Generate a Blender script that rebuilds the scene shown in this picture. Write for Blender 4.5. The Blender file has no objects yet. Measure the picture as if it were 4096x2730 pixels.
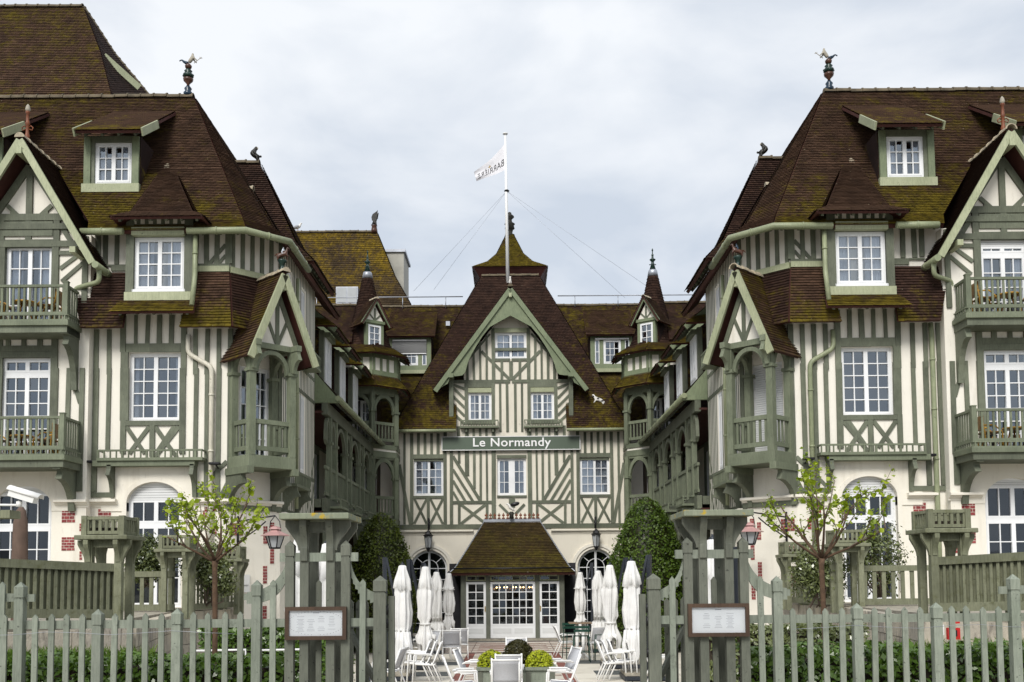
import bpy, bmesh, math, random
import numpy as np
from mathutils import Vector, Matrix
random.seed(7); np.random.seed(7)
R = math.radians
SC = bpy.context.scene
COL = SC.collection

# ---------------------------------------------------------------- camera
PITCH, ROLL, LENS, CAM_Z, SHIFT_Y = R(3.8), -0.008, 36.0, 2.4, 0.1648
cam_d = bpy.data.cameras.new('camera')
cam_d.lens = LENS; cam_d.sensor_width = 36.0; cam_d.shift_y = SHIFT_Y
cam_d.clip_start = 0.1; cam_d.clip_end = 3000
CAM_R = Matrix.Rotation(R(90)+PITCH, 3, 'X') @ Matrix.Rotation(ROLL, 3, 'Z')
cam = bpy.data.objects.new('camera', cam_d)
cam.matrix_world = Matrix.Translation((0, 0, CAM_Z)) @ CAM_R.to_4x4()
COL.objects.link(cam); SC.camera = cam

# ---------------------------------------------------------------- sky, sun, exposure
SUN_EL, SUN_AZ = R(41), R(196)          # azimuth from +Y (the view direction), clockwise
w = bpy.data.worlds.new('World'); SC.world = w; w.use_nodes = True
nt = w.node_tree; nt.nodes.clear()
wo = nt.nodes.new('ShaderNodeOutputWorld'); bg = nt.nodes.new('ShaderNodeBackground')
sky = nt.nodes.new('ShaderNodeTexSky'); sky.sky_type = 'NISHITA'; sky.sun_disc = False
sky.sun_elevation = SUN_EL; sky.sun_rotation = SUN_AZ; sky.air_density = 1.0; sky.dust_density = 2.0
tc = nt.nodes.new('ShaderNodeTexCoord')
mp = nt.nodes.new('ShaderNodeMapping'); mp.inputs['Scale'].default_value = (1.0, 1.0, 2.2)
mp.inputs['Location'].default_value = (0.35, 0.1, 0.2)
n1 = nt.nodes.new('ShaderNodeTexNoise'); n1.inputs['Scale'].default_value = 3.4; n1.inputs['Detail'].default_value = 7; n1.inputs['Roughness'].default_value = 0.5
n1.inputs['Distortion'].default_value = 0.25
n2 = nt.nodes.new('ShaderNodeTexNoise'); n2.inputs['Scale'].default_value = 1.7; n2.inputs['Detail'].default_value = 5; n2.inputs['Roughness'].default_value = 0.5
r1 = nt.nodes.new('ShaderNodeValToRGB'); r1.color_ramp.elements[0].position = 0.35; r1.color_ramp.elements[1].position = 0.58
r1.color_ramp.elements[0].color = (6.2, 6.85, 7.8, 1); r1.color_ramp.elements[1].color = (9.1, 9.4, 9.8, 1)
r2 = nt.nodes.new('ShaderNodeMapRange'); r2.inputs[1].default_value = 0.3; r2.inputs[2].default_value = 0.7; r2.inputs[3].default_value = 0.92; r2.inputs[4].default_value = 1.0
mx = nt.nodes.new('ShaderNodeMix'); mx.data_type = 'RGBA'
L = nt.links.new
L(tc.outputs['Generated'], mp.inputs['Vector']); L(mp.outputs[0], n1.inputs['Vector']); L(mp.outputs[0], n2.inputs['Vector'])
L(n1.outputs['Fac'], r1.inputs[0]); L(n2.outputs['Fac'], r2.inputs[0])
L(r2.outputs[0], mx.inputs['Factor']); L(sky.outputs[0], mx.inputs[6]); L(r1.outputs[0], mx.inputs[7])
L(mx.outputs[2], bg.inputs['Color']); bg.inputs['Strength'].default_value = 0.05
L(bg.outputs[0], wo.inputs['Surface'])
sun_d = bpy.data.lights.new('sun', 'SUN'); sun_d.energy = 1.5; sun_d.angle = R(24); sun_d.color = (1.0, 0.965, 0.91)
sun = bpy.data.objects.new('sun', sun_d); COL.objects.link(sun)
sd = Vector((math.sin(SUN_AZ)*math.cos(SUN_EL), math.cos(SUN_AZ)*math.cos(SUN_EL), math.sin(SUN_EL)))
sun.rotation_euler = sd.to_track_quat('Z', 'Y').to_euler()
vs = SC.view_settings; vs.view_transform = 'Standard'; vs.look = 'None'; vs.gamma = 1.0; vs.exposure = 1.08
vs.use_curve_mapping = False

# ---------------------------------------------------------------- measuring: photograph pixel (4096 wide) on the plane y = Y
FPX = LENS/36.0*4096; CV = 1365 + SHIFT_Y*4096
def at(u, v, Y):
    d = CAM_R @ Vector(((u-2048)/FPX, -(v-CV)/FPX, -1.0))
    t = Y/d.y
    return Vector((d.x*t, Y, CAM_Z + d.z*t))
def panel(ox, oy, k):
    def f(x, y, Y):
        p = at(ox+x*k, oy+y*k, Y); return (p.x, p.z)
    return f

# ---------------------------------------------------------------- materials
MATS = {}
def _nodes(name):
    m = bpy.data.materials.new(name); m.use_nodes = True
    nt = m.node_tree; b = nt.nodes['Principled BSDF']; MATS[name] = m
    return m, nt, b
def _noise(nt, scale, detail=4, rough=.55, stretch=None, dist=0):
    g = nt.nodes.new('ShaderNodeNewGeometry'); n = nt.nodes.new('ShaderNodeTexNoise')
    n.inputs['Scale'].default_value = scale; n.inputs['Detail'].default_value = detail; n.inputs['Roughness'].default_value = rough
    n.inputs['Distortion'].default_value = dist
    if stretch:
        mp = nt.nodes.new('ShaderNodeMapping'); mp.inputs['Scale'].default_value = stretch
        nt.links.new(g.outputs['Position'], mp.inputs[0]); nt.links.new(mp.outputs[0], n.inputs['Vector'])
    else: nt.links.new(g.outputs['Position'], n.inputs['Vector'])
    return n.outputs['Fac']
def _ramp(nt, fac, p0, p1, c0=(0,0,0,1), c1=(1,1,1,1)):
    r = nt.nodes.new('ShaderNodeValToRGB'); e = r.color_ramp.elements
    e[0].position = p0; e[1].position = p1; e[0].color = c0; e[1].color = c1
    nt.links.new(fac, r.inputs[0]); return r.outputs[0]
def _mix(nt, fac, a, b, mode='MIX'):
    m = nt.nodes.new('ShaderNodeMix'); m.data_type = 'RGBA'; m.blend_type = mode
    for s, x in ((m.inputs['Factor'], fac), (m.inputs[6], a), (m.inputs[7], b)):
        if isinstance(x, (int, float)): s.default_value = x
        elif isinstance(x, tuple): s.default_value = x if len(x) == 4 else x+(1,)
        else: nt.links.new(x, s)
    return m.outputs[2]
def _bump(nt, b, h, strength, dist=.01):
    bp = nt.nodes.new('ShaderNodeBump'); bp.inputs['Strength'].default_value = strength; bp.inputs['Distance'].default_value = dist
    nt.links.new(h, bp.inputs['Height']); nt.links.new(bp.outputs[0], b.inputs['Normal'])
def _objrand(nt):
    o = nt.nodes.new('ShaderNodeObjectInfo'); return o.outputs['Random']

def paint(name, c, c2, rough=.6, wear=None, grain=(14, 14, 2), bump=.25, spec=.3, objvar=.22, wear_amt=(.62, .72)):
    """weathered painted timber: two tones, grain, a little grime and optional flaked or lichen spots"""
    m, nt, b = _nodes(name)
    col = _mix(nt, _ramp(nt, _noise(nt, 1.6, 5, .6), .35, .68), c, c2)
    gr = _noise(nt, 3.0, 5, .65, grain)
    col = _mix(nt, _ramp(nt, gr, .38, .62, (.78,.78,.78,1), (1.06,1.06,1.06,1)), (0,0,0), col, 'MIX') if False else _mix(nt, .8, col, _ramp(nt, gr, .35, .65, (.74,.75,.74,1), (1.08,1.08,1.06,1)), 'MULTIPLY')
    rv = nt.nodes.new('ShaderNodeMapRange'); rv.inputs[3].default_value = 1-objvar; rv.inputs[4].default_value = 1+objvar*.6
    nt.links.new(_objrand(nt), rv.inputs[0])
    cv = nt.nodes.new('ShaderNodeCombineColor')
    for i in range(3): nt.links.new(rv.outputs[0], cv.inputs[i])
    col = _mix(nt, .7, col, cv.outputs[0], 'MULTIPLY')
    spots = _ramp(nt, _noise(nt, 23, 3, .6), .66, .72)
    col = _mix(nt, spots, col, tuple(x*.35 for x in c))
    if wear:
        wf = _ramp(nt, _noise(nt, 7, 6, .7), *wear_amt); col = _mix(nt, wf, col, wear)
    nt.links.new(col, b.inputs['Base Color']); b.inputs['Roughness'].default_value = rough
    b.inputs['Specular IOR Level'].default_value = spec
    _bump(nt, b, gr, bump, .006); return m
def plain(name, c, rough=.5, metal=0, var=.12, scale=3, spec=.4, bump=0, detail=4):
    m, nt, b = _nodes(name)
    lo = tuple(x*(1-var) for x in c); hi = tuple(min(1, x*(1+var*.6)) for x in c)
    f = _noise(nt, scale, detail)
    nt.links.new(_mix(nt, _ramp(nt, f, .3, .7), lo, hi), b.inputs['Base Color'])
    b.inputs['Roughness'].default_value = rough; b.inputs['Metallic'].default_value = metal
    b.inputs['Specular IOR Level'].default_value = spec
    if bump: _bump(nt, b, _noise(nt, scale*8, 3), bump, .01)
    return m

paint('timber', (.110,.122,.087), (.165,.180,.130), wear=(.30,.31,.26), wear_amt=(.70,.78), objvar=.3)
paint('timber_light', (.33,.355,.225), (.41,.43,.285), rough=.55, objvar=.12, wear=(.30,.33,.22), wear_amt=(.66,.8))
paint('timber_gable', (.165,.20,.12), (.21,.245,.15), objvar=.1)
paint('balcony_paint', (.142,.162,.109), (.195,.217,.150), wear=(.42,.33,.06), wear_amt=(.75,.80))
paint('fence_paint', (.190,.215,.173), (.252,.276,.230), rough=.62, wear=(.10,.11,.088), wear_amt=(.60,.74), bump=.5)
paint('gate_paint', (.105,.113,.090), (.145,.153,.124), rough=.62, wear=(.28,.30,.25), wear_amt=(.70,.8), bump=.4)
paint('terrace_paint', (.165,.172,.112), (.23,.237,.158), rough=.7, wear=(.10,.105,.05), wear_amt=(.52,.72), bump=.4)
paint('lichen_paint', (.19,.215,.155), (.24,.26,.19), wear=(.40,.28,.03), wear_amt=(.56,.63), rough=.75)
paint('dark_wood', (.055,.033,.022), (.085,.052,.034), rough=.45, objvar=.05)
paint('soffit', (.055,.018,.014), (.085,.028,.022), rough=.7)
paint('gutter', (.24,.27,.165), (.31,.335,.21), rough=.4, bump=.08, objvar=.1)
paint('pipe_cream', (.62,.585,.49), (.68,.645,.55), rough=.45, bump=.05, objvar=.04, wear=(.42,.38,.3), wear_amt=(.66,.8))

def plaster(name, c, stain=(.50,.45,.36)):
    m, nt, b = _nodes(name)
    col = _mix(nt, _ramp(nt, _noise(nt, .8, 6, .6), .35, .7), tuple(x*.93 for x in c), c)
    col = _mix(nt, _ramp(nt, _noise(nt, 1.0, 7, .7, (2.2, 2.2, .35)), .53, .78, (0,0,0,1), (.62,.62,.62,1)), col, stain)
    col = _mix(nt, _ramp(nt, _noise(nt, 5, 6, .75, (1.5, 1.5, .5)), .60, .74, (0,0,0,1), (.35,.35,.35,1)), col, tuple(x*.6 for x in stain))
    nt.links.new(col, b.inputs['Base Color']); b.inputs['Roughness'].default_value = .85; b.inputs['Specular IOR Level'].default_value = .15
    _bump(nt, b, _noise(nt, 45, 4, .7), .5, .012); return m
plaster('plaster', (.82,.785,.70)); plaster('plaster_ground', (.81,.77,.675)); plaster('plaster_center', (.76,.715,.61))

def brickmat():
    m, nt, b = _nodes('brick')
    col = _mix(nt, _objrand(nt), (.17,.018,.020), (.30,.045,.045))
    col = _mix(nt, _ramp(nt, _noise(nt, 30, 4), .5, .8), col, (.32,.18,.16))
    nt.links.new(col, b.inputs['Base Color']); b.inputs['Roughness'].default_value = .8
    _bump(nt, b, _noise(nt, 60, 3), .4)
brickmat()
plain('mortar', (.70,.64,.55), .9, var=.15, scale=9)

def roofmat(name, lo, hi, mossc=(.15,.112,.010), moss_noise=1.3, lichen=True):
    m, nt, b = _nodes(name)
    a = nt.nodes.new('ShaderNodeAttribute'); a.attribute_name = 'rnd'
    ms = nt.nodes.new('ShaderNodeAttribute'); ms.attribute_name = 'moss'
    col = _mix(nt, a.outputs['Fac'], lo, hi)
    col = _mix(nt, _ramp(nt, _noise(nt, 2.3, 6, .65), .42, .7), col, tuple(x*.62 for x in lo))
    n = _noise(nt, moss_noise, 7, .68, None, .4)
    n2 = _noise(nt, 9, 3, .6)
    ad = nt.nodes.new('ShaderNodeMath'); ad.operation = 'ADD'; nt.links.new(n, ad.inputs[0]); nt.links.new(ms.outputs['Fac'], ad.inputs[1])
    ad2 = nt.nodes.new('ShaderNodeMath'); ad2.operation = 'MULTIPLY_ADD'; nt.links.new(n2, ad2.inputs[0]); ad2.inputs[1].default_value = .45; nt.links.new(ad.outputs[0], ad2.inputs[2])
    f = _ramp(nt, ad2.outputs[0], .76, 1.20)
    mc = _mix(nt, _ramp(nt, _noise(nt, 5, 4), .35, .65), mossc, tuple(x*.42 for x in mossc))
    col = _mix(nt, f, col, mc)
    if lichen: col = _mix(nt, _ramp(nt, _noise(nt, 14, 2, .5), .73, .77), col, (.26,.22,.15))
    nt.links.new(col, b.inputs['Base Color']); b.inputs['Roughness'].default_value = .82; b.inputs['Specular IOR Level'].default_value = .2
    _bump(nt, b, _noise(nt, 40, 3), .5, .008); return m
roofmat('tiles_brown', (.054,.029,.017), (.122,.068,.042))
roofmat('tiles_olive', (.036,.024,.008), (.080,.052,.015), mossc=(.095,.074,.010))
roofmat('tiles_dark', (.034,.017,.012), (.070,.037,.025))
roofmat('tiles_moss', (.05,.034,.018), (.09,.06,.032), mossc=(.25,.165,.012), moss_noise=.55)
roofmat('tiles_hang', (.020,.009,.007), (.038,.019,.015), lichen=False)
plain('ridge', (.115,.092,.058), .85, var=.5, scale=4, bump=.4)
plain('ridge_pale', (.40,.345,.25), .85, var=.4, scale=6, bump=.3)
plain('zinc', (.36,.38,.42), .45, .6, var=.2, scale=3)
plain('white_frame', (.78,.79,.80), .4, var=.06, scale=2)
plain('white_metal', (.80,.80,.79), .35, var=.04, scale=2)
plain('shutter', (.66,.67,.67), .5, var=.06, scale=2)
plain('interior_gloom', (.035,.034,.038), .9, var=.3, scale=2)  # near-black walls paint in the darkness of rooms behind glass
plain('black_iron', (.012,.012,.014), .45, .3, var=.2)
plain('anthracite', (.028,.033,.042), .42, .2, var=.15)
plain('pink_enamel', (.46,.27,.255), .3, var=.12, scale=4)
plain('red_paint', (.55,.02,.02), .4)
plain('white_plastic', (.75,.75,.73), .4, var=.05)
plain('brown_cover', (.115,.075,.055), .75, var=.25, scale=6, bump=.3)
plain('wicker', (.46,.25,.03), .5, var=.5, scale=9)
plain('wicker_dark', (.20,.10,.015), .5, var=.4, scale=9)
plain('green_metal', (.008,.045,.030), .35, var=.1)
plain('terracotta', (.17,.048,.015), .5, var=.45, scale=7)
plain('glaze_blue', (.010,.03,.055), .25, var=.5, scale=9)
plain('glaze_green', (.012,.034,.026), .3, var=.5, scale=9)
plain('glaze_brown', (.075,.030,.016), .35, var=.5, scale=9)
plain('bronze_dark', (.025,.025,.022), .5, .2, var=.5, scale=9)
plain('stone_pale', (.36,.33,.27), .8, var=.25, scale=9)
plain('white_glaze', (.72,.70,.66), .4, var=.2, scale=12)
plain('black_glaze', (.02,.02,.022), .35, var=.3)
plain('grey_feather', (.30,.31,.33), .8, var=.1)
plain('bark', (.13,.075,.042), .9, var=.4, scale=14, bump=.6)
plain('bark_young', (.105,.062,.036), .85, var=.35, scale=16, bump=.5)
plain('twig', (.14,.105,.08), .8, var=.3, scale=12)
plain('soil', (.035,.026,.018), .95, var=.4, scale=6, bump=.6)
plain('asphalt', (.06,.06,.062), .9, var=.25, scale=4, bump=.4)
plain('paver_red', (.235,.085,.065), .75, var=.35, scale=7)
plain('paver_dark', (.075,.085,.085), .6, var=.4, scale=14)
plain('concrete_slab', (.34,.31,.25), .85, var=.35, scale=6, bump=.4)
plain('rubber', (.02,.02,.02), .7)
plain('sign_green', (.085,.115,.082), .45, var=.12, scale=1)
plain('letter_white', (.82,.82,.82), .4, var=.03)
plain('paper', (.93,.95,.98), .6, var=.03, scale=3)
plain('print_grey', (.42,.43,.47), .7, var=.1)
plain('text_dark', (.045,.045,.05), .6, var=.1)
plain('gold', (.35,.24,.07), .4, .3)
plain('wall_cream', (.42,.41,.36), .8, var=.15, scale=2)
plain('brass', (.45,.30,.08), .3, .8)
plain('glass_white', (.42,.44,.45), .25, var=.08)
plain('carved_dark', (.03,.028,.02), .7, var=.5, scale=9)
plain('table_wood', (.20,.14,.09), .6, var=.3, scale=8)

def sling():
    m, nt, b = _nodes('sling')
    nt.links.new(_mix(nt, _ramp(nt, _noise(nt, 160, 2), .4, .6), (.40,.41,.44), (.50,.51,.54)), b.inputs['Base Color']); b.inputs['Roughness'].default_value = .7
sling()
def cloth(name, c):
    m, nt, b = _nodes(name); out = nt.nodes['Material Output']
    nt.links.new(_mix(nt, _ramp(nt, _noise(nt, 4, 5), .35, .7), tuple(x*.88 for x in c), c), b.inputs['Base Color'])
    b.inputs['Roughness'].default_value = .85; b.inputs['Specular IOR Level'].default_value = .15
    t = nt.nodes.new('ShaderNodeBsdfTranslucent'); t.inputs[0].default_value = c+(1,)
    ms = nt.nodes.new('ShaderNodeMixShader'); ms.inputs[0].default_value = .15
    nt.links.new(b.outputs[0], ms.inputs[1]); nt.links.new(t.outputs[0], ms.inputs[2]); nt.links.new(ms.outputs[0], out.inputs[0])
    _bump(nt, b, _noise(nt, 12, 5, .6), .35, .02)
cloth('canvas_white', (.86,.855,.84)); cloth('flag_cloth', (.84,.83,.86)); cloth('curtain', (.80,.83,.88))
def glass(nm='glass', k=1.9, c=.13):
    m, nt, b = _nodes(nm); out = nt.nodes['Material Output']; nt.nodes.remove(b)
    tr = nt.nodes.new('ShaderNodeBsdfTransparent'); tr.inputs[0].default_value = (.82,.85,.88,1)
    gl = nt.nodes.new('ShaderNodeBsdfGlossy'); gl.inputs['Color'].default_value = (.80,.90,1.0,1); gl.inputs['Roughness'].default_value = .03  # blue tint paints sky colour into the reflections
    fr = nt.nodes.new('ShaderNodeFresnel'); fr.inputs[0].default_value = 1.5
    ma = nt.nodes.new('ShaderNodeMath'); ma.operation = 'MULTIPLY_ADD'; ma.inputs[1].default_value = k; ma.inputs[2].default_value = c
    nt.links.new(fr.outputs[0], ma.inputs[0])
    ms = nt.nodes.new('ShaderNodeMixShader'); nt.links.new(ma.outputs[0], ms.inputs[0])
    nt.links.new(tr.outputs[0], ms.inputs[1]); nt.links.new(gl.outputs[0], ms.inputs[2]); nt.links.new(ms.outputs[0], out.inputs[0])
glass(); glass('glass_low_reflect', 1.2, .035)  # same glass with weaker reflection, standing in for a dark street mirrored there
def glass_clear():
    m, nt, b = _nodes('glass_clear'); out = nt.nodes['Material Output']; nt.nodes.remove(b)
    tr = nt.nodes.new('ShaderNodeBsdfTransparent'); tr.inputs[0].default_value = (.97,.98,.98,1); gl = nt.nodes.new('ShaderNodeBsdfGlossy'); gl.inputs['Roughness'].default_value = .02
    fr = nt.nodes.new('ShaderNodeFresnel'); fr.inputs[0].default_value = 1.45; ms = nt.nodes.new('ShaderNodeMixShader'); nt.links.new(fr.outputs[0], ms.inputs[0])
    nt.links.new(tr.outputs[0], ms.inputs[1]); nt.links.new(gl.outputs[0], ms.inputs[2]); nt.links.new(ms.outputs[0], out.inputs[0])
glass_clear()
def leafmat(name, c0, c1, tr=.25, rough=.45, spec=.35):
    m, nt, b = _nodes(name); out = nt.nodes['Material Output']
    a = nt.nodes.new('ShaderNodeAttribute'); a.attribute_name = 'rnd'
    ad = nt.nodes.new('ShaderNodeMath'); ad.operation = 'ADD'; ad.use_clamp = True
    nt.links.new(a.outputs['Fac'], ad.inputs[0])
    o = nt.nodes.new('ShaderNodeMath'); o.operation = 'MULTIPLY'; o.inputs[1].default_value = .5; nt.links.new(_objrand(nt), o.inputs[0]); nt.links.new(o.outputs[0], ad.inputs[1])
    col = _mix(nt, ad.outputs[0], c0, c1)
    nt.links.new(col, b.inputs['Base Color']); b.inputs['Roughness'].default_value = rough; b.inputs['Specular IOR Level'].default_value = spec
    t = nt.nodes.new('ShaderNodeBsdfTranslucent'); nt.links.new(_mix(nt, 1.0, col, (1.3,1.35,.6,1), 'MULTIPLY'), t.inputs[0])
    ms = nt.nodes.new('ShaderNodeMixShader'); ms.inputs[0].default_value = tr
    nt.links.new(b.outputs[0], ms.inputs[1]); nt.links.new(t.outputs[0], ms.inputs[2]); nt.links.new(ms.outputs[0], out.inputs[0])
leafmat('leaf_spring', (.12,.20,.010), (.33,.40,.025), .35)
leafmat('leaf_hedge', (.014,.034,.006), (.085,.16,.018), .15, .28, .6)
leafmat('leaf_topiary', (.020,.035,.006), (.095,.125,.012), .2)
leafmat('leaf_topiary_green', (.018,.042,.006), (.085,.14,.014), .2)
leafmat('leaf_yellow', (.19,.25,.010), (.46,.50,.03), .3)
leafmat('leaf_dark', (.018,.020,.005), (.05,.045,.012), .15)
leafmat('leaf_shrub', (.018,.032,.009), (.17,.20,.075), .12, .22, .8)  # pale end of the range paints in highlights on glossy leaves
leafmat('grass', (.03,.07,.008), (.10,.17,.02), .2)

def stonewall():
    m, nt, b = _nodes('stone_wall')
    col = _mix(nt, _ramp(nt, _noise(nt, .9, 6, .65), .35, .65), (.36,.33,.28), (.56,.50,.39))
    col = _mix(nt, _ramp(nt, _noise(nt, 2.0, 8, .75, (2.5, 2.5, .7)), .50, .66), col, (.10,.09,.08))
    nt.links.new(_mix(nt, _objrand(nt), col, (.50,.46,.38)) if False else col, b.inputs['Base Color']); b.inputs['Roughness'].default_value = .9
    _bump(nt, b, _noise(nt, 20, 5, .7), .6, .02)
stonewall()
def paving():
    m, nt, b = _nodes('paving_stone')
    c = _mix(nt, _objrand(nt), (.58,.54,.46), (.72,.68,.59))
    c = _mix(nt, _ramp(nt, _noise(nt, 1.3, 7, .7), .5, .75), c, (.50,.46,.38))
    c = _mix(nt, _ramp(nt, _noise(nt, 30, 3), .70, .78), c, (.36,.32,.26))
    nt.links.new(c, b.inputs['Base Color']); b.inputs['Roughness'].default_value = .55; b.inputs['Specular IOR Level'].default_value = .35
    _bump(nt, b, _noise(nt, 25, 4), .15, .01)
paving()

# ---------------------------------------------------------------- mesh helpers
MIR = [1]                                # -1 while the right-hand (mirrored) half is built
class MB:
    def __init__(s): s.v = []; s.f = []; s.sm = []
    def pts(s, ps): i = len(s.v); s.v += [tuple(p) for p in ps]; return i
    def face(s, idx, sm=False): s.f.append(tuple(idx)); s.sm.append(sm)
    def quad(s, a, b, c, d): i = s.pts((a, b, c, d)); s.face((i, i+1, i+2, i+3))
    def box(s, x0, x1, y0, y1, z0, z1):
        x0, x1 = sorted((x0, x1)); y0, y1 = sorted((y0, y1)); z0, z1 = sorted((z0, z1))
        i = s.pts([(x, y, z) for z in (z0, z1) for y in (y0, y1) for x in (x0, x1)])
        for q in ((0,2,3,1), (4,5,7,6), (0,1,5,4), (2,6,7,3), (0,4,6,2), (1,3,7,5)): s.face([i+k for k in q])
        return s
    def prism(s, bottom, top):
        """closed solid between two matching loops; bottom is seen clockwise from outside"""
        n = len(bottom); i = s.pts(bottom); j = s.pts(top)
        s.face([i+k for k in range(n)][::-1]); s.face([j+k for k in range(n)])
        for k in range(n): s.face((i+k, i+(k+1) % n, j+(k+1) % n, j+k))
        return s
    def tube(s, pts, r, n=8, cap=True, sm=True):
        pts = [Vector(p) for p in pts]; m = len(pts)
        rs = r if isinstance(r, (list, tuple)) else [r]*m
        prev = None; rings = []
        for k in range(m):
            d = (pts[min(k+1, m-1)]-pts[max(k-1, 0)])
            d = d.normalized() if d.length > 1e-9 else Vector((0, 0, 1))
            if prev is None:
                a = d.orthogonal().normalized()
            else:
                a = prev - d*prev.dot(d); a = a.normalized() if a.length > 1e-6 else d.orthogonal().normalized()
            prev = a; b = d.cross(a)
            rings.append(s.pts([pts[k]+(a*math.cos(t)+b*math.sin(t))*rs[k] for t in [2*math.pi*q/n for q in range(n)]]))
        for k in range(m-1):
            for q in range(n):
                s.face((rings[k]+q, rings[k]+(q+1) % n, rings[k+1]+(q+1) % n, rings[k+1]+q), sm)
        if cap:
            s.face([rings[0]+q for q in range(n)][::-1]); s.face([rings[-1]+q for q in range(n)])
        return s
    def lathe(s, prof, c=(0,0,0), n=12, sm=True):
        c = Vector(c); rings = []
        for r, z in prof: rings.append(s.pts([c+Vector((r*math.cos(2*math.pi*q/n), r*math.sin(2*math.pi*q/n), z)) for q in range(n)]))
        for k in range(len(prof)-1):
            for q in range(n): s.face((rings[k]+q, rings[k]+(q+1) % n, rings[k+1]+(q+1) % n, rings[k+1]+q), sm)
        s.face([rings[0]+q for q in range(n)][::-1]); s.face([rings[-1]+q for q in range(n)])
        return s
    def ball(s, c, r, n=10, m=7, sq=(1,1,1), rot=None):
        c = Vector(c); rings = []
        for k in range(m+1):
            t = math.pi*k/m
            row = []
            for q in range(n):
                a = 2*math.pi*q/n
                p = Vector((math.sin(t)*math.cos(a)*sq[0], math.sin(t)*math.sin(a)*sq[1], -math.cos(t)*sq[2]))*r
                if rot: p = rot @ p
                row.append(c+p)
            rings.append(s.pts(row))
        for k in range(m):
            for q in range(n): s.face((rings[k]+q, rings[k]+(q+1) % n, rings[k+1]+(q+1) % n, rings[k+1]+q), True)
        return s
    def mesh(s, name, mat):
        me = bpy.data.meshes.new(name)
        if MIR[0] < 0:
            v = [(-x, y, z) for x, y, z in s.v]; f = [q[::-1] for q in s.f]
        else: v, f = s.v, s.f
        me.from_pydata(v, [], f); me.materials.append(MATS[mat])
        if any(s.sm): me.polygons.foreach_set('use_smooth', s.sm)
        me.update(); return me
    def build(s, name, mat, parent=None, bevel=0):
        o = link(name, s.mesh(name, mat), parent)
        if bevel:
            b = o.modifiers.new('bevel', 'BEVEL'); b.width = bevel; b.segments = 2; b.limit_method = 'ANGLE'
        return o

def link(name, data, parent=None, M=None):
    o = bpy.data.objects.new(name, data); COL.objects.link(o)
    if M is not None: o.matrix_basis = M
    if parent is not None:
        o.parent = parent; o.matrix_parent_inverse = Matrix.Translation(-base_of(parent))
    return o
BASE = {}
def base_of(o): return BASE.get(o.name, Vector((0, 0, 0)))
def thing(name, label, cat, loc=(0, 0, 0), rz=0, group=None, local=False):
    """an Empty at the thing's base; parts under it are given in world metres unless local"""
    o = bpy.data.objects.new(name, None); COL.objects.link(o); o.empty_display_size = .2
    o.location = (loc[0], loc[1], loc[2]); o.rotation_euler = (0, 0, rz)
    if not local: BASE[o.name] = Vector(o.location)
    tag(o, label, cat, group); return o
def tag(o, label=None, cat=None, group=None, kind=None):
    if label: o['label'] = label
    if cat: o['category'] = cat
    if group: o['group'] = group
    if kind: o['kind'] = kind
    return o
def copy_tree(o, parent=None):
    c = o.copy(); COL.objects.link(c)
    if parent is not None: c.parent = parent
    for ch in list(o.children): copy_tree(ch, c)
    return c
_UB = {}
def unit_box(mat):
    if mat not in _UB:
        k = MIR[0]; MIR[0] = 1
        _UB[mat] = MB().box(-.5, .5, -.5, .5, -.5, .5).mesh('block', mat); MIR[0] = k
    return _UB[mat]
def mirM(M):
    """mirror a placement matrix when building the right half (for symmetric unit meshes)"""
    if MIR[0] > 0: return M
    S = Matrix.Diagonal((-1, 1, 1, 1)); return S @ M @ S
def block(name, mat, parent, x0, x1, y0, y1, z0, z1):
    M = Matrix.Translation(((x0+x1)/2, (y0+y1)/2, (z0+z1)/2)) @ Matrix.Diagonal((abs(x1-x0), abs(y1-y0), abs(z1-z0), 1))
    return link(name, unit_box(mat), parent, mirM(M))
def bar3(name, mat, parent, p, q, w, h, up=(0, 0, 1)):
    """square-section bar from p to q"""
    p, q = Vector(p), Vector(q); d = q-p; L_ = d.length; d.normalize(); up = Vector(up)
    if abs(d.dot(up)) > .99: up = Vector((0, 1, 0))
    x = d.cross(up).normalized(); z = x.cross(d)
    M = Matrix((x, d, z)).transposed().to_4x4(); M.translation = (p+q)/2
    return link(name, unit_box(mat), parent, mirM(M @ Matrix.Diagonal((w, L_, h, 1))))
def stretch(name, mat, parent, p, q, r, n=8):
    return MB().tube([p, q], r, n).build(name, mat, parent)

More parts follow.
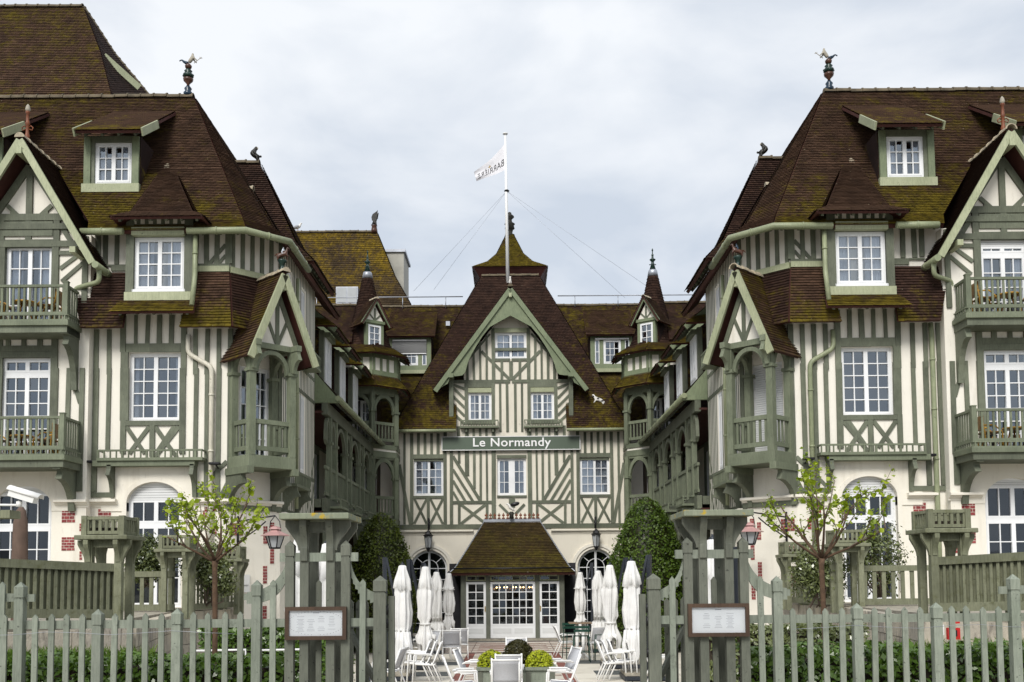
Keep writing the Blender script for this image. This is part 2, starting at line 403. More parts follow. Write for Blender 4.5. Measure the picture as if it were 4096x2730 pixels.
class Frame:
    """a wall plane: s runs along it, z up, d outwards"""
    def __init__(s, o, ang=0.0):
        s.o = Vector((o[0], o[1], 0)); s.a = ang; s.ref = o[0]
        s.x = Vector((math.cos(ang), math.sin(ang), 0)); s.n = Vector((math.sin(ang), -math.cos(ang), 0))
    def P(s, a, z, d=0): return s.o + s.x*a + s.n*d + Vector((0, 0, z))
    def M(s, a0, a1, z0, z1, d0, d1):
        m = Matrix((s.x, -s.n, Vector((0, 0, 1)))).transposed().to_4x4()
        m.translation = s.P((a0+a1)/2, (z0+z1)/2, (d0+d1)/2)
        return m @ Matrix.Diagonal((abs(a1-a0), abs(d1-d0), abs(z1-z0), 1))
    def rect(s, name, mat, parent, a0, a1, z0, z1, d0, d1):
        return link(name, unit_box(mat), parent, mirM(s.M(a0, a1, z0, z1, d0, d1)))
    def bar(s, name, mat, parent, p, q, w, d0, d1):
        p, q = Vector(p), Vector(q); t = math.atan2(q[1]-p[1], q[0]-p[0])
        m = Matrix((s.x, -s.n, Vector((0, 0, 1)))).transposed().to_4x4()
        m.translation = s.P((p[0]+q[0])/2, (p[1]+q[1])/2, (d0+d1)/2)
        m = m @ Matrix.Rotation(-t, 4, 'Y') @ Matrix.Diagonal(((q-p).length, abs(d1-d0), w, 1))
        return link(name, unit_box(mat), parent, mirM(m))
    def poly(s, mb, pts, d0, d1):
        """extruded outline (counter-clockwise seen from outside), d1 is the outer face"""
        A = [s.P(a, z, d0) for a, z in pts]; B = [s.P(a, z, d1) for a, z in pts]
        area = sum(pts[k][0]*pts[(k+1) % len(pts)][1]-pts[(k+1) % len(pts)][0]*pts[k][1] for k in range(len(pts)))
        if area < 0: A.reverse(); B.reverse()
        mb.prism(A, B); return mb
    def wall(s, name, mat, parent, a0, a1, z0, z1, holes=(), th=.3, d=0):
        """wall sheet with real openings; reveals go back by th"""
        xs = sorted({a0, a1, *[h[0] for h in holes], *[h[1] for h in holes]}); xs = [x for x in xs if a0 <= x <= a1]
        zs = sorted({z0, z1, *[h[2] for h in holes], *[h[3] for h in holes]}); zs = [z for z in zs if z0 <= z <= z1]
        mb = MB()
        inh = lambda x, z: any(h[0] < x < h[1] and h[2] < z < h[3] for h in holes)
        for i in range(len(xs)-1):
            for k in range(len(zs)-1):
                if not inh((xs[i]+xs[i+1])/2, (zs[k]+zs[k+1])/2):
                    mb.quad(s.P(xs[i], zs[k], d), s.P(xs[i+1], zs[k], d), s.P(xs[i+1], zs[k+1], d), s.P(xs[i], zs[k+1], d))
        p = lambda a, z, q: s.P(a, z, d-q)
        for h in holes:
            if h[0] > a0: mb.quad(p(h[0],h[2],0), p(h[0],h[3],0), p(h[0],h[3],th), p(h[0],h[2],th))
            if h[1] < a1: mb.quad(p(h[1],h[3],0), p(h[1],h[2],0), p(h[1],h[2],th), p(h[1],h[3],th))
            if h[3] < z1: mb.quad(p(h[0],h[3],0), p(h[1],h[3],0), p(h[1],h[3],th), p(h[0],h[3],th))
            if h[2] > z0: mb.quad(p(h[1],h[2],0), p(h[0],h[2],0), p(h[0],h[2],th), p(h[1],h[2],th))
        mb.quad(p(a0,z0,th), p(a0,z0,0), p(a0,z1,0), p(a0,z1,th)); mb.quad(p(a1,z0,0), p(a1,z0,th), p(a1,z1,th), p(a1,z1,0))
        for x0, x1 in zip(xs, xs[1:]):
            if not inh((x0+x1)/2, z1-1e-4): mb.quad(p(x0,z1,0), p(x1,z1,0), p(x1,z1,th), p(x0,z1,th))
            if not inh((x0+x1)/2, z0+1e-4): mb.quad(p(x1,z0,0), p(x0,z0,0), p(x0,z0,th), p(x1,z0,th))
        return mb.build(name, mat, parent)

def timbers(F, wall, pn, Y, rects=(), bars=(), d=.045, mat='timber'):
    """posts and rails (x0,y0,x1,y1) and braces (x0,y0,x1,y1,w) read off the photograph on the wall plane"""
    for x0, y0, x1, y1 in rects:
        ym, xm = (y0+y1)/2, (x0+x1)/2
        a0 = pn(x0, ym, Y)[0]; a1 = pn(x1, ym, Y)[0]; z0 = pn(xm, y1, Y)[1]; z1 = pn(xm, y0, Y)[1]
        j = random.uniform(-.004, .006)
        if z1-z0 > .6 and abs(a1-a0) < .3:      # posts are never quite plumb or equal
            m_ = (a0+a1)/2-F.ref; F.bar('timber', mat, wall, (m_+random.gauss(0, .006), z0), (m_+random.gauss(0, .006), z1), abs(a1-a0)*random.uniform(.93, 1.06), -.02, d+j)
        else: F.rect('timber', mat, wall, a0-F.ref, a1-F.ref, z0, z1, -.02, d+j)
    for x0, y0, x1, y1, wd in bars:
        p = pn(x0, y0, Y); q = pn(x1, y1, Y)
        sc = abs(pn(x0+100, y0, Y)[0]-pn(x0, y0, Y)[0])/100
        F.bar('timber', mat, wall, (p[0]-F.ref, p[1]), (q[0]-F.ref, q[1]), wd*sc, -.02, d-.012+random.uniform(-.003, .003))

_CUR = {}
def curtain_mesh():
    if 'c' not in _CUR:
        mb = MB(); n = 40; k = MIR[0]; MIR[0] = 1
        top = mb.pts([(-.5+q/n, .03*math.sin(q*1.55)+.012*math.sin(q*.7), .5) for q in range(n+1)])
        bot = mb.pts([(-.5+q/n, .04*math.sin(q*1.55+.3)+.015*math.sin(q*.7), -.5) for q in range(n+1)])
        for q in range(n): mb.face((bot+q, bot+q+1, top+q+1, top+q), True)
        _CUR['c'] = mb.mesh('curtain', 'curtain'); MIR[0] = k
    return _CUR['c']
def pane_mesh(gm='glass'):
    if gm not in _CUR:
        mb = MB(); k = MIR[0]; MIR[0] = 1
        mb.quad((-.5,0,-.5), (.5,0,-.5), (.5,0,.5), (-.5,0,.5)); _CUR[gm] = mb.mesh('pane', gm); MIR[0] = k
    return _CUR[gm]
def window(F, parent, a0, a1, z0, z1, cas=2, cols=2, rows=4, transom=None, rec=.11, curtain=.8, fw=.055, cw=.05, mw=.024,
           sill=0, shut=0, mat='white_frame', name='window', d=0, wide_mid=0, room=.7, gm='glass'):
    """casement window in an opening: frame, muntins, one object per pane, curtain and a room box coloured near-black to read as unlit"""
    fr = MB()
    def bx(x0, x1, y0, y1, da, db): F.poly(fr, [(x0,y0), (x1,y0), (x1,y1), (x0,y1)], da, db)
    f0, f1 = d-rec-.06, d-rec+.01
    bx(a0, a0+fw, z0, z1, f0, f1); bx(a1-fw, a1, z0, z1, f0, f1); bx(a0+fw, a1-fw, z0, z0+fw, f0, f1+.002); bx(a0+fw, a1-fw, z1-fw, z1, f0, f1+.002)
    if sill: bx(a0-.03, a1+.03, z0-.05, z0+.012, f0, d+.04)
    lights = []
    x0, x1, y0, y1 = a0+fw, a1-fw, z0+fw, z1-fw
    if shut:
        y1s = y1-(y1-y0)*shut
        shb = MB(); nsl = max(3, int((y1-y1s)/.055))
        for q in range(nsl):
            za = y1s+(y1-y1s)*q/nsl; zb = y1s+(y1-y1s)*(q+1)/nsl
            F.poly(shb, [(x0,za+.004), (x1,za+.004), (x1,zb-.004), (x0,zb-.004)], f1-.03, f1+.012)
        y1 = y1s
    if transom:
        zt = z0+(z1-z0)*transom
        bx(x0, x1, zt-.045, zt+.045, f0, f1+.006); spans = [(y0, zt-.045, rows), (zt+.045, y1, 1)]
    else: spans = [(y0, y1, rows)]
    cwid = (x1-x0-wide_mid)/cas
    for (ya, yb, rr) in spans:
        if yb-ya < .05: continue
        for c in range(cas):
            xa = x0+cwid*c+(wide_mid if c >= cas/2 else 0); xb = xa+cwid
            e0, e1 = f0+.01, f1+.012
            bx(xa, xa+cw, ya, yb, e0, e1); bx(xb-cw, xb, ya, yb, e0, e1); bx(xa+cw, xb-cw, ya, ya+cw, e0, e1-.002); bx(xa+cw, xb-cw, yb-cw, yb, e0, e1-.002)
            lights.append((xa+cw, xb-cw, ya+cw, yb-cw, rr))
    if wide_mid: bx(x0+cwid*cas/2, x0+cwid*cas/2+wide_mid, y0, y1, f0, f1+.02)
    o = fr.build(name, mat, parent)
    if shut: shb.build('roller_shutter', 'shutter', o)
    mu = MB()
    for (xa, xb, ya, yb, rr) in lights:
        for c in range(1, cols): xm = xa+(xb-xa)*c/cols; F.poly(mu, [(xm-mw/2,ya), (xm+mw/2,ya), (xm+mw/2,yb), (xm-mw/2,yb)], f0+.02, f1+.002)
        for r in range(1, rr): zm = ya+(yb-ya)*r/rr; F.poly(mu, [(xa,zm-mw/2), (xb,zm-mw/2), (xb,zm+mw/2), (xa,zm+mw/2)], f0+.021, f1)
        for c in range(cols):
            for r in range(rr):
                pa, pb = xa+(xb-xa)*c/cols, xa+(xb-xa)*(c+1)/cols; qa, qb = ya+(yb-ya)*r/rr, ya+(yb-ya)*(r+1)/rr
                m = F.M(pa, pb, qa, qb, d-rec-.03, d-rec-.029)
                s3 = m.to_scale(); m = Matrix.LocRotScale(m.to_translation(), m.to_quaternion(), Vector((s3[0], 1, s3[2])))
                m = m @ Matrix.Rotation(random.gauss(0, .012), 4, 'X') @ Matrix.Rotation(random.gauss(0, .010), 4, 'Z')
                link('pane', pane_mesh(gm), o, mirM(m))
    if mu.f: mu.build('muntin', mat, o)
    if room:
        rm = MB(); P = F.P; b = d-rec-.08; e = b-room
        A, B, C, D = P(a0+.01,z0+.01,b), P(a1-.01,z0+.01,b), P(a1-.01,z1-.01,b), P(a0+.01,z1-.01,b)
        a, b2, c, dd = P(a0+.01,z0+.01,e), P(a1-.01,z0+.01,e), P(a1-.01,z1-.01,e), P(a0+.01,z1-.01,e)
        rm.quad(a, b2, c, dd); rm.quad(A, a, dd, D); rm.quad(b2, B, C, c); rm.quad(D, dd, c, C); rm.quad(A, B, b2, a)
        rm.build('room', 'interior_gloom', o)
    if curtain:
        half = (a1-a0)/2; cb = half*curtain
        for sgn in (0, 1):
            cwd = max(.12, cb*random.uniform(.72, 1.0))
            xa, xb = (a0, a0+cwd) if sgn == 0 else (a1-cwd, a1)
            m = F.M(xa+.02, xb-.02, z0+.02, z1-.03, d-rec-.105, d-rec-.106); s3 = m.to_scale()
            link('curtain', curtain_mesh(), o, mirM(Matrix.LocRotScale(m.to_translation(), m.to_quaternion(), Vector((s3[0], 1, s3[2])))))
    return o

# ---------------------------------------------------------------- tiled roofs
def _mesh_np(name, V, F, mat, attrs=None, smooth=False):
    me = bpy.data.meshes.new(name); nv, nf, k = len(V), len(F), F.shape[1]
    if MIR[0] < 0: V = V*np.array([-1, 1, 1]); F = F[:, ::-1]
    me.vertices.add(nv); me.vertices.foreach_set('co', np.ascontiguousarray(V, dtype=np.float32).ravel())
    me.loops.add(nf*k); me.loops.foreach_set('vertex_index', np.ascontiguousarray(F, dtype=np.int32).ravel())
    me.polygons.add(nf); me.polygons.foreach_set('loop_start', np.arange(0, nf*k, k, dtype=np.int32)); me.polygons.foreach_set('loop_total', np.full(nf, k, dtype=np.int32))
    if smooth: me.polygons.foreach_set('use_smooth', np.ones(nf, dtype=bool))
    me.materials.append(MATS[mat]); me.update(calc_edges=True)
    for n, a in (attrs or {}).items():
        at_ = me.attributes.new(n, 'FLOAT', 'FACE'); at_.data.foreach_set('value', np.ascontiguousarray(a, dtype=np.float32))
    return me
def tiled(parent, Ls, Rs, mat='tiles_brown', course=.08, tw=.15, moss=(.0, .0), th=.10, name='roof_slope', rafters=0, soff='soffit', lift=.048, moss_side=0, fascia=None):
    """one roof slope between two edge lines (eave -> ridge): a deck with thickness and real overlapping tiles on it"""
    Ls = [Vector(p) for p in Ls]; Rs = [Vector(p) for p in Rs]; m = len(Ls)
    mb = MB(); nrm = []
    for k in range(m-1):
        a, b, c = Ls[k], Rs[k], (Rs[k+1]+Ls[k+1])/2
        n = (b-a).cross(c-(a+b)/2); n.normalize(); nrm.append(n)
    vn = [nrm[0]] + [((nrm[k-1]+nrm[k]).normalized()) for k in range(1, m-1)] + [nrm[-1]]
    for k in range(m-1):
        a, b, c, d = Ls[k], Rs[k], Rs[k+1], Ls[k+1]
        lo = [p-vn[k if q < 2 else k+1]*th for q, p in enumerate((a, b, c, d))]
        mb.quad(a, b, c, d); mb.quad(lo[3], lo[2], lo[1], lo[0])
        mb.quad(lo[0], a, d, lo[3]); mb.quad(b, lo[1], lo[2], c)
        if k == 0: mb.quad(lo[0], lo[1], b, a)
        if k == m-2: mb.quad(d, c, lo[2], lo[3])
    o = mb.build(name, soff, parent)
    seg = [((Ls[k+1]+Rs[k+1])/2-(Ls[k]+Rs[k])/2).length for k in range(m-1)]; tot = sum(seg); acc = np.cumsum([0]+seg)
    La = np.array([tuple(p) for p in Ls]); Ra = np.array([tuple(p) for p in Rs]); Na = np.array([tuple(p) for p in nrm])
    def ev(A, t):
        k = min(int(np.searchsorted(acc, t, side='right')-1), m-2); k = max(k, 0)
        f = (t-acc[k])/seg[k]; return A[k]*(1-f)+A[k+1]*f, k
    nr = max(1, int(round(tot/course))); dt = tot/nr
    VV, RN, MS = [], [], []; 
    for r in range(nr):
        t0, t1 = r*dt-.012, min(tot, (r+1)*dt+.35*dt)
        a, k0 = ev(La, max(t0, 0)); b, _ = ev(Ra, max(t0, 0)); c, _ = ev(Ra, t1); d, _ = ev(La, t1)
        if r == 0:
            s0 = (La[0]+Ra[0])/2-(La[1]+Ra[1])/2; s0 = s0/np.linalg.norm(s0)*.035; a = a+s0; b = b+s0
        n = Na[k0]; W = np.linalg.norm(b-a); nt_ = max(1, int(round(W/tw)))
        e = (np.arange(nt_+1) + (.5 if r % 2 else 0))/nt_; e = np.unique(np.clip(np.concatenate([[0], e]), 0, 1)); 
        e0, e1 = e[:-1], e[1:]; q = len(e0)
        if q == 0: continue
        g = .0025/max(W, .05); f0 = (e0+g)[:, None]; f1 = np.maximum(e1-g, e0+g)[:, None]
        up = (c+d)/2-(a+b)/2; up = up/ (np.linalg.norm(up)+1e-9)
        h = (lift+np.random.rand(q)*.007)[:, None]; sl = (np.random.randn(q)*.003)[:, None]*up
        p0 = a+(b-a)*f0+sl; p1 = a+(b-a)*f1+sl; q1 = d+(c-d)*f1; q0 = d+(c-d)*f0
        blk = np.stack([p0+n*h, p1+n*h, q1+n*.004, q0+n*.004, p0+n*(h-.02), p1+n*(h-.02)], 1)
        VV.append(blk.reshape(-1, 3)); rn = np.clip(np.random.normal(.45, .22, q), 0, 1); RN.append(rn)
        fr = r/max(1, nr-1); ms = moss[0]+(moss[1]-moss[0])*fr + np.random.randn(q)*.03 + moss_side*((e0+e1)/2-.5); MS.append(ms)
    V = np.concatenate(VV); q = len(V)//6; i = (np.arange(q)*6)[:, None]
    F = np.concatenate([i+np.array([0,1,2,3]), i+np.array([4,5,1,0])]); rn = np.concatenate(RN); ms = np.concatenate(MS)
    me = _mesh_np('tiles', V, F, mat, {'rnd': np.concatenate([rn, rn*.25-.2]), 'moss': np.concatenate([ms, ms-.08])})  # front edges coloured darker, painting in the shade between courses
    t = link('tiles', me, o); t['kind'] = 'stuff'
    if fascia:
        a, b = Ls[0]-vn[0]*th, Rs[0]-vn[0]*th
    if rafters:
        a, b = Ls[0], Rs[0]; dn = ((Ls[1]+Rs[1])/2-(a+b)/2).normalized(); W = (b-a).length; cnt = max(2, int(W/rafters))
        for q in range(cnt):
            p = a+(b-a)*((q+.5)/cnt)-vn[0]*(th+.035)
            bar3('rafter_tail', 'timber', o, p+dn*.07, p+dn*.45, .06, .07, nrm[0])
    return o
_RT = {}
def ridge_tiles(parent, A, B, step=.36, r=.11, mat='ridge', bump=True, jit=.01):
    """half-round ridge tiles laid one by one from A to B"""
    if mat not in _RT:
        k = MIR[0]; MIR[0] = 1; mb = MB(); n = 8
        def arc(x, r): return mb.pts([(x, r*math.cos(math.pi*q/n), r*math.sin(math.pi*q/n)-.35*r) for q in range(n+1)])
        st = [(-.5, 1.0), (.40, .95), (.40, 1.18), (.5, 1.22), (.5, .9)]
        rg = [arc(x, rr) for x, rr in st]
        for a, b in zip(rg, rg[1:]):
            for q in range(n): mb.face((a+q, b+q, b+q+1, a+q+1), False)
        mb.face([rg[0]+q for q in range(n+1)]); 
        _RT[mat] = mb.mesh('ridge_tile', mat); MIR[0] = k
    A, B = Vector(A), Vector(B); d = B-A; L_ = d.length; cnt = max(1, int(round(L_/step))); d.normalize()
    y = Vector((0, 0, 1)).cross(d).normalized(); z = d.cross(y)
    base = Matrix((d, y, z)).transposed().to_4x4()
    for q in range(cnt):
        p = A+(B-A)*((q+.5)/cnt)+Vector((0, 0, random.uniform(-jit, jit)))
        M = base.copy(); M.translation = p
        M = M @ Matrix.Rotation(random.gauss(0, .015), 4, 'Y') @ Matrix.Diagonal((L_/cnt*1.02, r, r, 1))
        link('ridge_tile', _RT[mat], parent, mirM(M))
def gutter(parent, pts, r=.075, mat='gutter', brackets=.9):
    g = MB(); pts = [Vector(p) for p in pts]; g.tube(pts, r, 10)
    for a, b in zip(pts, pts[1:]):
        n = max(1, int((b-a).length/brackets))
        for q in range(n):
            c = a+(b-a)*((q+.5)/n); dd = (b-a).normalized()*.018; g.tube([c-dd, c+dd], r*1.13, 10)
    return g.build('gutter', mat, parent)
def downpipe(parent, pts, r=.05, mat='pipe_cream', collars=()):
    P_ = []; pts = [Vector(p) for p in pts]
    for k, p in enumerate(pts):                                       # rounded bends
        if 0 < k < len(pts)-1:
            a = (pts[k-1]-p); b = (pts[k+1]-p); c = min(.14, a.length*.4, b.length*.4); a.normalize(); b.normalize()
            p0, p1 = p+a*c, p+b*c
            for t in (0, .25, .5, .75, 1): P_.append(p0*(1-t)**2+p*2*t*(1-t)+p1*t*t)
        else: P_.append(p)
    mb = MB().tube(P_, r, 10)
    for k in range(len(pts)-1):
        if (pts[k+1]-pts[k]).length > 1.0:
            n = int((pts[k+1]-pts[k]).length/1.5)+1
            for q in range(n):
                c = pts[k]+(pts[k+1]-pts[k])*((q+.5)/n); dd = (pts[k+1]-pts[k]).normalized()*.025; mb.tube([c-dd, c+dd], r*1.18, 10)
    return mb.build('downpipe', mat, parent)
def emit(name, c, s):
    m, nt, b = _nodes(name); b.inputs['Base Color'].default_value = c+(1,); b.inputs['Emission Color'].default_value = c+(1,); b.inputs['Emission Strength'].default_value = s
emit('bulb', (1.0,.62,.25), 6)
# ================================================================ shared facade details
def flower_rail(F, parent, a0, a1, z0, z1, d0, d1, step=.11, mat='balcony_paint', name='flower_ledge', bal=.035):
    """shallow ledge with a small railing for flower boxes"""
    o = MB(); F.poly(o, [(a0-.03,z0-.07), (a1+.03,z0-.07), (a1+.03,z0), (a0-.03,z0)], d0, d1)
    o = o.build(name, mat, parent)
    F.rect('rail', mat, o, a0-.02, a1+.02, z1-.045, z1, d1-.06, d1-.01)
    n = max(3, int((a1-a0)/step))
    for q in range(n+1):
        a = a0+(a1-a0)*q/n; big = q % 4 == 0
        F.rect('baluster', mat, o, a-bal/2*(1.5 if big else .8), a+bal/2*(1.5 if big else .8), z0, z1-.045, d1-.055, d1-.015)
    for a in (a0, a1): F.rect('side_rail', mat, o, a-.02, a+.02, z1-.04, z1-.003, d0, d1-.06)
    return o
def bracket(F, parent, a, z0, z1, d1, w=.09, mat='timber', name='bracket', d0=0.0):
    """curved timber bracket under a balcony or eave, profile in the d-z plane"""
    n = 7; out = []; inn = []
    for q in range(n+1):
        t = q/n*math.pi/2
        out.append((d0+(d1-d0)*(1-math.cos(t))*.92, z0+(z1-.10-z0)*math.sin(t)))
        inn.append((d0+.10+(d1-d0-.02)*(1-math.cos(t)), z0-.02+(z1-.24-z0)*math.sin(t)))
    prof = [(d0, z0)]+[(d0, z1), (d1, z1), (d1, z1-.10)]+[(d, z) for d, z in reversed(inn)]
    mb = MB(); A = [F.P(a-w/2, z, d) for d, z in prof]; B = [F.P(a+w/2, z, d) for d, z in prof]
    mb.prism(A, B); return mb.build(name, mat, parent)
def corbel(F, parent, a, z0, z1, D, w, mat, d0=0.0, name='corbel'):
    """slim concave bracket, widest at the top"""
    h = z1-z0; prof = [(d0, z0), (d0, z1), (d0+D, z1), (d0+D, z1-.20*h)]
    for k in range(1, 8):
        t = k/7; prof.append((d0+D*(.14+.86*(1-t)**2), z1-.20*h-(.80*h)*t**.8))
    mb = MB(); mb.prism([F.P(a-w/2, z, d) for d, z in prof], [F.P(a+w/2, z, d) for d, z in prof]); return mb.build(name, mat, parent)
def arc_pts(c, r, z, rise, a0, a1, n): return [(c+r*math.cos(a0+(a1-a0)*q/n), z+rise*math.sin(a0+(a1-a0)*q/n)) for q in range(n+1)]
def arch_fill(F, parent, c, r, zs, rise, mat, th=.28, d=0, name='arch_head'):
    mb = MB()
    for s in (-1, 1):
        arc = arc_pts(c, r, zs, rise, math.pi/2, math.pi if s < 0 else 0, 8)
        F.poly(mb, [(c+s*r, zs+rise+.003), *(arc[::-1] if True else arc)], d-th, d-.002) if False else None
        for k in range(8):
            p, q = arc[k], arc[k+1]
            F.poly(mb, [p, q, (q[0], zs+rise+.004), (p[0], zs+rise+.004)], d-th, d-.001)
    return mb.build(name, mat, parent)
def arch_ring(F, parent, c, zs, r0, r1, rise0, rise1, d0, d1, z0, mat, name='moulding'):
    mb = MB(); A = arc_pts(c, r0, zs, rise0, 0, math.pi, 20); B = arc_pts(c, r1, zs, rise1, 0, math.pi, 20)
    for k in range(20): F.poly(mb, [A[k], B[k], B[k+1], A[k+1]], d0, d1)
    if z0 is not None:
        for s in (-1, 1): F.poly(mb, [(c+s*r0,z0), (c+s*r1,z0), (c+s*r1,zs), (c+s*r0,zs)], d0, d1-.001)
    return mb.build(name, mat, parent)
def text_mesh(txt, size, mat, extrude=.01, space=1.0, bold=0):
    cu = bpy.data.curves.new('lettering', 'FONT'); cu.body = txt; cu.size = size; cu.extrude = extrude; cu.align_x = 'CENTER'; cu.align_y = 'CENTER'
    cu.resolution_u = 4; cu.offset = bold; cu.space_character = space
    ob = bpy.data.objects.new('lettering_source', cu); COL.objects.link(ob)
    bpy.context.view_layer.update()
    me = bpy.data.meshes.new_from_object(ob.evaluated_get(bpy.context.evaluated_depsgraph_get()))
    bpy.data.objects.remove(ob); me.materials.clear(); me.materials.append(MATS[mat]); me.name = 'lettering'; return me
def cornice(F, parent, a0, a1, z, h=.2, d=.14, mat='plaster_ground', name='cornice', th=.05):
    mb = MB(); prof = [(-th, z-h), (.02, z-h), (.03, z-h*.75), (d*.5, z-h*.6), (d*.55, z-h*.45), (d, z-h*.35), (d, z-h*.08), (d*.8, z), (-th, z)]
    mb.prism([F.P(a0, zz, dd) for dd, zz in prof], [F.P(a1, zz, dd) for dd, zz in prof]); return mb.build(name, mat, parent)

# ================================================================ central pavilion
YC = 42.8
FC = Frame((0, YC)); P3 = panel(1600, 1100, .3827); P4 = panel(1500, 1700, .3189); P5 = panel(2000, 1700, .3827)
def cz(v, Y=YC): return at(2045, v, Y).z
def cx(u, Y=YC, v=1700): return at(u, v, Y).x
CP = thing('central_pavilion', 'half timbered centre building with the big arched gable and name board', 'building', (0, YC, 0))
z_eave = cz(1727)
wlx = (cx(1655), cx(1774)); wlz = (cz(1981), cz(1834))
wmz = (cz(1982), cz(1834)); wmx = cx(1988)
ag_c, ag_r, ag_zs, ag_rise = cx(1716, YC, 2250), .76, cz(2272), .74
holes = [(wlx[0], wlx[1], *wlz), (-wlx[1], -wlx[0], *wlz), (wmx, -wmx, *wmz)]
holes += [(s*ag_c-ag_r, s*ag_c+ag_r, .12, ag_zs+ag_rise) for s in (-1, 1)]
W1 = FC.wall('wall', 'plaster_center', CP, -4.95, 4.95, 0, z_eave+.25, holes, th=.32)
mzx = (cx(1873, YC, 1620), cx(1966, YC, 1620)); mzz = (cz(1684), cz(1571))
W2 = FC.wall('wall', 'plaster_center', CP, -2.46, 2.46, z_eave+.25, cz(1527), [(mzx[0], mzx[1], *mzz), (-mzx[1], -mzx[0], *mzz)], th=.32)
tx = cx(1980, YC, 1380); tz = (cz(1436), cz(1331)); zb = cz(1527)
g = MB(); zt = lambda s: 14.0-abs(s)*1.30
for sg in (-1, 1):
    a, b = (-1.98, tx) if sg < 0 else (-tx, 1.98)
    FC.poly(g, [(a,zb), (b,zb), (b,zt(b)), (a,zt(a))], -.3, 0)
FC.poly(g, [(tx,zb), (-tx,zb), (-tx,tz[0]), (tx,tz[0])], -.3, 0)
FC.poly(g, [(tx,tz[1]), (-tx,tz[1]), (-tx,zt(tx)), (0,14.0), (tx,zt(tx))], -.3, 0)
W3 = g.build('gable_wall', 'plaster_center', CP)
# windows
for s in (1, -1):
    MIR[0] = s
    window(FC, CP, wlx[0], wlx[1], wlz[0], wlz[1], rows=4 if s > 0 else 4, curtain=.95, rec=.10)
    FC.rect('roller_box', 'timber', W1, wlx[0]+.01, wlx[1]-.01, wlz[1]-.09, wlz[1]-.005, -.14, -.02)
    window(FC, CP, mzx[0], mzx[1], mzz[0], mzz[1], rows=3, curtain=.75, rec=.08)
    FC.rect('roller_box', 'timber_light', W2, mzx[0], mzx[1], mzz[1]+.005, cz(1553), -.02, .06)
MIR[0] = 1
window(FC, CP, wmx, -wmx, wmz[0], wmz[1], rows=3, curtain=.55, rec=.10, wide_mid=.16)
window(FC, CP, tx, -tx, tz[0], tz[1], rows=3, curtain=.9, rec=.07)
FC.rect('window_rail', 'timber', W3, tx, -tx, cz(1404), cz(1393), -.05, .03)
FC.rect('roller_box', 'timber_light', W3, tx-.02, -tx+.02, cz(1331), cz(1314), -.02, .07)
# timbers of the first floor, left half then mirrored
half1 = [(265,100,305,1250), (357,110,387,1250), (440,110,480,1250), (530,110,563,372), (610,110,645,372), (693,110,725,372), (775,110,810,372),
         (862,325,902,1250), (480,372,862,425), (480,890,862,925), (652,925,687,1250), (940,325,978,1250), (1040,325,1070,480), (1128,325,1178,640), (1228,325,1258,800),
         (1310,325,1340,955), (1390,325,1415,955), (1465,325,1515,1250), (978,955,1465,992), (1040,992,1072,1250), (1390,992,1422,1250), (265,1250,1710,1308),
         (862,30,902,160), (1030,20,1066,160), (1128,20,1176,160), (1223,30,1252,160), (1303,30,1333,160), (1383,30,1412,160), (1462,30,1512,160)]
bars1 = [(978,395,1315,945,40), (978,560,1232,965,34), (978,700,1135,962,34), (978,840,1050,962,30), (305,500,445,1250,40), (495,930,648,1240,30), (648,930,492,1240,30),
         (694,930,850,1240,30), (850,930,696,1240,30), (1078,1000,1390,1240,34), (1385,1000,1078,1240,34), (1560,1000,1680,1120,32)]
half2 = [(515,1020,550,1520), (550,1100,1150,1134), (677,1134,712,1560), (712,1134,958,1180), (958,1134,992,1560), (1037,1134,1060,1640), (1107,1134,1133,1640),
         (712,1528,958,1560), (1075,1560,1080,1562)]
bars2 = [(560,1150,677,1195,26), (553,1178,677,1300,26), (550,1265,677,1390,26), (550,1350,677,1478,26), (550,1440,677,1560,26)]
half3 = [(690,880,718,1100), (760,800,785,1100), (828,700,849,1100), (892,640,915,1100), (955,560,992,1100), (992,876,1150,905), (1050,905,1077,1100), (1140,905,1172,1100), (992,560,1150,572)]
bars3 = [(850,800,1150,1098,30), (720,880,940,620,20)]
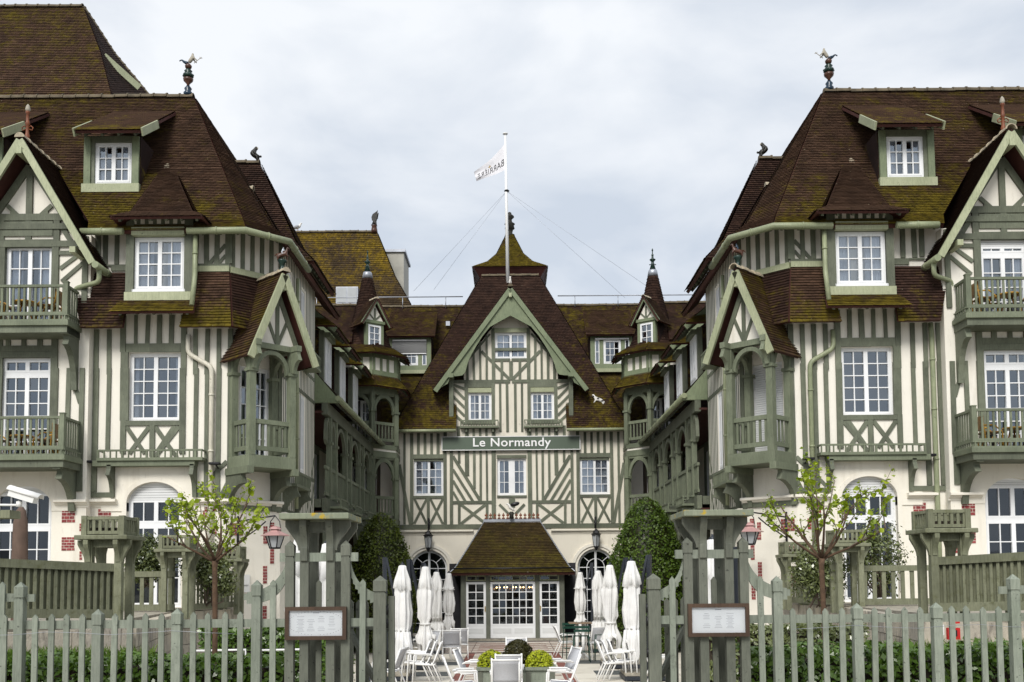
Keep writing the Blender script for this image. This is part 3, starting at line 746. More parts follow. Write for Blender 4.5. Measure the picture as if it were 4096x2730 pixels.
for s in (1, -1):
    MIR[0] = s
    timbers(FC, W1, P4, YC, half1, bars1)
    timbers(FC, W2, P3, YC, half2, bars2)
    timbers(FC, W3, P3, YC, half3, bars3)
    FC.rect('timber', 'timber', W1, wmx-.02, .0, wmz[1]+.005, wmz[1]+.13, -.02, .05)
    FC.rect('timber', 'timber', W1, wmx-.02, .0, wmz[0]-.10, wmz[0]-.005, -.02, .05)
    FC.rect('timber', 'timber', W1, -.13, .0, cz(1995), cz(2030), -.02, .04)
    flower_rail(FC, CP, cx(1844, YC, 1690), cx(1992, YC, 1690), cz(1708), cz(1683), .0, .28)
    for u in (1866, 1972): FC.rect('bracket', 'timber', CP, cx(u, YC, 1720)-.04, cx(u, YC, 1720)+.04, cz(1730), cz(1713), .0, .2)
    # ground floor: round headed windows with moulded surround
    c = ag_c
    arch_fill(FC, W1, c, ag_r, ag_zs, ag_rise, 'plaster_center', th=.3)
    arch_ring(FC, CP, c, ag_zs, .77, .88, .77, .88, -.05, .05, .1, 'plaster_ground')
    arch_ring(FC, CP, c, ag_zs, .88, 1.0, .88, 1.0, -.05, .10, .1, 'plaster_ground')
    fr = MB(); A = arc_pts(c, .76, ag_zs, .74, 0, math.pi, 16); B = arc_pts(c, .68, ag_zs, .66, 0, math.pi, 16)
    for k in range(16): FC.poly(fr, [B[k], A[k], A[k+1], B[k+1]], -.22, -.14)
    A = arc_pts(c, .38, ag_zs, .37, 0, math.pi, 12); B = arc_pts(c, .355, ag_zs, .345, 0, math.pi, 12)
    for k in range(12): FC.poly(fr, [B[k], A[k], A[k+1], B[k+1]], -.20, -.15)
    for sx in (-1, 1): FC.poly(fr, [(c+sx*.76,.15), (c+sx*.68,.15), (c+sx*.68,ag_zs), (c+sx*.76,ag_zs)], -.22, -.141)
    FC.poly(fr, [(c-.045,.15), (c+.045,.15), (c+.045,ag_zs+.70), (c-.045,ag_zs+.70)], -.21, -.13)
    for zz in (ag_zs-.02, ag_zs-.48, ag_zs-.94, ag_zs-1.4, ag_zs-1.86, ag_zs-2.3): FC.poly(fr, [(c-.70,zz), (c+.70,zz), (c+.70,zz+.03), (c-.70,zz+.03)], -.20, -.151)
    for sx in (-1, 1):
        FC.poly(fr, [(c+sx*.367-.012,.15), (c+sx*.367+.012,.15), (c+sx*.367+.012,ag_zs), (c+sx*.367-.012,ag_zs)], -.20, -.152)
        a = math.pi/2+sx*.85; FC.bar('muntin', 'white_frame', CP, (c+.37*math.cos(a), ag_zs+.36*math.sin(a)), (c+.69*math.cos(a), ag_zs+.67*math.sin(a)), .024, -.20, -.155)
    o = fr.build('window', 'white_frame', CP)
    gm = MB(); FC.poly(gm, [(c-.69,.15), (c+.69,.15), *arc_pts(c, .69, ag_zs, .67, 0, math.pi, 12)], -.182, -.178); gm.build('pane', 'glass_low_reflect', o)
    rm = MB(); FC.poly(rm, [(c-.95,0), (c+.95,0), (c+.95,3.9), (c-.95,3.9)], -1.0, -.9); rm.build('room', 'interior_gloom', o)  # flat near-black sheet stands for the unlit room
    cornice(FC, W1, -4.95, cx(1893, YC, 2125), cz(2119), .2, .13, 'plaster_center')
MIR[0] = 1
# arched gable: fill panel, barge boards, pendants
YG = 42.2; FG = Frame((0, YG))
def gp(u, v): p = at(u, v, YG); return (p.x, p.z)
apex = (0.0, at(2042, 1150, YG).z); foot = gp(1741, 1557)
GB = MB()
inner = [(1960,1308), (1930,1345), (1906,1383), (1888,1415), (1876,1440), (1868,1462), (1864,1479), (1860,1492), (1849,1502), (1830,1505), (1812,1506)]
arc0 = (0.0, at(2042, 1263, YG).z)
def gable_panel(mb):
    lo = [gp(*p) for p in inner]
    out0 = (0.0, apex[1]-.12); f = lambda t: (foot[0]*t, apex[1]-.12+(foot[1]-apex[1])*t)
    ts = [i/len(lo)*.80 for i in range(len(lo)+1)]; low = [arc0]+lo
    for k in range(len(lo)):
        FG.poly(mb, [low[k], f(ts[k]), f(ts[k+1]), low[k+1]], -.05, .0)
    e = low[-1]; FG.poly(mb, [e, f(.80), f(.99), (e[0]-.42, e[1]-.42), (e[0]-.22, e[1]-.30), (e[0]-.12, e[1]-.06)], -.05, .0)
for s in (1, -1):
    MIR[0] = s
    m_ = MB(); gable_panel(m_); m_.build('gable_panel', 'timber_gable', CP)
    FG.bar('barge_board', 'timber_gable', CP, (0, apex[1]-.10), (foot[0], foot[1]-.10), .19, -.04, .09)
    post = gp(1803, 1600)[0]
    FG.rect('gable_post', 'timber', CP, post-.09, post+.09, cz(1690, YG), cz(1500, YG), -.5, -.34)
    FG.rect('bracket', 'timber_gable', CP, post-.12, post+.12, cz(1510, YG), cz(1494, YG), -.4, .10)
    # gable roof
    dz = foot[1]-apex[1]; back = 45.3
    tiled(CP, [(foot[0]-.06, back, foot[1]-.05), (0, back, apex[1]+.05)], [(foot[0]-.06, YG+.0, foot[1]-.05), (0, YG+.0, apex[1]+.05)], 'tiles_dark', moss=(.05, -.1), th=.07)
MIR[0] = 1
FG.rect('apex_block', 'timber_light', CP, -.06, .06, apex[1]-.45, apex[1]-.28, -.02, .16)
ridge_tiles(CP, (0, YG-.1, apex[1]+.06), (0, 45.3, apex[1]+.06))
# steep main roof around the gable
RZ = at(2042, 1104, 45.75).z; rx = at(1927, 1104, 45.75).x; ey, ez = 42.3, z_eave
def msl(x0, z):  # point on the front slope at height z
    return (x0, ey+(45.75-ey)*(z-ez)/(RZ-ez), z)
def hipx(z): return -4.98+(rx+4.98)*(z-ez)/(RZ-ez)
for s in (1, -1):
    MIR[0] = s
    zs = [ez, ez+1.9, apex[1], RZ]
    rxs = [-2.30, -2.30, -.02, -.001]
    tiled(CP, [msl(hipx(z), z) for z in zs], [msl(x, z) for x, z in zip(rxs, zs)], 'tiles_dark', course=.095, moss=(.20, -.2), rafters=.45)
    tiled(CP, [(-4.98, 49.0, ez), (rx, 46.6, RZ)], [(-4.98, ey, ez), (rx, 45.75, RZ)], 'tiles_dark', moss=(.1, 0))
    gutter(CP, [(-4.98, ey-.06, ez-.02), (-2.3, ey-.06, ez-.02)], .07)
    downpipe(CP, [(-4.78, 42.6, ez-.1), (-4.78, 42.62, 5.8)], .05, 'timber')
MIR[0] = 1
ridge_tiles(CP, (rx, 45.75, RZ+.02), (-rx, 45.75, RZ+.02))
# name board
SG = thing('name_board', 'long green board with white lettering below the gable windows', 'sign', (0, YC-.2, cz(1772)))
sx0, sx1, sz0, sz1 = cx(1767, YC-.1, 1772), cx(2321, YC-.1, 1772), cz(1802, YC-.1), cz(1746, YC-.1)
FS = Frame((0, YC-.08)); FS.rect('board', 'sign_green', SG, sx0, sx1, sz0, sz1, 0, .08)
for a in ((sx0, sx1, sz0, sz0+.028), (sx0, sx1, sz1-.028, sz1), (sx0, sx0+.028, sz0+.028, sz1-.028), (sx1-.028, sx1, sz0+.028, sz1-.028)):
    FS.rect('border', 'letter_white', SG, *a, .06, .095)
def islands(me):
    """split a flat lettering mesh into one mesh per letter"""
    bm = bmesh.new(); bm.from_mesh(me); seen = set(); out = []
    for f in bm.faces:
        if f in seen: continue
        st = [f]; seen.add(f); grp = []
        while st:
            q = st.pop(); grp.append(q)
            for v in q.verts:
                for g in v.link_faces:
                    if g not in seen: seen.add(g); st.append(g)
        ids = {}; vv = []; ff = []
        for q in grp:
            row = []
            for v in q.verts:
                if v.index not in ids: ids[v.index] = len(vv); vv.append(v.co[:])
                row.append(ids[v.index])
            ff.append(row)
        m_ = bpy.data.meshes.new('letter'); m_.from_pydata(vv, [], ff); m_.materials.append(me.materials[0]); out.append(m_)
    bm.free(); return out
for m_ in islands(text_mesh('Le Normandy', .47, 'letter_white', .012, 1.06, .006)):
    link('letter', m_, SG, Matrix.Translation((0.0, YC-.08-.095, (sz0+sz1)/2+.02)) @ Matrix.Rotation(R(90), 4, 'X') @ Matrix.Diagonal((1.18, 1.08, 1, 1)))

# ================================================================ entrance porch with swept mossy roof
YP = 39.4
PO = thing('entrance_porch', 'glazed entrance porch under a steep mossy hipped roof', 'porch', (0, YP, 0))
FP = Frame((0, YP)); P6 = panel(1500, 2130, .3827)
def pxz(x, y): p = at(1500+x*.3827, 2130+y*.3827, YP); return p.x, p.z
ptop = at(2045, 2296, YP-.3).z
def porch_window(x0, x1, cols, leafs):
    a0, a1 = pxz(x0, 800)[0], pxz(x1, 800)[0]
    window(FP, PO, a0, a1, .12, pxz(1000, 515)[1], cas=leafs, cols=cols, rows=5, curtain=0, rec=.02, fw=.045, cw=.06, mw=.035, room=0)
a_l, a_r = pxz(952, 800)[0], pxz(1160, 800)[0]; m_l = pxz(1205, 800)[0]
zd = pxz(1000, 520)[1]; zpan = pxz(1000, 985)[1]
for s in (1, -1):
    MIR[0] = s
    window(FP, PO, a_l, a_r, zpan, zd, cas=1, cols=2, rows=5, curtain=0, rec=.03, fw=.03, cw=.06, mw=.03, room=0, gm='glass_low_reflect')
    d_ = MB(); FP.poly(d_, [(a_l,.1), (a_r,.1), (a_r,zpan), (a_l,zpan)], -.07, -.02); d_ = d_.build('door_panel', 'white_frame', PO)
    FP.rect('moulding', 'shutter', d_, a_l+.1, a_r-.1, .28, zpan-.08, -.03, -.012)
    FP.rect('handle', 'brass', PO, a_r-.05, a_r-.015, 1.12, 1.32, -.02, .03)
    window(FP, PO, a_l, a_r, zd+.03, ptop-.05, cas=1, cols=2, rows=1, curtain=0, rec=.05, fw=.03, cw=.02, mw=.02, mat='timber_light', room=0, name='transom_window', gm='glass_low_reflect')
    for x0, x1 in ((1160, 1205),):
        FP.rect('post', 'gate_paint', PO, pxz(x0, 800)[0]+.004, pxz(x1, 800)[0]-.004, 0, ptop, -.14, .05)
    FP.rect('post', 'gate_paint', PO, pxz(900, 800)[0], a_l-.004, 0, ptop, -.14, .05)
    # side return wall
    xs = pxz(900, 800)[0]
    PO2 = MB().box(xs, xs+.1, YP+.1, YC-.05, 0, ptop).build('side_wall', 'gate_paint', PO)
    for k in range(4): block('muntin', 'timber', PO, xs-.03, xs+.02, YP+.3+k*.8, YP+.4+k*.8, 0, ptop)
MIR[0] = 1
window(FP, PO, m_l, -m_l, zpan, zd, cas=1, cols=6, rows=5, curtain=0, rec=.03, fw=.03, cw=.06, mw=.03, room=0, gm='glass_low_reflect')
d_ = MB(); FP.poly(d_, [(m_l,.1), (-m_l,.1), (-m_l,zpan), (m_l,zpan)], -.07, -.02); d_ = d_.build('door_panel', 'white_frame', PO)
for a, b in ((m_l+.1, -.06), (.06, -m_l-.1)): FP.rect('moulding', 'shutter', d_, a, b, .28, zpan-.08, -.03, -.012)
window(FP, PO, m_l, -m_l, zd+.03, ptop-.05, cas=1, cols=6, rows=1, curtain=0, rec=.05, fw=.03, cw=.02, mw=.02, mat='timber_light', room=0, name='transom_window', gm='glass_low_reflect')
FP.rect('lintel', 'gate_paint', PO, pxz(900, 800)[0], -pxz(900, 800)[0], ptop-.05, ptop+.12, -.14, .06)
FP.rect('room', 'interior_gloom', PO, -2.6, 2.6, .02, 3.0, -2.9, -2.85)  # near-black sheet paints in the dark depth of the porch
FP.rect('door_step', 'concrete_slab', PO, -2.6, 2.6, -.02, .085, -.3, .25)
# chandeliers glimpsed inside the porch
for x, y in ((-.75, 1.2), (.55, 1.4), (-.1, 2.0)):
    ch = thing('chandelier', 'lit chandelier inside the %s bay of the glazed porch' % ('left' if x < -.3 else ('right' if x > .3 else 'middle')), 'chandelier', (x, YP+y, 1.6), group='chandeliers inside the porch')
    mb = MB().tube([(x, YP+y, 2.9), (x, YP+y, 2.0)], .012, 6).lathe([(.02,-.1), (.06,0), (.02,.1)], (x, YP+y, 1.95), 8)
    for k in range(6):
        a = k*math.pi/3; mb.tube([(x, YP+y, 1.92), (x+.16*math.cos(a), YP+y+.16*math.sin(a), 1.86), (x+.24*math.cos(a), YP+y+.24*math.sin(a), 1.98)], .01, 5)
    mb.build('arm', 'brass', ch)
    for k in range(6):
        a = k*math.pi/3; b_ = MB().ball((x+.24*math.cos(a), YP+y+.24*math.sin(a), 2.02), .025, 6, 5).build('bulb', 'bulb', ch)
# porch roof: bell-cast hip
def pr(u, v, Y): p = at(u, v, Y); return (p.x, Y, p.z)
el = at(1800, 2296, YP-.45); tz_ = at(2045, 2086, 41.6).z; tl = at(1939, 2086, 41.6).x
fl = [(el.x, YP-.45, el.z+.02), (at(1822, 2272, YP).x, YP-.05, at(2045, 2272, YP).z), (at(1868, 2200, YP+.7).x, YP+.7, at(2045, 2200, YP+.7).z), (tl, 41.6, tz_)]
frr = [(-x, y, z) for x, y, z in fl]
tiled(PO, fl, frr, 'tiles_olive', course=.10, moss=(.20, .02), rafters=.4)
MIR[0] = 1
for s in (1, -1):
    MIR[0] = s
    tiled(PO, [(fl[0][0], YC, fl[0][2]), (fl[1][0], YC, fl[1][2]), (fl[2][0], YC, fl[2][2]), (tl, YC, tz_)], fl, 'tiles_olive', course=.10, moss=(.20, .02))
    v_ = [Vector(p) for p in fl]; MB().tube([p+Vector((0, 0, .03)) for p in v_], .03, 6).build('hip_cap', 'zinc', PO)
MIR[0] = 1
MB().box(tl-.05, -tl+.05, 41.5, YC, tz_-.08, tz_+.10).build('ridge_cap', 'zinc', PO)
gutter(PO, [(fl[0][0]+.05, YP-.2, fl[0][2]+.17), (-fl[0][0]-.05, YP-.2, fl[0][2]+.17)], .035, 'black_iron')
# terracotta cresting on the porch ridge
cr = thing('ridge_cresting', 'row of orange terracotta crest ornaments along the porch ridge', 'cresting', (0, 41.5, tz_+.1))
for k in range(13):
    x = tl+.06+(-2*tl-.12)*k/12
    if abs(x) < .12: continue
    FZ = Frame((x, 41.5)); mb = MB(); z = tz_+.1
    FZ.poly(mb, [(-.065,z), (.065,z), (.05,z+.05), (-.05,z+.05)], -.03, .03); FZ.poly(mb, [(-.015,z+.05), (.015,z+.05), (.022,z+.20), (0,z+.25), (-.022,z+.20)], -.02, .02)
    FZ.poly(mb, [(-.06,z+.12), (-.02,z+.09), (-.015,z+.15), (-.05,z+.19)], -.02, .02); FZ.poly(mb, [(.02,z+.09), (.06,z+.12), (.05,z+.19), (.015,z+.15)], -.02, .02)
    mb.build('crest', 'terracotta', cr)
# wall lanterns either side
for sx_ in (1, -1):
    MIR[0] = sx_
    lx, lz = cx(1713, YC-.4, 2130), cz(2148, YC-.4); yl = YC-.45
    L_ = thing('wall_lantern', 'black hanging lantern above the arched window %s of the porch' % ('left' if sx_ > 0 else 'right'), 'lantern', (sx_*lx, YC-.1, lz), group='black lanterns on the centre building')
    MB().tube([(lx, YC-.02, lz+.95), (lx, YC-.02, lz+.3)], .05, 6).tube([(lx, YC-.02, lz+.85), (lx, yl, lz+.95), (lx, yl, lz+.3)], .025, 6).build('arm', 'black_iron', L_)
    MB().lathe([(.02,.36), (.05,.34), (.14,.22), (.16,.16), (.25,.10), (.24,.07)][::-1], (lx, yl, lz), 6, False).build('lamp_cap', 'black_iron', L_)
    MB().lathe([(.02,-.62), (.05,-.56), (.11,-.50), (.19,.07)], (lx, yl, lz), 4, False).build('lamp_glass', 'glass_white', L_)
    b = MB()
    for k in range(4):
        a = math.pi/2*k; b.tube([(lx+.115*math.cos(a), yl+.115*math.sin(a), lz-.51), (lx+.20*math.cos(a), yl+.20*math.sin(a), lz+.08)], .014, 5)
    b.lathe([(.03,-.70), (.12,-.53), (.12,-.49)], (lx, yl, lz), 6, False).build('lamp_cage', 'black_iron', L_); L_.scale = (.85, .85, .85)
MIR[0] = 1
# ================================================================ front wings
A1 = panel(0, 0, .5741); A2 = panel(0, 800, .4464); A3 = panel(600, 800, .4464); A4 = panel(0, 1400, .4464); A5 = panel(600, 1400, .4464)
YF = 25.0
def wx(u, Y=YF, v=1400): return at(u, v, Y).x
def wz(v, Y=YF, u=500): return at(u, v, Y).z
def railing(parent, p, q, z0, z1, step=.125, mat='balcony_paint', bw=.05, bt=.03, rail=.06, rw=.07, skip_ends=False, name='baluster'):
    """top and bottom rail with a separate object for every baluster"""
    p, q = Vector((*p[:2], 0)), Vector((*q[:2], 0)); d = q-p; n = max(2, int(round(d.length/step))); Z = Vector((0, 0, 1))
    bar3('rail', mat, parent, p+Z*(z1-rail/2), q+Z*(z1-rail/2), rw, rail); bar3('rail', mat, parent, p+Z*(z0+rail/2), q+Z*(z0+rail/2), rw*.8, rail)
    for k in range(n):
        c = p+d*((k+.5)/n); bar3(name, mat, parent, c+Z*(z0+rail), c+Z*(z1-rail), bt, bw, d)
def balcony(parent, x0, x1, yw, dep, zf, h, brackets=(), step=.135):
    o = MB().box(x0, x1, yw-dep, yw-.02, zf-.14, zf-.02).build('balcony', 'balcony_paint', parent, .008)
    MB().box(x0+.05, x1-.05, yw-dep+.06, yw-.02, zf-.30, zf-.14).build('joist', 'timber', o)
    zt = zf+h; yf = yw-dep
    ins = .10
    for x in (x0+ins, x1-ins): block('post', 'balcony_paint', o, x-.055, x+.055, yf+ins-.055, yf+ins+.055, zf-.02, zt+.05); block('post_cap', 'balcony_paint', o, x-.065, x+.065, yf+ins-.065, yf+ins+.065, zt+.05, zt+.075)
    railing(o, (x0+ins, yf+ins), (x1-ins, yf+ins), zf+.14, zt, step)
    for x in (x0+ins, x1-ins): railing(o, (x, yf+ins), (x, yw-.05), zf+.14, zt, step)
    # little outer row at floor level
    for p, q in (((x0+.03, yf+.03), (x1-.03, yf+.03)), ((x0+.03, yf+.03), (x0+.03, yw-.1)), ((x1-.03, yf+.03), (x1-.03, yw-.1))):
        railing(o, p, q, zf-.02, zf+.13, .12, bw=.035, bt=.03, rail=.03, rw=.04)
    return o
def brick_patch(F, parent, a0, a1, z0, z1, rows=5, bl=.125, d=.012):
    o = MB(); F.poly(o, [(a0,z0), (a1,z0), (a1,z1), (a0,z1)], -.02, d-.004); o = o.build('brick_panel', 'mortar', parent)
    h = (z1-z0)/rows
    for r in range(rows):
        x = a0-(bl/2 if r % 2 else 0); 
        while x < a1-.01:
            xa, xb = max(x+.006, a0+.004), min(x+bl-.006, a1-.004)
            if xb-xa > .02: F.rect('brick', 'brick', o, xa, xb, z0+r*h+.007, z0+(r+1)*h-.007, -.01, d+random.uniform(.0, .006))
            x += bl
def hipped(parent, ex0, ex1, ye, ze, apex, apex_len, yb, mat='tiles_brown', flare=.35, fz=.22, moss=(.1, 0), raft=.35, course=.08):
    """small bell-cast hip over a bay: front triangle/trapezoid and two sides running back"""
    ax, ay, az = apex; l0, l1 = ax-apex_len/2, ax+apex_len/2
    fl = [(ex0, ye, ze), (ex0+flare, ye+flare, ze+fz), (l0, ay, az)]; fr = [(ex1, ye, ze), (ex1-flare, ye+flare, ze+fz), (l1, ay, az)]
    tiled(parent, fl, fr, mat, moss=moss, rafters=raft, th=.06, course=course)
    tiled(parent, [(ex0, yb, ze), (ex0+flare, yb, ze+fz), (l0, yb, az)], fl, mat, moss=moss, th=.06, course=course)
    tiled(parent, fr, [(ex1, yb, ze), (ex1-flare, yb, ze+fz), (l1, yb, az)], mat, moss=moss, th=.06, course=course)

def wing(side, sh, label):
    MIR[0] = side
    W = thing('hotel_wing', label, 'building', (side*-10.0, YF, 0), group='half timbered hotel wings')
    F = Frame((0, YF))
    # ---- front wall with openings
    w2 = (wx(515), wx(724), wz(1685), wz(1411))
    gw = (wx(508, YF, 2050), wx(729, YF, 2050), 1.75, wz(1930)); gzs, gri = wz(2012), wz(1930)-wz(2012)
    xr = wx(919, YF, 1086); WB = 9.02; gxl = -11.84-sh+1.42
    wall = F.wall('wall', 'plaster', W, gxl, xr, 4.1, 11.26, [w2, (gw[0], gw[1], 4.1, gw[3])], th=.3)
    base = F.wall('wall', 'plaster_ground', W, gxl, xr, .6, 4.1, [(gw[0], gw[1], 1.75, 4.1)], th=.3)
    hz = gw[3]
    # the arched window rises above the string course: fill around its head
    hb = F.wall('wall', 'plaster_ground', W, gw[0]-.62, gw[1]+.55, 4.1, hz+.42, [(gw[0], gw[1], 4.1, hz)], th=.2, d=.03)
    arch_fill(F, hb, (gw[0]+gw[1])/2, (gw[1]-gw[0])/2, gzs, gri, 'plaster_ground', th=.2, d=.03)
    arch_ring(F, hb, (gw[0]+gw[1])/2, gzs, (gw[1]-gw[0])/2, (gw[1]-gw[0])/2+.11, gri, gri+.11, -.02, .055, 2.0, 'plaster_ground')
    window(F, W, gw[0], gw[1], 1.75, hz, cas=2, cols=2, rows=3, transom=.66, rec=.15, curtain=.25, d=.03, shut=.13, fw=.06, gm='glass_low_reflect')
    window(F, W, *w2, rows=5, curtain=.35 if side > 0 else .0, rec=.12, fw=.05, cw=.05)
    # ---- timbers, second floor
    timbers(F, wall, A2, YF, [(725,1165,765,1568), (845,1165,885,1568), (960,1165,1000,1568), (1085,1366,1152,1568), (1085,1040,1135,1366), (1135,1290,1568,1366),
                              (1205,1035,1235,1290), (1310,1035,1345,1290), (1415,1035,1450,1290), (1520,1035,1555,1290)])
    timbers(F, wall, A3, YF, [(0,1290,280,1366), (65,1035,110,1290), (175,1035,215,1290), (280,1035,330,1568), (390,1160,430,1568), (495,1160,535,1568), (600,1160,638,1568), (700,1160,745,1568)])
    timbers(F, wall, A4, YF, [(710,166,755,1275), (832,166,878,1275), (955,166,992,900), (1080,166,1152,636), (1080,636,1130,930), (1130,636,1568,680), (1350,680,1390,1000), (630,1280,1000,1325)],
            [(1135,690,1300,930,36), (1340,690,1160,930,36), (1395,690,1560,930,36), (1568,680,1420,900,36)])
    timbers(F, wall, A5, YF, [(0,636,275,680), (268,166,322,930), (390,166,430,1300), (490,166,528,1300), (595,166,635,1300), (695,166,740,1300), (420,1280,760,1325), (0,680,40,960)],
            [(45,690,240,960,36), (262,690,48,960,36), (425,1270,690,1000,36), (640,1300,700,1180,30)])
    flower_rail(F, W, wx(392, YF-.35, 1820), wx(806, YF-.35, 1820), wz(1832, YF-.35), wz(1799, YF-.35), -.01, .38, step=.14)
    MB().box(wx(400), wx(800), YF-.33, YF, wz(1865, YF-.3), wz(1834, YF-.3)-.05).build('ledge_beam', 'balcony_paint', W)
    for u in (441, 772): bracket(F, W, wx(u, YF-.2, 1950), wz(1990), wz(1865), .33, .10, 'timber')
    # ---- third floor strip between pent roof and eaves
    timbers(F, wall, A2, YF, [(860,240,905,570), (930,280,970,580), (1030,280,1070,580), (1000,585,1140,640), (860,585,1000,600)])
    timbers(F, wall, A3, YF, [(425,240,438,575), (490,240,530,575), (585,240,625,575), (676,240,742,575), (425,575,715,600)], [(520,590,680,405,30), (600,590,680,500,26)])
    timbers(F, wall, A3, YF, [(415,600,716,650)], mat='timber_light', d=.08)
    # ---- string course and brick panels
    cornice(F, base, wx(352, YF, 2010), wx(470, YF, 2010), wz(1998), .19, .17); cornice(F, base, wx(775, YF, 2010), xr+.07, wz(1998, YF, 850), .19, .17)
    for (u0, u1, v0, v1) in ((393,445,2036,2090), (410,425,2170,2200), (812,829,2028,2075), (852,868,2028,2050), (852,868,2095,2140)):
        brick_patch(F, base, wx(u0, YF, v0), wx(u1, YF, v0), wz(v1), wz(v0), rows=max(2, int((v1-v0)/11)))
    # ---- projecting window bay on the third floor with its own hipped roof
    YB = YF-.38; FB = Frame((0, YB)); b0, b1 = wx(509, YB, 1000), wx(770, YB, 1000); bz0, bz1 = wz(1202, YB), wz(872, YB)
    bw = (wx(536, YB, 1050), wx(738, YB, 1050), wz(1162, YB), wz(950, YB))
    bay = FB.wall('bay', 'timber', W, b0, b1, bz0, bz1, [bw], th=.25)
    MB().box(b0+.004, b0+.1, YB+.26, YF, bz0, bz1).build('cheek', 'timber', bay); MB().box(b1-.1, b1-.004, YB+.26, YF, bz0, bz1).build('cheek', 'timber', bay)
    for a0, a1, z0, z1, dd in ((b0-.02, bw[0], bz0+.2, bz1, .04), (bw[1], b1+.02, bz0+.2, bz1, .04), (b0-.04, b1+.04, bz0-.02, bz0+.19, .06)):
        FB.rect('timber', 'timber' if dd < .05 else 'timber_light', bay, a0, a1, z0, z1, -.02, dd)
    FB.rect('roller_box', 'timber_light', bay, bw[0]-.02, bw[1]+.03, bw[3]+.005, bw[3]+.20, 0, .16)
    for k in range(7): FB.rect('infill', 'plaster', bay, b0+.12+k*.2, b0+.22+k*.2, bz1-.16, bz1-.03, -.02, .012)
    window(FB, W, *bw, rows=4, curtain=.9, rec=.06, sill=1)
    hipped(W, wx(440, YF-.95, 865), wx(812, YF-.95, 865), YF-.95, wz(868, YF-.95), (wx(672, 26.3, 660), 26.35, at(672, 668, 26.35).z), .25, 27.0, moss=(.0, -.1))
    MB().lathe([(.17,-.16), (.12,-.02), (.03,.09)], (wx(672, 26.3, 660), 26.3, at(672, 668, 26.3).z), 6, False).build('ridge_cap', 'ridge_pale', W)
    # pent roof under the bay and the lower pent roofs either side
    ze1 = wz(1247, YF-.85)
    tiled(W, [(wx(438, YF-.85, 1245), YF-.85, ze1), (b0-.1, YB-.02, bz0-.02)], [(wx(775, YF-.85, 1245), YF-.85, ze1), (b1+.1, YB-.02, bz0-.02)], moss=(.46, .2), rafters=.36, th=.06)
    z9, z8 = wz(1092), wz(1308, YF-.55)
    tiled(W, [(wx(322, YF-.55, 1300), YF-.55, z8), (wx(350, YF, 1095)-.4, YF-.02, z9)], [(wx(492, YF-.55, 1300), YF-.55, z8), (b0, YF-.02, z9)], 'tiles_dark', moss=(.14, -.15), rafters=.36, th=.06)
    tiled(W, [(wx(718, YF-.55, 1300), YF-.55, z8), (b1, YF-.02, z9)], [(xr+.21, YF-.55, z8), (xr, YF-.02, z9)], 'tiles_brown', moss=(.30, -.12), rafters=.36, th=.06)
    # ---- chamfered corner and court side
    FCh = Frame((xr, YF), R(45)); LC = 1.5; c2 = FCh.P(LC, 0)
    dw = (.30, 1.2, 5.42, 7.75)
    wch = FCh.wall('wall', 'plaster', W, 0, LC, 4.1, 11.26, [dw], th=.25); bch = FCh.wall('wall', 'plaster_ground', W, 0, LC, .6, 4.1, th=.2)
    for k in range(6):
        a = .02+k*.275; FCh.rect('timber', 'timber', wch, a, a+.10, z9-.1, 11.2, -.02, .045)
        if k in (0, 5): FCh.rect('timber', 'timber', wch, a, a+.10, 4.1, 8.4, -.02, .045)
    FCh.rect('timber', 'timber_light', wch, 0, LC, z9-.03, z9+.12, -.02, .08); FCh.rect('timber', 'timber', wch, 0, LC, 4.12, 4.28, -.02, .05)
    cornice(FCh, bch, -.0, LC, wz(1998, YF, 850), .19, .17)
    window(FCh, W, *dw, cas=2, cols=2, rows=5, curtain=.3, rec=.1, shut=.0 if side > 0 else .96)
    d5 = .55; e1 = FCh.P(0, 0)+Vector((d5*.414, -d5, 0)); e2 = c2+Vector((d5, -d5*.414, 0))
    tiled(W, [(e1.x, e1.y, z8), (xr, YF, z9)], [(e2.x, e2.y, z8), (c2.x, c2.y, z9)], 'tiles_dark', moss=(.1, -.12), th=.06)
    for (a0, a1, z0, z1) in ((.06,.44,3.49,3.80), (.06,.44,2.81,3.14), (.06,.44,2.13,2.47), (1.0,1.12,3.3,3.75), (1.2,1.32,2.8,3.25), (1.0,1.12,2.3,2.75), (1.2,1.32,1.8,2.25), (1.0,1.12,1.4,1.75), (1.2,1.32,3.6,3.85)):
        brick_patch(FCh, bch, a0, a1, z0, z1, rows=max(4, int((z1-z0)/.075)))
    FCt = Frame((c2.x, c2.y), R(90)); LW = 30.5-c2.y
    cw_ = [(2.35, 2.95, 5.4, 7.6), (.55, 1.15, 5.4, 7.6)]; cw3 = [(.55, 1.1, 9.0, 10.6), (2.35, 2.95, 9.0, 10.6)]
    wct = FCt.wall('wall', 'plaster', W, 0, LW, 4.1, 11.3, cw_+cw3, th=.25); bct = FCt.wall('wall', 'plaster_ground', W, 0, LW, .0, 4.1, [(1.1, 1.9, 1.6, 3.75)], th=.3)
    arch_fill(FCt, bct, 1.5, .4, 3.4, .35, 'plaster_ground', th=.28)
    window(FCt, W, 1.1, 1.9, 1.6, 3.75, rows=3, curtain=0, rec=.2, shut=.55)
    for h in cw_+cw3:
        window(FCt, W, *h, rows=4, curtain=.6, rec=.03)
    k = 0.03
    while k < LW:
        inw = [h for h in cw_+cw3 if h[0]-.06 < k < h[1]+.02]
        if not inw: FCt.rect('timber', 'timber', wct, k, k+.075, 4.2, 11.2, -.02, .007)
        else:
            for z0, z1 in ((4.2, 5.36), (7.68, 8.95), (10.68, 11.2)): FCt.rect('timber', 'timber', wct, k, k+.075, z0, z1, -.02, .007)
        k += .205
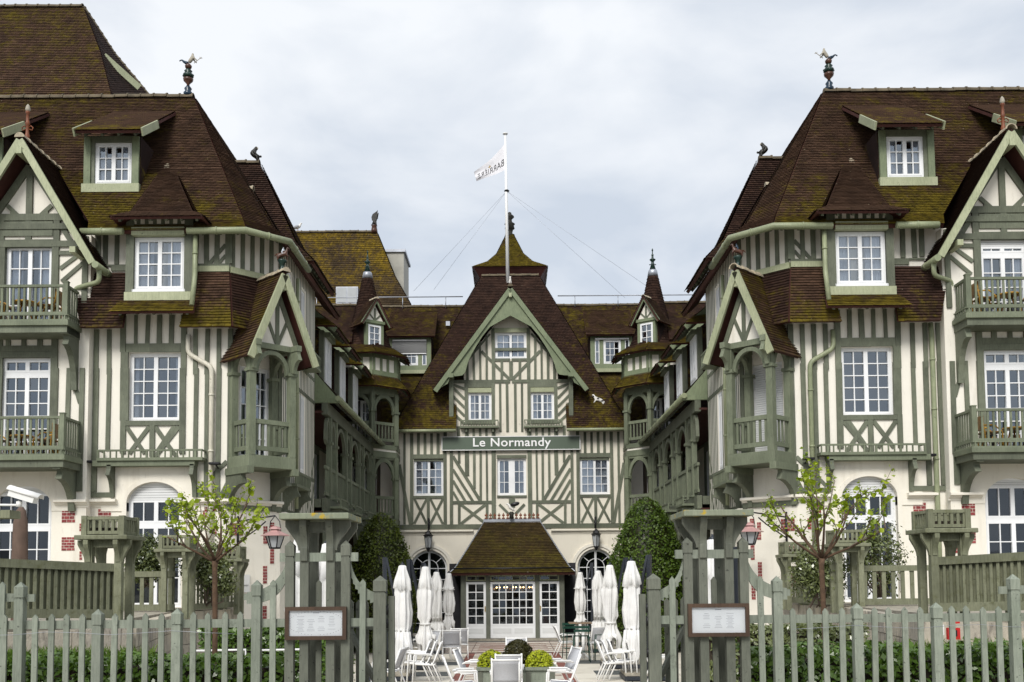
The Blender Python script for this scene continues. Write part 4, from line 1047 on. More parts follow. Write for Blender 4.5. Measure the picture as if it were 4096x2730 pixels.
    for z in (4.12, 5.28, 7.62, 8.3, 8.86): FCt.rect('timber', 'timber', wct, 0, LW, z, z+.11, -.02, .012)
    FCt.bar('timber', 'timber', wct, (LW-1.2, 4.2), (LW-.1, 6.0), .09, -.02, .009); FCt.bar('timber', 'timber', wct, (LW-.7, 4.2), (LW-.1, 5.2), .09, -.02, .010)
    cornice(FCt, bct, 0, LW, 4.12, .19, .17); flower_rail(FCt, W, .1, 1.9, 4.86, 5.18, -.01, .4, .1)
    flower_rail(FCt, W, 2.3, 3.3, 8.45, 8.8, -.01, .4, .2)
    for a in (.25, 1.7): bracket(FCt, W, a, 4.05, 4.8, .38, .1)
    downpipe(W, [FCt.P(1.45, 10.6, .1), FCt.P(1.45, 4.3, .1)], .055, 'gutter')
    # ---- gabled bay with balconies
    gx = -11.84-sh; YG_ = YF-.3; FGb = Frame((-sh, YG_)); FGb.ref = 0; FGw = Frame((gx, YG_))
    d3 = (-.56, .60, 8.6, 10.66); d2 = (-.60, .63, 5.38, 7.86); d1 = (-.70, .71, 1.75, 4.72)
    gb = FGw.wall('wall', 'plaster', W, -1.54, 1.54, 4.1, 10.9, [d3, d2, (d1[0], d1[1], 4.1, d1[3])], th=.28); gbb = FGw.wall('wall', 'plaster_ground', W, -1.54, 1.54, .6, 4.1, [(d1[0], d1[1], 1.75, 4.1)], th=.28)
    hb2 = FGw.wall('wall', 'plaster_ground', W, -1.2, 1.2, 4.1, 5.1, [(d1[0], d1[1], 4.1, d1[3])], th=.2, d=.02)
    arch_fill(FGw, hb2, (d1[0]+d1[1])/2, (d1[1]-d1[0])/2, 4.2, .52, 'plaster_ground', th=.2, d=.02)
    MB().box(gx+1.3, gx+1.535, YG_+.29, YF+.01, .6, 10.1).build('return_wall', 'plaster', W)
    window(FGw, W, *d3, cas=2, cols=2, rows=4, curtain=.8, rec=.08, shut=0 if side > 0 else .08, transom=.80 if side < 0 else None)
    window(FGw, W, *d2, cas=2, cols=2, rows=6, transom=.84, curtain=0 if side > 0 else .35, rec=.08)
    window(FGw, W, *d1, cas=2, cols=2, rows=4, transom=.66, curtain=0, rec=.12, d=.02, shut=.05, gm='glass_low_reflect')
    timbers(FGb, gb, A2, YG_, [(0,130,600,190), (-80,130,0,190), (480,190,535,860), (-11,190,40,860), (740,330,790,1030), (535,460,740,497), (20,200,480,330),
                               (-10,1310,470,1365), (60,1150,100,1310), (200,1150,240,1310), (340,1150,385,1310), (465,1150,522,1568), (0,1150,30,1568)],
            [(700,500,540,620,34), (745,570,555,735,34), (550,235,700,470,44)])
    timbers(FGb, gb, A4, YG_, [(465,166,522,700), (-5,166,20,700), (595,166,637,640), (712,166,755,1000), (690,1000,740,1270)], [(645,225,720,480,36)])
    for (u0, u1, v0, v1) in ((248,302,2036,2090), (247,300,2147,2202), (318,330,2093,2125), (318,330,2204,2240)):
        brick_patch(FGb, gbb, wx(u0, YG_, v0), wx(u1, YG_, v0), wz(v1, YG_), wz(v0, YG_), rows=max(3, int((v1-v0)/11)))
    cornice(FGb, gbb, wx(223, YG_, 2010), wx(354, YG_, 2010), wz(1998, YG_), .19, .17)
    for dd in (d3, d2):
        for a0, a1, z0, z1 in ((dd[0]-.15, dd[0]+.005, dd[2]-.02, dd[3]+.13), (dd[1]-.005, dd[1]+.16, dd[2]-.02, dd[3]+.13), (dd[0]+.005, dd[1]-.005, dd[3]-.005, dd[3]+.13)): FGw.rect('timber', 'timber', gb, a0, a1, z0, z1, -.06, .052)
    # triangle of the gable
    zb_, za_ = 10.62, 12.75; tri = MB(); FGw.poly(tri, [(-1.52,zb_), (1.52,zb_), (0,za_)], -.2, -.03); tri = tri.build('gable_wall', 'plaster', W)
    FGw.rect('timber', 'timber', tri, -1.3, 1.3, zb_-.02, zb_+.13, -.05, .06)
    FGw.rect('timber', 'timber', tri, -.075, .075, zb_+.13, za_-.15, -.05, .04)
    for s in (-1, 1):
        FGw.bar('timber', 'timber', tri, (s*.02, za_-.1), (s*1.36, zb_+.0), .16, -.05, .03)
        FGw.bar('timber', 'timber', tri, (s*.06, 11.20), (s*.55, 11.66), .10, -.05, .018); FGw.rect('timber', 'timber', tri, s*.42-.045, s*.42+.045, 11.05, 11.50, -.05, .022)
    FGw.rect('timber', 'timber', tri, -1.2, 1.2, 11.04, 11.18, -.05, .075)
    YBg = YF-.85; ap = (gx, wz(551, YBg, 77)); hw, hh = 1.81, ap[1]-wz(1041, YBg, 370)
    FBg = Frame((gx, YBg))
    for s in (-1, 1):
        FBg.bar('barge_board', 'timber_light', W, (s*-.0, ap[1]-.075), (s*hw, ap[1]-hh-.075), .165, -.03, .05)
        FBg.rect('purlin', 'timber_light', W, s*1.34-.07, s*1.34+.07, 10.28, 10.42, -.6, .06)
    FBg.rect('purlin', 'timber_light', W, -.07, .07, ap[1]-.42, ap[1]-.26, -.6, .08)
    yb = 27.2
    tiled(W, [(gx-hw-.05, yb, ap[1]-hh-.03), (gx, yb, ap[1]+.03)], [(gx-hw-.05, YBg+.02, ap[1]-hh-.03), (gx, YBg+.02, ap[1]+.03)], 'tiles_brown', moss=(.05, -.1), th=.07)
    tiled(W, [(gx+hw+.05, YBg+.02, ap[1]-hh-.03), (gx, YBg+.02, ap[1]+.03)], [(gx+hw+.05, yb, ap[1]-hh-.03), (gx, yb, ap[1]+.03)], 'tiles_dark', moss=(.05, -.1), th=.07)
    ridge_tiles(W, (gx, YBg-.05, ap[1]+.04), (gx, yb, ap[1]+.04), .34, .12, 'ridge_pale')
    gz = ap[1]-hh-.12; gutter(W, [(gx+hw+.08, YBg-.05, gz), (gx+hw+.08, YF+.4, gz)], .085)
    downpipe(W, [(gx+hw+.08, YBg+.2, gz-.05), (gx+hw+.08, YBg+.22, gz-.35), (wx(310, YF-.1, 1170)-sh*.5, YF-.25, wz(1165)), (wx(310, YF-.1, 1170)-sh*.5, YF-.2, wz(1300))], .06, 'gutter')
    px = wx(352, YF-.1, 1700); downpipe(W, [(px, YF-.06, z8+.05), (px, YF-.1, z8-.25), (px, YF-.1, 4.6), (px, YF-.1, .7)], .062, 'pipe_cream' if side > 0 else 'gutter')
    balcony(W, gx-1.36, gx+1.36, YG_, .8, 8.60, .86); balcony(W, gx-1.45, gx+1.45, YG_, 1.05, 5.36, .90)
    for a in (-1.22, 1.22):
        bracket(FGw, W, a, 7.05, 8.30, .55, .14); bracket(FGw, W, a, 4.1, 5.06, .75, .15)
        FGw.rect('beam_end', 'timber', W, a-.09, a+.09, 8.28, 8.46, -.05, .72); FGw.rect('beam_end', 'timber', W, a-.09, a+.09, 5.02, 5.22, -.05, .95)
    # ---- oriel balcony with its steep gable on the corner
    FO = Frame((-5.86, 24.8), R(45)); dp = .92
    OR = MB(); FO.poly(OR, [(-.66,5.10), (.66,5.10), (.66,5.40), (-.66,5.40)], -dp, .08); OR = OR.build('oriel', 'balcony_paint', W, .01)
    FO.rect('beam', 'balcony_paint', OR, -.72, -.54, 4.95, 5.12, -dp, .12); FO.rect('beam', 'balcony_paint', OR, .54, .72, 4.95, 5.12, -dp, .12)
    for a in (-.62, .62): bracket(FO, OR, a, 4.15, 4.98, -.22, .13, d0=-.95)
    for a, dd in ((-.56, 0), (.56, 0), (-.56, -dp+.1), (.56, -dp+.1)):
        FO.rect('post', 'balcony_paint', OR, a-.085, a+.085, 5.40, 7.45, dd-.085, dd+.085); FO.rect('capital', 'balcony_paint', OR, a-.12, a+.12, 7.42, 7.50, dd-.12, dd+.12)
        FO.rect('post', 'balcony_paint', OR, a-.07, a+.07, 7.50, 8.05, dd-.07, dd+.07)
    for (p, q) in (((-.47, 0), (.47, 0)),): railing(OR, FO.P(-.475, 0, 0), FO.P(.475, 0, 0), 5.52, 6.28, .165, bw=.06, rail=.11, rw=.09)
    for s in (-1, 1): railing(OR, FO.P(s*.56, 0, -.09), FO.P(s*.56, 0, -dp+.2), 5.52, 6.28, .165, bw=.06, rail=.11, rw=.09)
    FO.rect('beam', 'balcony_paint', OR, -.62, .62, 8.02, 8.16, -.08, .08)
    for s in (-1, 1): bar3('beam', 'balcony_paint', OR, FO.P(s*.56, 8.09, .35), FO.P(s*.56, 8.09, -dp), .14, .14)
    ar = MB(); A = arc_pts(0, .475, 7.5, .50, 0, math.pi, 14); B = arc_pts(0, .39, 7.42, .48, 0, math.pi, 14)
    for k in range(14): FO.poly(ar, [B[k], A[k], A[k+1], B[k+1]], -.05, .05)
    ar.build('arch', 'balcony_paint', OR)
    for s in (-1, 1):
        ar = MB(); FS_ = Frame(FO.P(s*.56, 0, -.45)[:2], R(45)+R(90)); A = arc_pts(0, .38, 7.5, .48, 0, math.pi, 12); B = arc_pts(0, .30, 7.42, .46, 0, math.pi, 12)
        for k in range(12): FS_.poly(ar, [B[k], A[k], A[k+1], B[k+1]], -.05, .05)
        ar.build('arch', 'balcony_paint', OR)
        bracket(FO, OR, s*.56, 7.5, 8.05, .33, .1, 'balcony_paint', d0=.07)
    gc, ghw, gz0, gz1 = .18, .92, 7.79, 9.95
    gt = MB(); FO.poly(gt, [(gc-.58,8.1), (gc+.58,8.1), (gc,9.45)], -.12, -.06); gt = gt.build('gable_wall', 'plaster', OR)
    FO.rect('timber', 'timber', gt, gc-.05, gc+.05, 8.15, 9.3, -.1, -.03)
    for s in (-1, 1): FO.bar('timber', 'timber', gt, (gc+s*.02, 8.2), (gc+s*.3, 8.85), .08, -.1, -.035); FO.bar('timber', 'timber', gt, (gc, 9.5), (gc+s*.6, 8.08), .12, -.1, -.02)
    for s in (-1, 1): FO.bar('barge_board', 'timber_light', OR, (gc, gz1-.08), (gc+s*ghw, gz0-.08), .17, .24, .31)
    FO.rect('apex_block', 'timber_light', OR, gc-.06, gc+.06, gz1-.45, gz1-.3, .0, .27)
    bk = -2.0; e_ = lambda a, z, d: tuple(FO.P(a, z, d))
    tiled(OR, [e_(gc-ghw-.03, gz0-.02, -1.25), e_(gc, gz1+.02, bk)], [e_(gc-ghw-.03, gz0-.02, .25), e_(gc, gz1+.02, .25)], 'tiles_brown', moss=(.05, .12), th=.05, rafters=.3)
    tiled(OR, [e_(gc+ghw+.03, gz0-.02, .25), e_(gc, gz1+.02, .25)], [e_(gc+ghw+.03, gz0-.02, -1.25), e_(gc, gz1+.02, bk)], 'tiles_brown', moss=(.05, 0), th=.05)
    ridge_tiles(OR, e_(gc, gz1+.03, .36), e_(gc, gz1+.03, -.95), .26, .11, 'ridge_pale')
    # corner downpipe
    x0 = wx(758, YF-.1, 900); x1 = wx(846, YF-.1, 1600)
    x0 = wx(781, YF-.5, 1000); downpipe(W, [(x0, YF-.5, 10.9), (x0, YF-.5, wz(1105, YF-.5)), (wx(766, YF-.7, 1200), YF-.68, wz(1222, YF-.7, 766))], .06, 'gutter')
    downpipe(W, [(wx(757), YF-.08, z8-.1), (wx(757), YF-.1, wz(1420)), (x1, YF-.1, wz(1475)), (x1, YF-.1, .7)], .06, 'pipe_cream' if side > 0 else 'gutter')
    # ---- main roof
    ze = 10.93; E1 = (-6.43, 24.45); E2 = (-5.60, 25.28); E3 = (-5.60, 27.6)
    RY = 28.2; Rz = at(775, 392, RY).z; Rx = at(775, 392, RY).x; fo, fz = .42, .36
    F1 = (E1[0]-fo*.414, E1[1]+fo); F2 = (E2[0]-fo, E2[1]+fo*.414)
    slp = lambda x, z: (x, F1[1]+(RY-F1[1])*(z-ze-fz)/(Rz-ze-fz), z); zm = ap[1]; hp = lambda z: F1[0]+(Rx-F1[0])*(z-ze-fz)/(Rz-ze-fz)
    tiled(W, [(gx+1.56, E1[1], ze), (gx+1.40, F1[1], ze+fz), slp(gx+.02, zm)], [(*E1, ze), (*F1, ze+fz), slp(hp(zm), zm)], 'tiles_brown', moss=(.34, .04), rafters=.4, moss_side=-.2)
    tiled(W, [(-17, E1[1], ze), (-17, F1[1], ze+fz), slp(-17, zm)], [(gx-1.56, E1[1], ze), (gx-1.40, F1[1], ze+fz), slp(gx-.02, zm)], 'tiles_brown', moss=(.30, -.05))
    tiled(W, [slp(-17, zm), slp(-17, Rz)], [slp(hp(zm), zm), (Rx, RY, Rz)], 'tiles_brown', moss=(.02, .12), moss_side=-.15)
    tiled(W, [(*E1, ze), (*F1, ze+fz), (Rx, RY, Rz)], [(*E2, ze), (*F2, ze+fz), (Rx+.002, RY+.002, Rz)], 'tiles_brown', moss=(.05, -.1), rafters=.3)
    tiled(W, [(*E2, ze), (*F2, ze+fz), (Rx, RY, Rz)], [(E3[0], 33, ze), (F2[0], 33, ze+fz), (Rx, 33, Rz)], 'tiles_brown', moss=(.05, -.1))
    ridge_tiles(W, (-17, RY, Rz+.03), (Rx, RY, Rz+.03), .36, .13)
    gutter(W, [(wx(748, 24.35, 885), 24.36, ze-.06), (E1[0]+.02, 24.36, ze-.06), (E2[0]+.07, E2[1]-.05, ze-.06), (E3[0]+.07, E3[1], ze-.06)], .085)
    gutter(W, [(wx(322, 24.35, 905), 24.36, ze-.06), (wx(492, 24.35, 905), 24.36, ze-.06)], .085)
    # ---- box dormer in the front slope, and its twin further out
    for dx in (0, -3.5):
        YD = 25.6; FD = Frame((dx, YD)); FD.ref = 0; D1 = lambda u, v: at(u, v, YD)
        dwin = (D1(378, 650).x, D1(526, 650).x, D1(450, 735).z, D1(450, 570).z)
        dm = FD.wall('dormer', 'timber', W, D1(338, 650).x, D1(557, 650).x, D1(450, 762).z-.1, D1(450, 545).z, [dwin], th=.2)
        window(FD, dm, *dwin, rows=3, curtain=.75, rec=.06)
        FD.rect('sill', 'timber_light', dm, D1(333, 650).x, D1(562, 650).x, D1(450, 766).z-.05, D1(450, 740).z, -.02, .10)
        for u in (338, 531): FD.rect('timber', 'timber_gable', dm, D1(u, 650).x, D1(u+26, 650).x, D1(450, 740).z, D1(450, 550).z, -.02, .05)
        xl, xr_ = D1(340, 650).x+dx, D1(556, 650).x+dx; zt_ = D1(450, 545).z; zb2 = 11.6
        for x in (xl, xr_): 
            MB().box(x-.03, x+.03, YD+.02, YD+2.2, zb2, zt_).build('cheek', 'tiles_hang', dm)
        y0, y1 = YD-.55, YD+2.0; za, zb3 = at(450, 522, YD-.55).z, at(450, 452, YD+2.0).z
        ex0, ex1 = at(300, 520, y0).x+dx, at(566, 520, y0).x+dx
        tiled(dm, [(ex0, y0, za), (ex0, y1, zb3)], [(ex1, y0, za), (ex1, y1, zb3)], 'tiles_brown', moss=(.2, .0), th=.07, rafters=.35)
        bar3('barge_board', 'timber_light', dm, (ex1+.025, y0-.03, za-.06), (ex1+.025, y0+1.1, za+(zb3-za)*1.1/2.55-.06), .04, .2); bar3('barge_board', 'timber_light', dm, (ex0-.025, y0-.03, za-.06), (ex0-.025, y0+1.1, za+(zb3-za)*1.1/2.55-.06), .04, .2)
    # ---- court-side hipped roof behind, and a small gablet on the corner
    r2 = at(1039, 655, 29.2); e0 = (-5.38, 27.55, 11.1); e1_ = (-5.38, 30.85, 11.1)
    fl0 = (-5.95, 28.05, 11.75); fl1 = (-5.95, 30.35, 11.75); ri = (r2.x, 29.2, r2.z)
    tiled(W, [(-8.4, 27.55, 11.1), (-8.4, 28.05, 11.75), (-9.2, 29.2, r2.z)], [e0, fl0, ri], 'tiles_dark', moss=(.0, -.1), rafters=.3)
    tiled(W, [e0, fl0, ri], [e1_, fl1, (r2.x, 29.21, r2.z)], 'tiles_dark', moss=(.1, -.1), rafters=.35)
    ridge_tiles(W, (-9.2, 29.2, r2.z+.03), (r2.x, 29.2, r2.z+.03))
    r3 = at(1007, 760, 26.7); q0, q1 = (-5.55, 25.7, 11.0), (-5.55, 27.6, 11.0)
    tiled(W, [(-7.6, 25.9, 11.6), (-7.9, 26.7, r3.z)], [(-6.0, 26.0, 11.35), (r3.x, 26.7, r3.z)], 'tiles_dark', th=.05)
    tiled(W, [(-6.0, 26.0, 11.35), (r3.x, 26.7, r3.z)], [(-6.0, 27.5, 11.35), (r3.x, 26.71, r3.z)], 'tiles_dark', th=.05)
    ridge_tiles(W, (-7.9, 26.7, r3.z+.02), (r3.x+.05, 26.7, r3.z+.02), .35, .11, 'ridge_pale')
    MIR[0] = 1
    return W
WL = wing(1, 0.0, 'half timbered wing on the left with balconies and a brown tiled roof')
WR = wing(-1, .31, 'half timbered wing on the right with balconies and a brown tiled roof')
# ================================================================ galleried court ranges
def gallery(side, label):
    MIR[0] = side
    G = thing('court_range', label, 'building', (side*-7.0, 36, 0), group='galleried ranges along the court')
    Y0, Y1, xg, xb = 30.5, 42.6, -5.6, -7.3
    FB = Frame((xb, Y0), R(90)); Lg = Y1-Y0
    wn = [(1.2+3*k, 2.1+3*k, 5.0, 7.1) for k in range(4)]; gn = [(1.1+3*k, 2.3+3*k, .1, 2.6) for k in range(4)]
    bw = FB.wall('wall', 'timber', G, 0, Lg, 0, 8.0, wn+gn, th=.2)  # timber colour spread over the whole wall paints in the gallery's deep shade
    for h in wn: window(FB, G, *h, rows=4, curtain=.4, rec=.1)
    for h in gn: window(FB, G, *h, rows=4, curtain=0, rec=.1)
    k = .05
    while k < Lg:
        if not any(h[0]-.05 < k < h[1] for h in wn): FB.rect('infill', 'plaster_center', bw, k, k+.09, 4.9, 7.3, -.02, .012)
        k += .24
    # deck, posts, arches, railings
    MB().box(xg-.10, xb+.01, Y0+.01, Y1, 4.55, 4.80).build('gallery_floor', 'timber', G)
    FGa = Frame((xg, Y0), R(90))
    FGa.rect('beam', 'timber', G, 0.02, Lg, 4.42, 4.82, -.08, .06); FGa.rect('beam', 'timber', G, .02, Lg, 7.35, 7.72, -.10, .08)
    pairs = [0.75, 1.75, 3.72, 4.72, 6.65, 7.7, 9.5, 10.4]; ps = pairs
    for q, s in enumerate(ps):
        FGa.rect('post', 'balcony_paint', G, s-.08, s+.08, 4.80, 7.36, -.08, .08)
        FGa.rect('capital', 'balcony_paint', G, s-.12, s+.12, 6.52, 6.60, -.12, .12)
    ends = [0.0]+ps+[Lg-.3]
    for a, b in zip(ends, ends[1:]):
        if b-a < .3: continue
        p, q = FGa.P(a+.08, 0), FGa.P(b-.08, 0)
        railing(G, p, q, 4.92, 5.82, .12, 'balcony_paint', bw=.045, rail=.10, rw=.08)
        ar = MB(); c = (a+b)/2; r = (b-a)/2-.06; A = arc_pts(c, r, 6.6, .70, 0, math.pi, 10); B = arc_pts(c, r-.11, 6.5, .68, 0, math.pi, 10)
        for k in range(10): FGa.poly(ar, [B[k], A[k], A[k+1], B[k+1]], -.05, .05)
        ar.build('arch', 'timber', G)
    for k in range(3):
        s0 = ps[2*k]; flower_rail(FGa, G, s0-.15, s0+1.15, 4.62, 4.86, .05, .42, .16)
        for s in (s0, s0+1.0): bracket(FGa, G, s, 3.9, 4.5, .4, .12)
    MB().box(xg-.05, xb+.02, Y0+.02, Y1, 7.40, 7.46).build('ceiling', 'soffit', G); MB().box(xg-.05, xb+.02, Y0+.02, Y1, 4.40, 4.44).build('ceiling', 'soffit', G)
    # ground floor arcade
    for s in (0.6, 3.6, 6.6, 9.6): FGa.rect('post', 'timber', G, s-.12, s+.12, 0, 4.45, -.14, .1)
    for a, b in ((.6, 3.6), (3.6, 6.6), (6.6, 9.6)):
        ar = MB(); c = (a+b)/2; r = 1.38; A = arc_pts(c, r, 3.2, 1.15, 0, math.pi, 12); B = arc_pts(c, r-.14, 3.05, 1.1, 0, math.pi, 12)
        for k in range(12): FGa.poly(ar, [B[k], A[k], A[k+1], B[k+1]], -.07, .07)
        ar.build('arch', 'timber', G)
    # roof, gutter
    zg = 7.86; xe = -5.22
    tiled(G, [(xe-.05, Y0+.05, zg+.02), (-9.6, Y0+.05, 12.6)], [(xe-.05, Y1, zg+.02), (-9.6, Y1, 12.6)], 'tiles_dark', moss=(.12, .02), rafters=.5)
    ridge_tiles(G, (-9.6, Y0, 12.62), (-9.6, Y1, 12.62), .36, .12)
    gutter(G, [(xe+.02, Y0-.05, zg-.04), (xe+.02, Y1-1.0, zg-.04)], .085)
    tr = MB(); FE = Frame((xe, Y0+.03)); FE.poly(tr, [(.0, zg-.02), (-.75, zg-.02), (-.75, zg+.85)], -.1, .0); tr.build('verge_board', 'timber_gable', G)
    FE.rect('verge_board', 'timber_gable', G, -.8, .05, zg-.16, zg-.02, -.12, .02)
    # dormers
    for k, yc in enumerate((33.4, 36.3, 39.3)):
        xf = -6.05; FD = Frame((xf, yc), R(90)); h = (-.52, .52, 8.75, 10.25)
        dm = FD.wall('dormer', 'timber', G, -.72, .72, 8.55, 10.45, [h], th=.15)
        window(FD, dm, *h, cas=2, cols=2, rows=4, curtain=.7, rec=-.03, fw=.08, cw=.07, shut=.9 if (k == 2 and side > 0) else 0)
        for s in (-.72, .72): MB().box(xf-2.0, xf-.16, yc+s-.02, yc+s+.02, 8.6, 10.45).build('cheek', 'tiles_hang', dm)
        FD.rect('sill', 'timber_gable', dm, -.75, .75, 8.5, 8.72, -.02, .08)
        FD.rect('roller_box', 'balcony_paint', dm, -.55, .55, 10.26, 10.42, 0, .17)
        zs = 10.42
        tiled(dm, [(xf+.52, yc-1.02, zs), (xf+.2, yc-1.02, zs+.22), (xf-1.9, yc-1.02, zs+2.0)], [(xf+.52, yc+1.02, zs), (xf+.2, yc+1.02, zs+.22), (xf-1.9, yc+1.02, zs+2.0)], 'tiles_dark', moss=(.25, .05), rafters=.3, th=.07)
        tiled(dm, [(xf-1.6, yc-1.45, zs+.05), (xf-1.6, yc-.9, zs+.55), (xf-1.9, yc-.2, zs+1.5)], [(xf+.5, yc-1.45, zs-.0), (xf+.12, yc-.98, zs+.35), (xf-.8, yc-.2, zs+1.1)], 'tiles_brown', moss=(.35, .1), th=.06)
        bar3('verge_board', 'timber_gable', dm, (xf+.45, yc-1.06, zs-.06), (xf-.9, yc-1.06, zs+1.05), .04, .17)
    MIR[0] = 1; return G
GL = gallery(1, 'galleried court range on the left with arched wooden arcade and dormers')
GR = gallery(-1, 'galleried court range on the right with arched wooden arcade and dormers')

# ================================================================ corner turrets
def turret(side, label):
    MIR[0] = side
    cx_, cy_, r = -6.15, 42.1, 1.45
    T = thing('corner_turret', label, 'turret', (side*cx_, cy_, 0), group='corner turrets of the court')
    k = r*math.tan(math.pi/8)
    V = [(cx_-r, cy_-k), (cx_-k, cy_-r), (cx_+k, cy_-r), (cx_+r, cy_-k), (cx_+r, cy_+k), (cx_+k, cy_+r)]
    faces = [Frame(V[0], R(-45)), Frame(V[1], 0), Frame(V[2], R(45)), Frame(V[3], R(90))]; Ls = 2*k
    def ring(z0, z1, mat, grow=0, name='wall', parent=T):
        kk = (r+grow)*math.tan(math.pi/8); rr = r+grow
        pts = [(cx_-rr, cy_-kk), (cx_-kk, cy_-rr), (cx_+kk, cy_-rr), (cx_+rr, cy_-kk), (cx_+rr, cy_+kk), (cx_-rr, cy_+kk)]
        return MB().prism([(x, y, z0) for x, y in pts], [(x, y, z1) for x, y in pts]).build(name, mat, parent)
    for z0, z1 in ((4.45, 4.8), (7.28, 7.52), (7.62, 7.80), (9.85, 10.1)): ring(z0, z1, 'balcony_paint', .02, 'floor_beam')
    ring(7.52, 7.62, 'plaster', -.02, 'infill')
    ring(10.55, 11.45, 'plaster', 0, 'wall')
    core = MB().box(cx_-1.0, cx_+.55, cy_-.1, cy_+1.4, 0, 10.0).build('core_wall', 'dark_wood', T)
    for kk_ in range(5): block('infill', 'plaster_center', core, cx_-.9+kk_*.32, cx_-.75+kk_*.32, cy_-.115, cy_-.1, 4.9, 9.8)
    for fi, F in enumerate(faces[1:3]):
        for zb, zt, zc in ((4.8, 7.3, 6.45), (7.8, 9.9, 9.15)):
            for a in (0, Ls): F.rect('post', 'balcony_paint', T, a-.09, a+.09, zb, zt, -.14, .045); F.rect('capital', 'balcony_paint', T, a-.13, a+.13, zc-.05, zc+.03, -.17, .08)
            railing(T, F.P(.1, 0, -.05), F.P(Ls-.1, 0, -.05), zb+.14, zb+.92, .17, bw=.06, rail=.12, rw=.08)
            ar = MB(); c = Ls/2; rr = Ls/2-.06; A = arc_pts(c, rr, zc, zt-zc-.03, 0, math.pi, 12); B = arc_pts(c, rr-.09, zc-.1, zt-zc-.1, 0, math.pi, 12)
            for q in range(12): F.poly(ar, [B[q], A[q], A[q+1], B[q+1]], -.1, .0)
            F.poly(ar, [(.02,zt-.1), (Ls-.02,zt-.1), (Ls-.02,zt), (.02,zt)], -.1, -.01); ar.build('arch', 'balcony_paint', T)
        for zz in ((5.0, 7.0), (7.95, 9.7)):
            FW = Frame(F.P(Ls/2-.4, 0, -1.05)[:2], F.a); window(FW, T, 0, .8, zz[0], zz[1], rows=4, curtain=.3, rec=.02, room=.3)
            rm = MB(); FW.poly(rm, [(-.9,zz[0]-.3), (1.7,zz[0]-.3), (1.7,zz[1]+.3), (-.9,zz[1]+.3)], -.06, -.02) if False else None
    for F in faces:
        for a in (0.0, .36, .70, 1.08): F.rect('timber', 'timber_gable', T, a+.0, a+.11, 10.6, 11.45, -.02, .04)
        F.rect('timber', 'timber_gable', T, 0, Ls, 10.5, 10.78, -.02, .06); F.rect('timber', 'timber_gable', T, 0, Ls, 11.30, 11.45, -.02, .05)
    def skirt(z0, z1, g0, g1, moss):
        def pt(i, g, z):
            rr = r+g; kk = rr*math.tan(math.pi/8)
            return [(cx_-rr, cy_-kk, z), (cx_-kk, cy_-rr, z), (cx_+kk, cy_-rr, z), (cx_+rr, cy_-kk, z), (cx_+rr, cy_+kk, z)][i]
        for i in range(4): tiled(T, [pt(i, g0, z0), pt(i, g1, z1)], [pt(i+1, g0, z0), pt(i+1, g1, z1)], 'tiles_brown', moss=moss, rafters=.4, th=.06)
    skirt(10.08, 10.62, .45, -.02, (.3, .1)); skirt(11.42, 11.85, .42, -.22, (.3, .15))
    # cone spire
    prof = [(1.12, 11.75), (.93, 12.1), (.72, 12.7), (.56, 13.3), (.45, 13.7), (.34, 14.25), (.19, 14.98)]; sx = cx_+.18; cx0 = cx_
    n = 18; V_, F_, rn_, ms_ = [], [], [], []
    zc = 11.8; row = 0
    zz = np.array([p[1] for p in prof]); rr_ = np.array([p[0] for p in prof])
    mb = MB().lathe([(a-.02, b) for a, b in prof], (sx, cy_, 0), 24); cx_ = sx; sp = mb.build('spire', 'soffit', T)
    while zc < 14.88:
        ra = np.interp(zc, zz, rr_)+.035; rb = np.interp(zc+.17, zz, rr_)+.006; nt_ = max(8, int(2*math.pi*ra/.16)); off = (row % 2)*.5
        for q in range(nt_):
            t0, t1 = 2*math.pi*(q+off+.02)/nt_, 2*math.pi*(q+off+.98)/nt_; b = len(V_)
            ct0, st0, ct1, st1 = math.cos(t0), math.sin(t0), math.cos(t1), math.sin(t1); h = random.uniform(0, .01)
            V_ += [(cx_+(ra+h)*ct0, cy_+(ra+h)*st0, zc), (cx_+(ra+h)*ct1, cy_+(ra+h)*st1, zc), (cx_+rb*ct1, cy_+rb*st1, zc+.17), (cx_+rb*ct0, cy_+rb*st0, zc+.17), (cx_+(ra-.03)*ct0, cy_+(ra-.03)*st0, zc), (cx_+(ra-.03)*ct1, cy_+(ra-.03)*st1, zc)]
            F_ += [(b, b+1, b+2, b+3), (b+4, b+5, b+1, b)]; rv = random.random(); rn_ += [rv, rv*.5]; ms_ += [-.15, -.2]  # lower tile edges toned down to paint in the shade under each course
        zc += .115; row += 1
    o = link('tiles', _mesh_np('tiles', np.array(V_), np.array(F_), 'tiles_dark', {'rnd': np.array(rn_), 'moss': np.array(ms_)}), sp); o['kind'] = 'stuff'
    MB().lathe([(.23, 14.92), (.19, 15.14), (.165, 15.2)], (cx_, cy_, 0), 16).build('lead_collar', 'zinc', T); cx_ = cx0
    # little gabled window in the spire
    F = Frame((cx_+.62, cy_-.98), R(38)); w_ = .30
    dm = F.wall('dormer', 'timber_gable', T, -.42, .42, 11.75, 12.85, [(-w_, w_, 11.78, 12.72)], th=.15)
    window(F, dm, -w_, w_, 11.78, 12.72, cas=1, cols=2, rows=3, curtain=0, rec=.02, fw=.06, cw=.02, room=.3)
    tr = MB(); F.poly(tr, [(-.42,12.85), (.42,12.85), (0,13.55)], -.12, 0); tr = tr.build('gable_wall', 'plaster', dm)
    F.rect('timber', 'timber', tr, -.035, .035, 12.85, 13.4, -.02, .03)
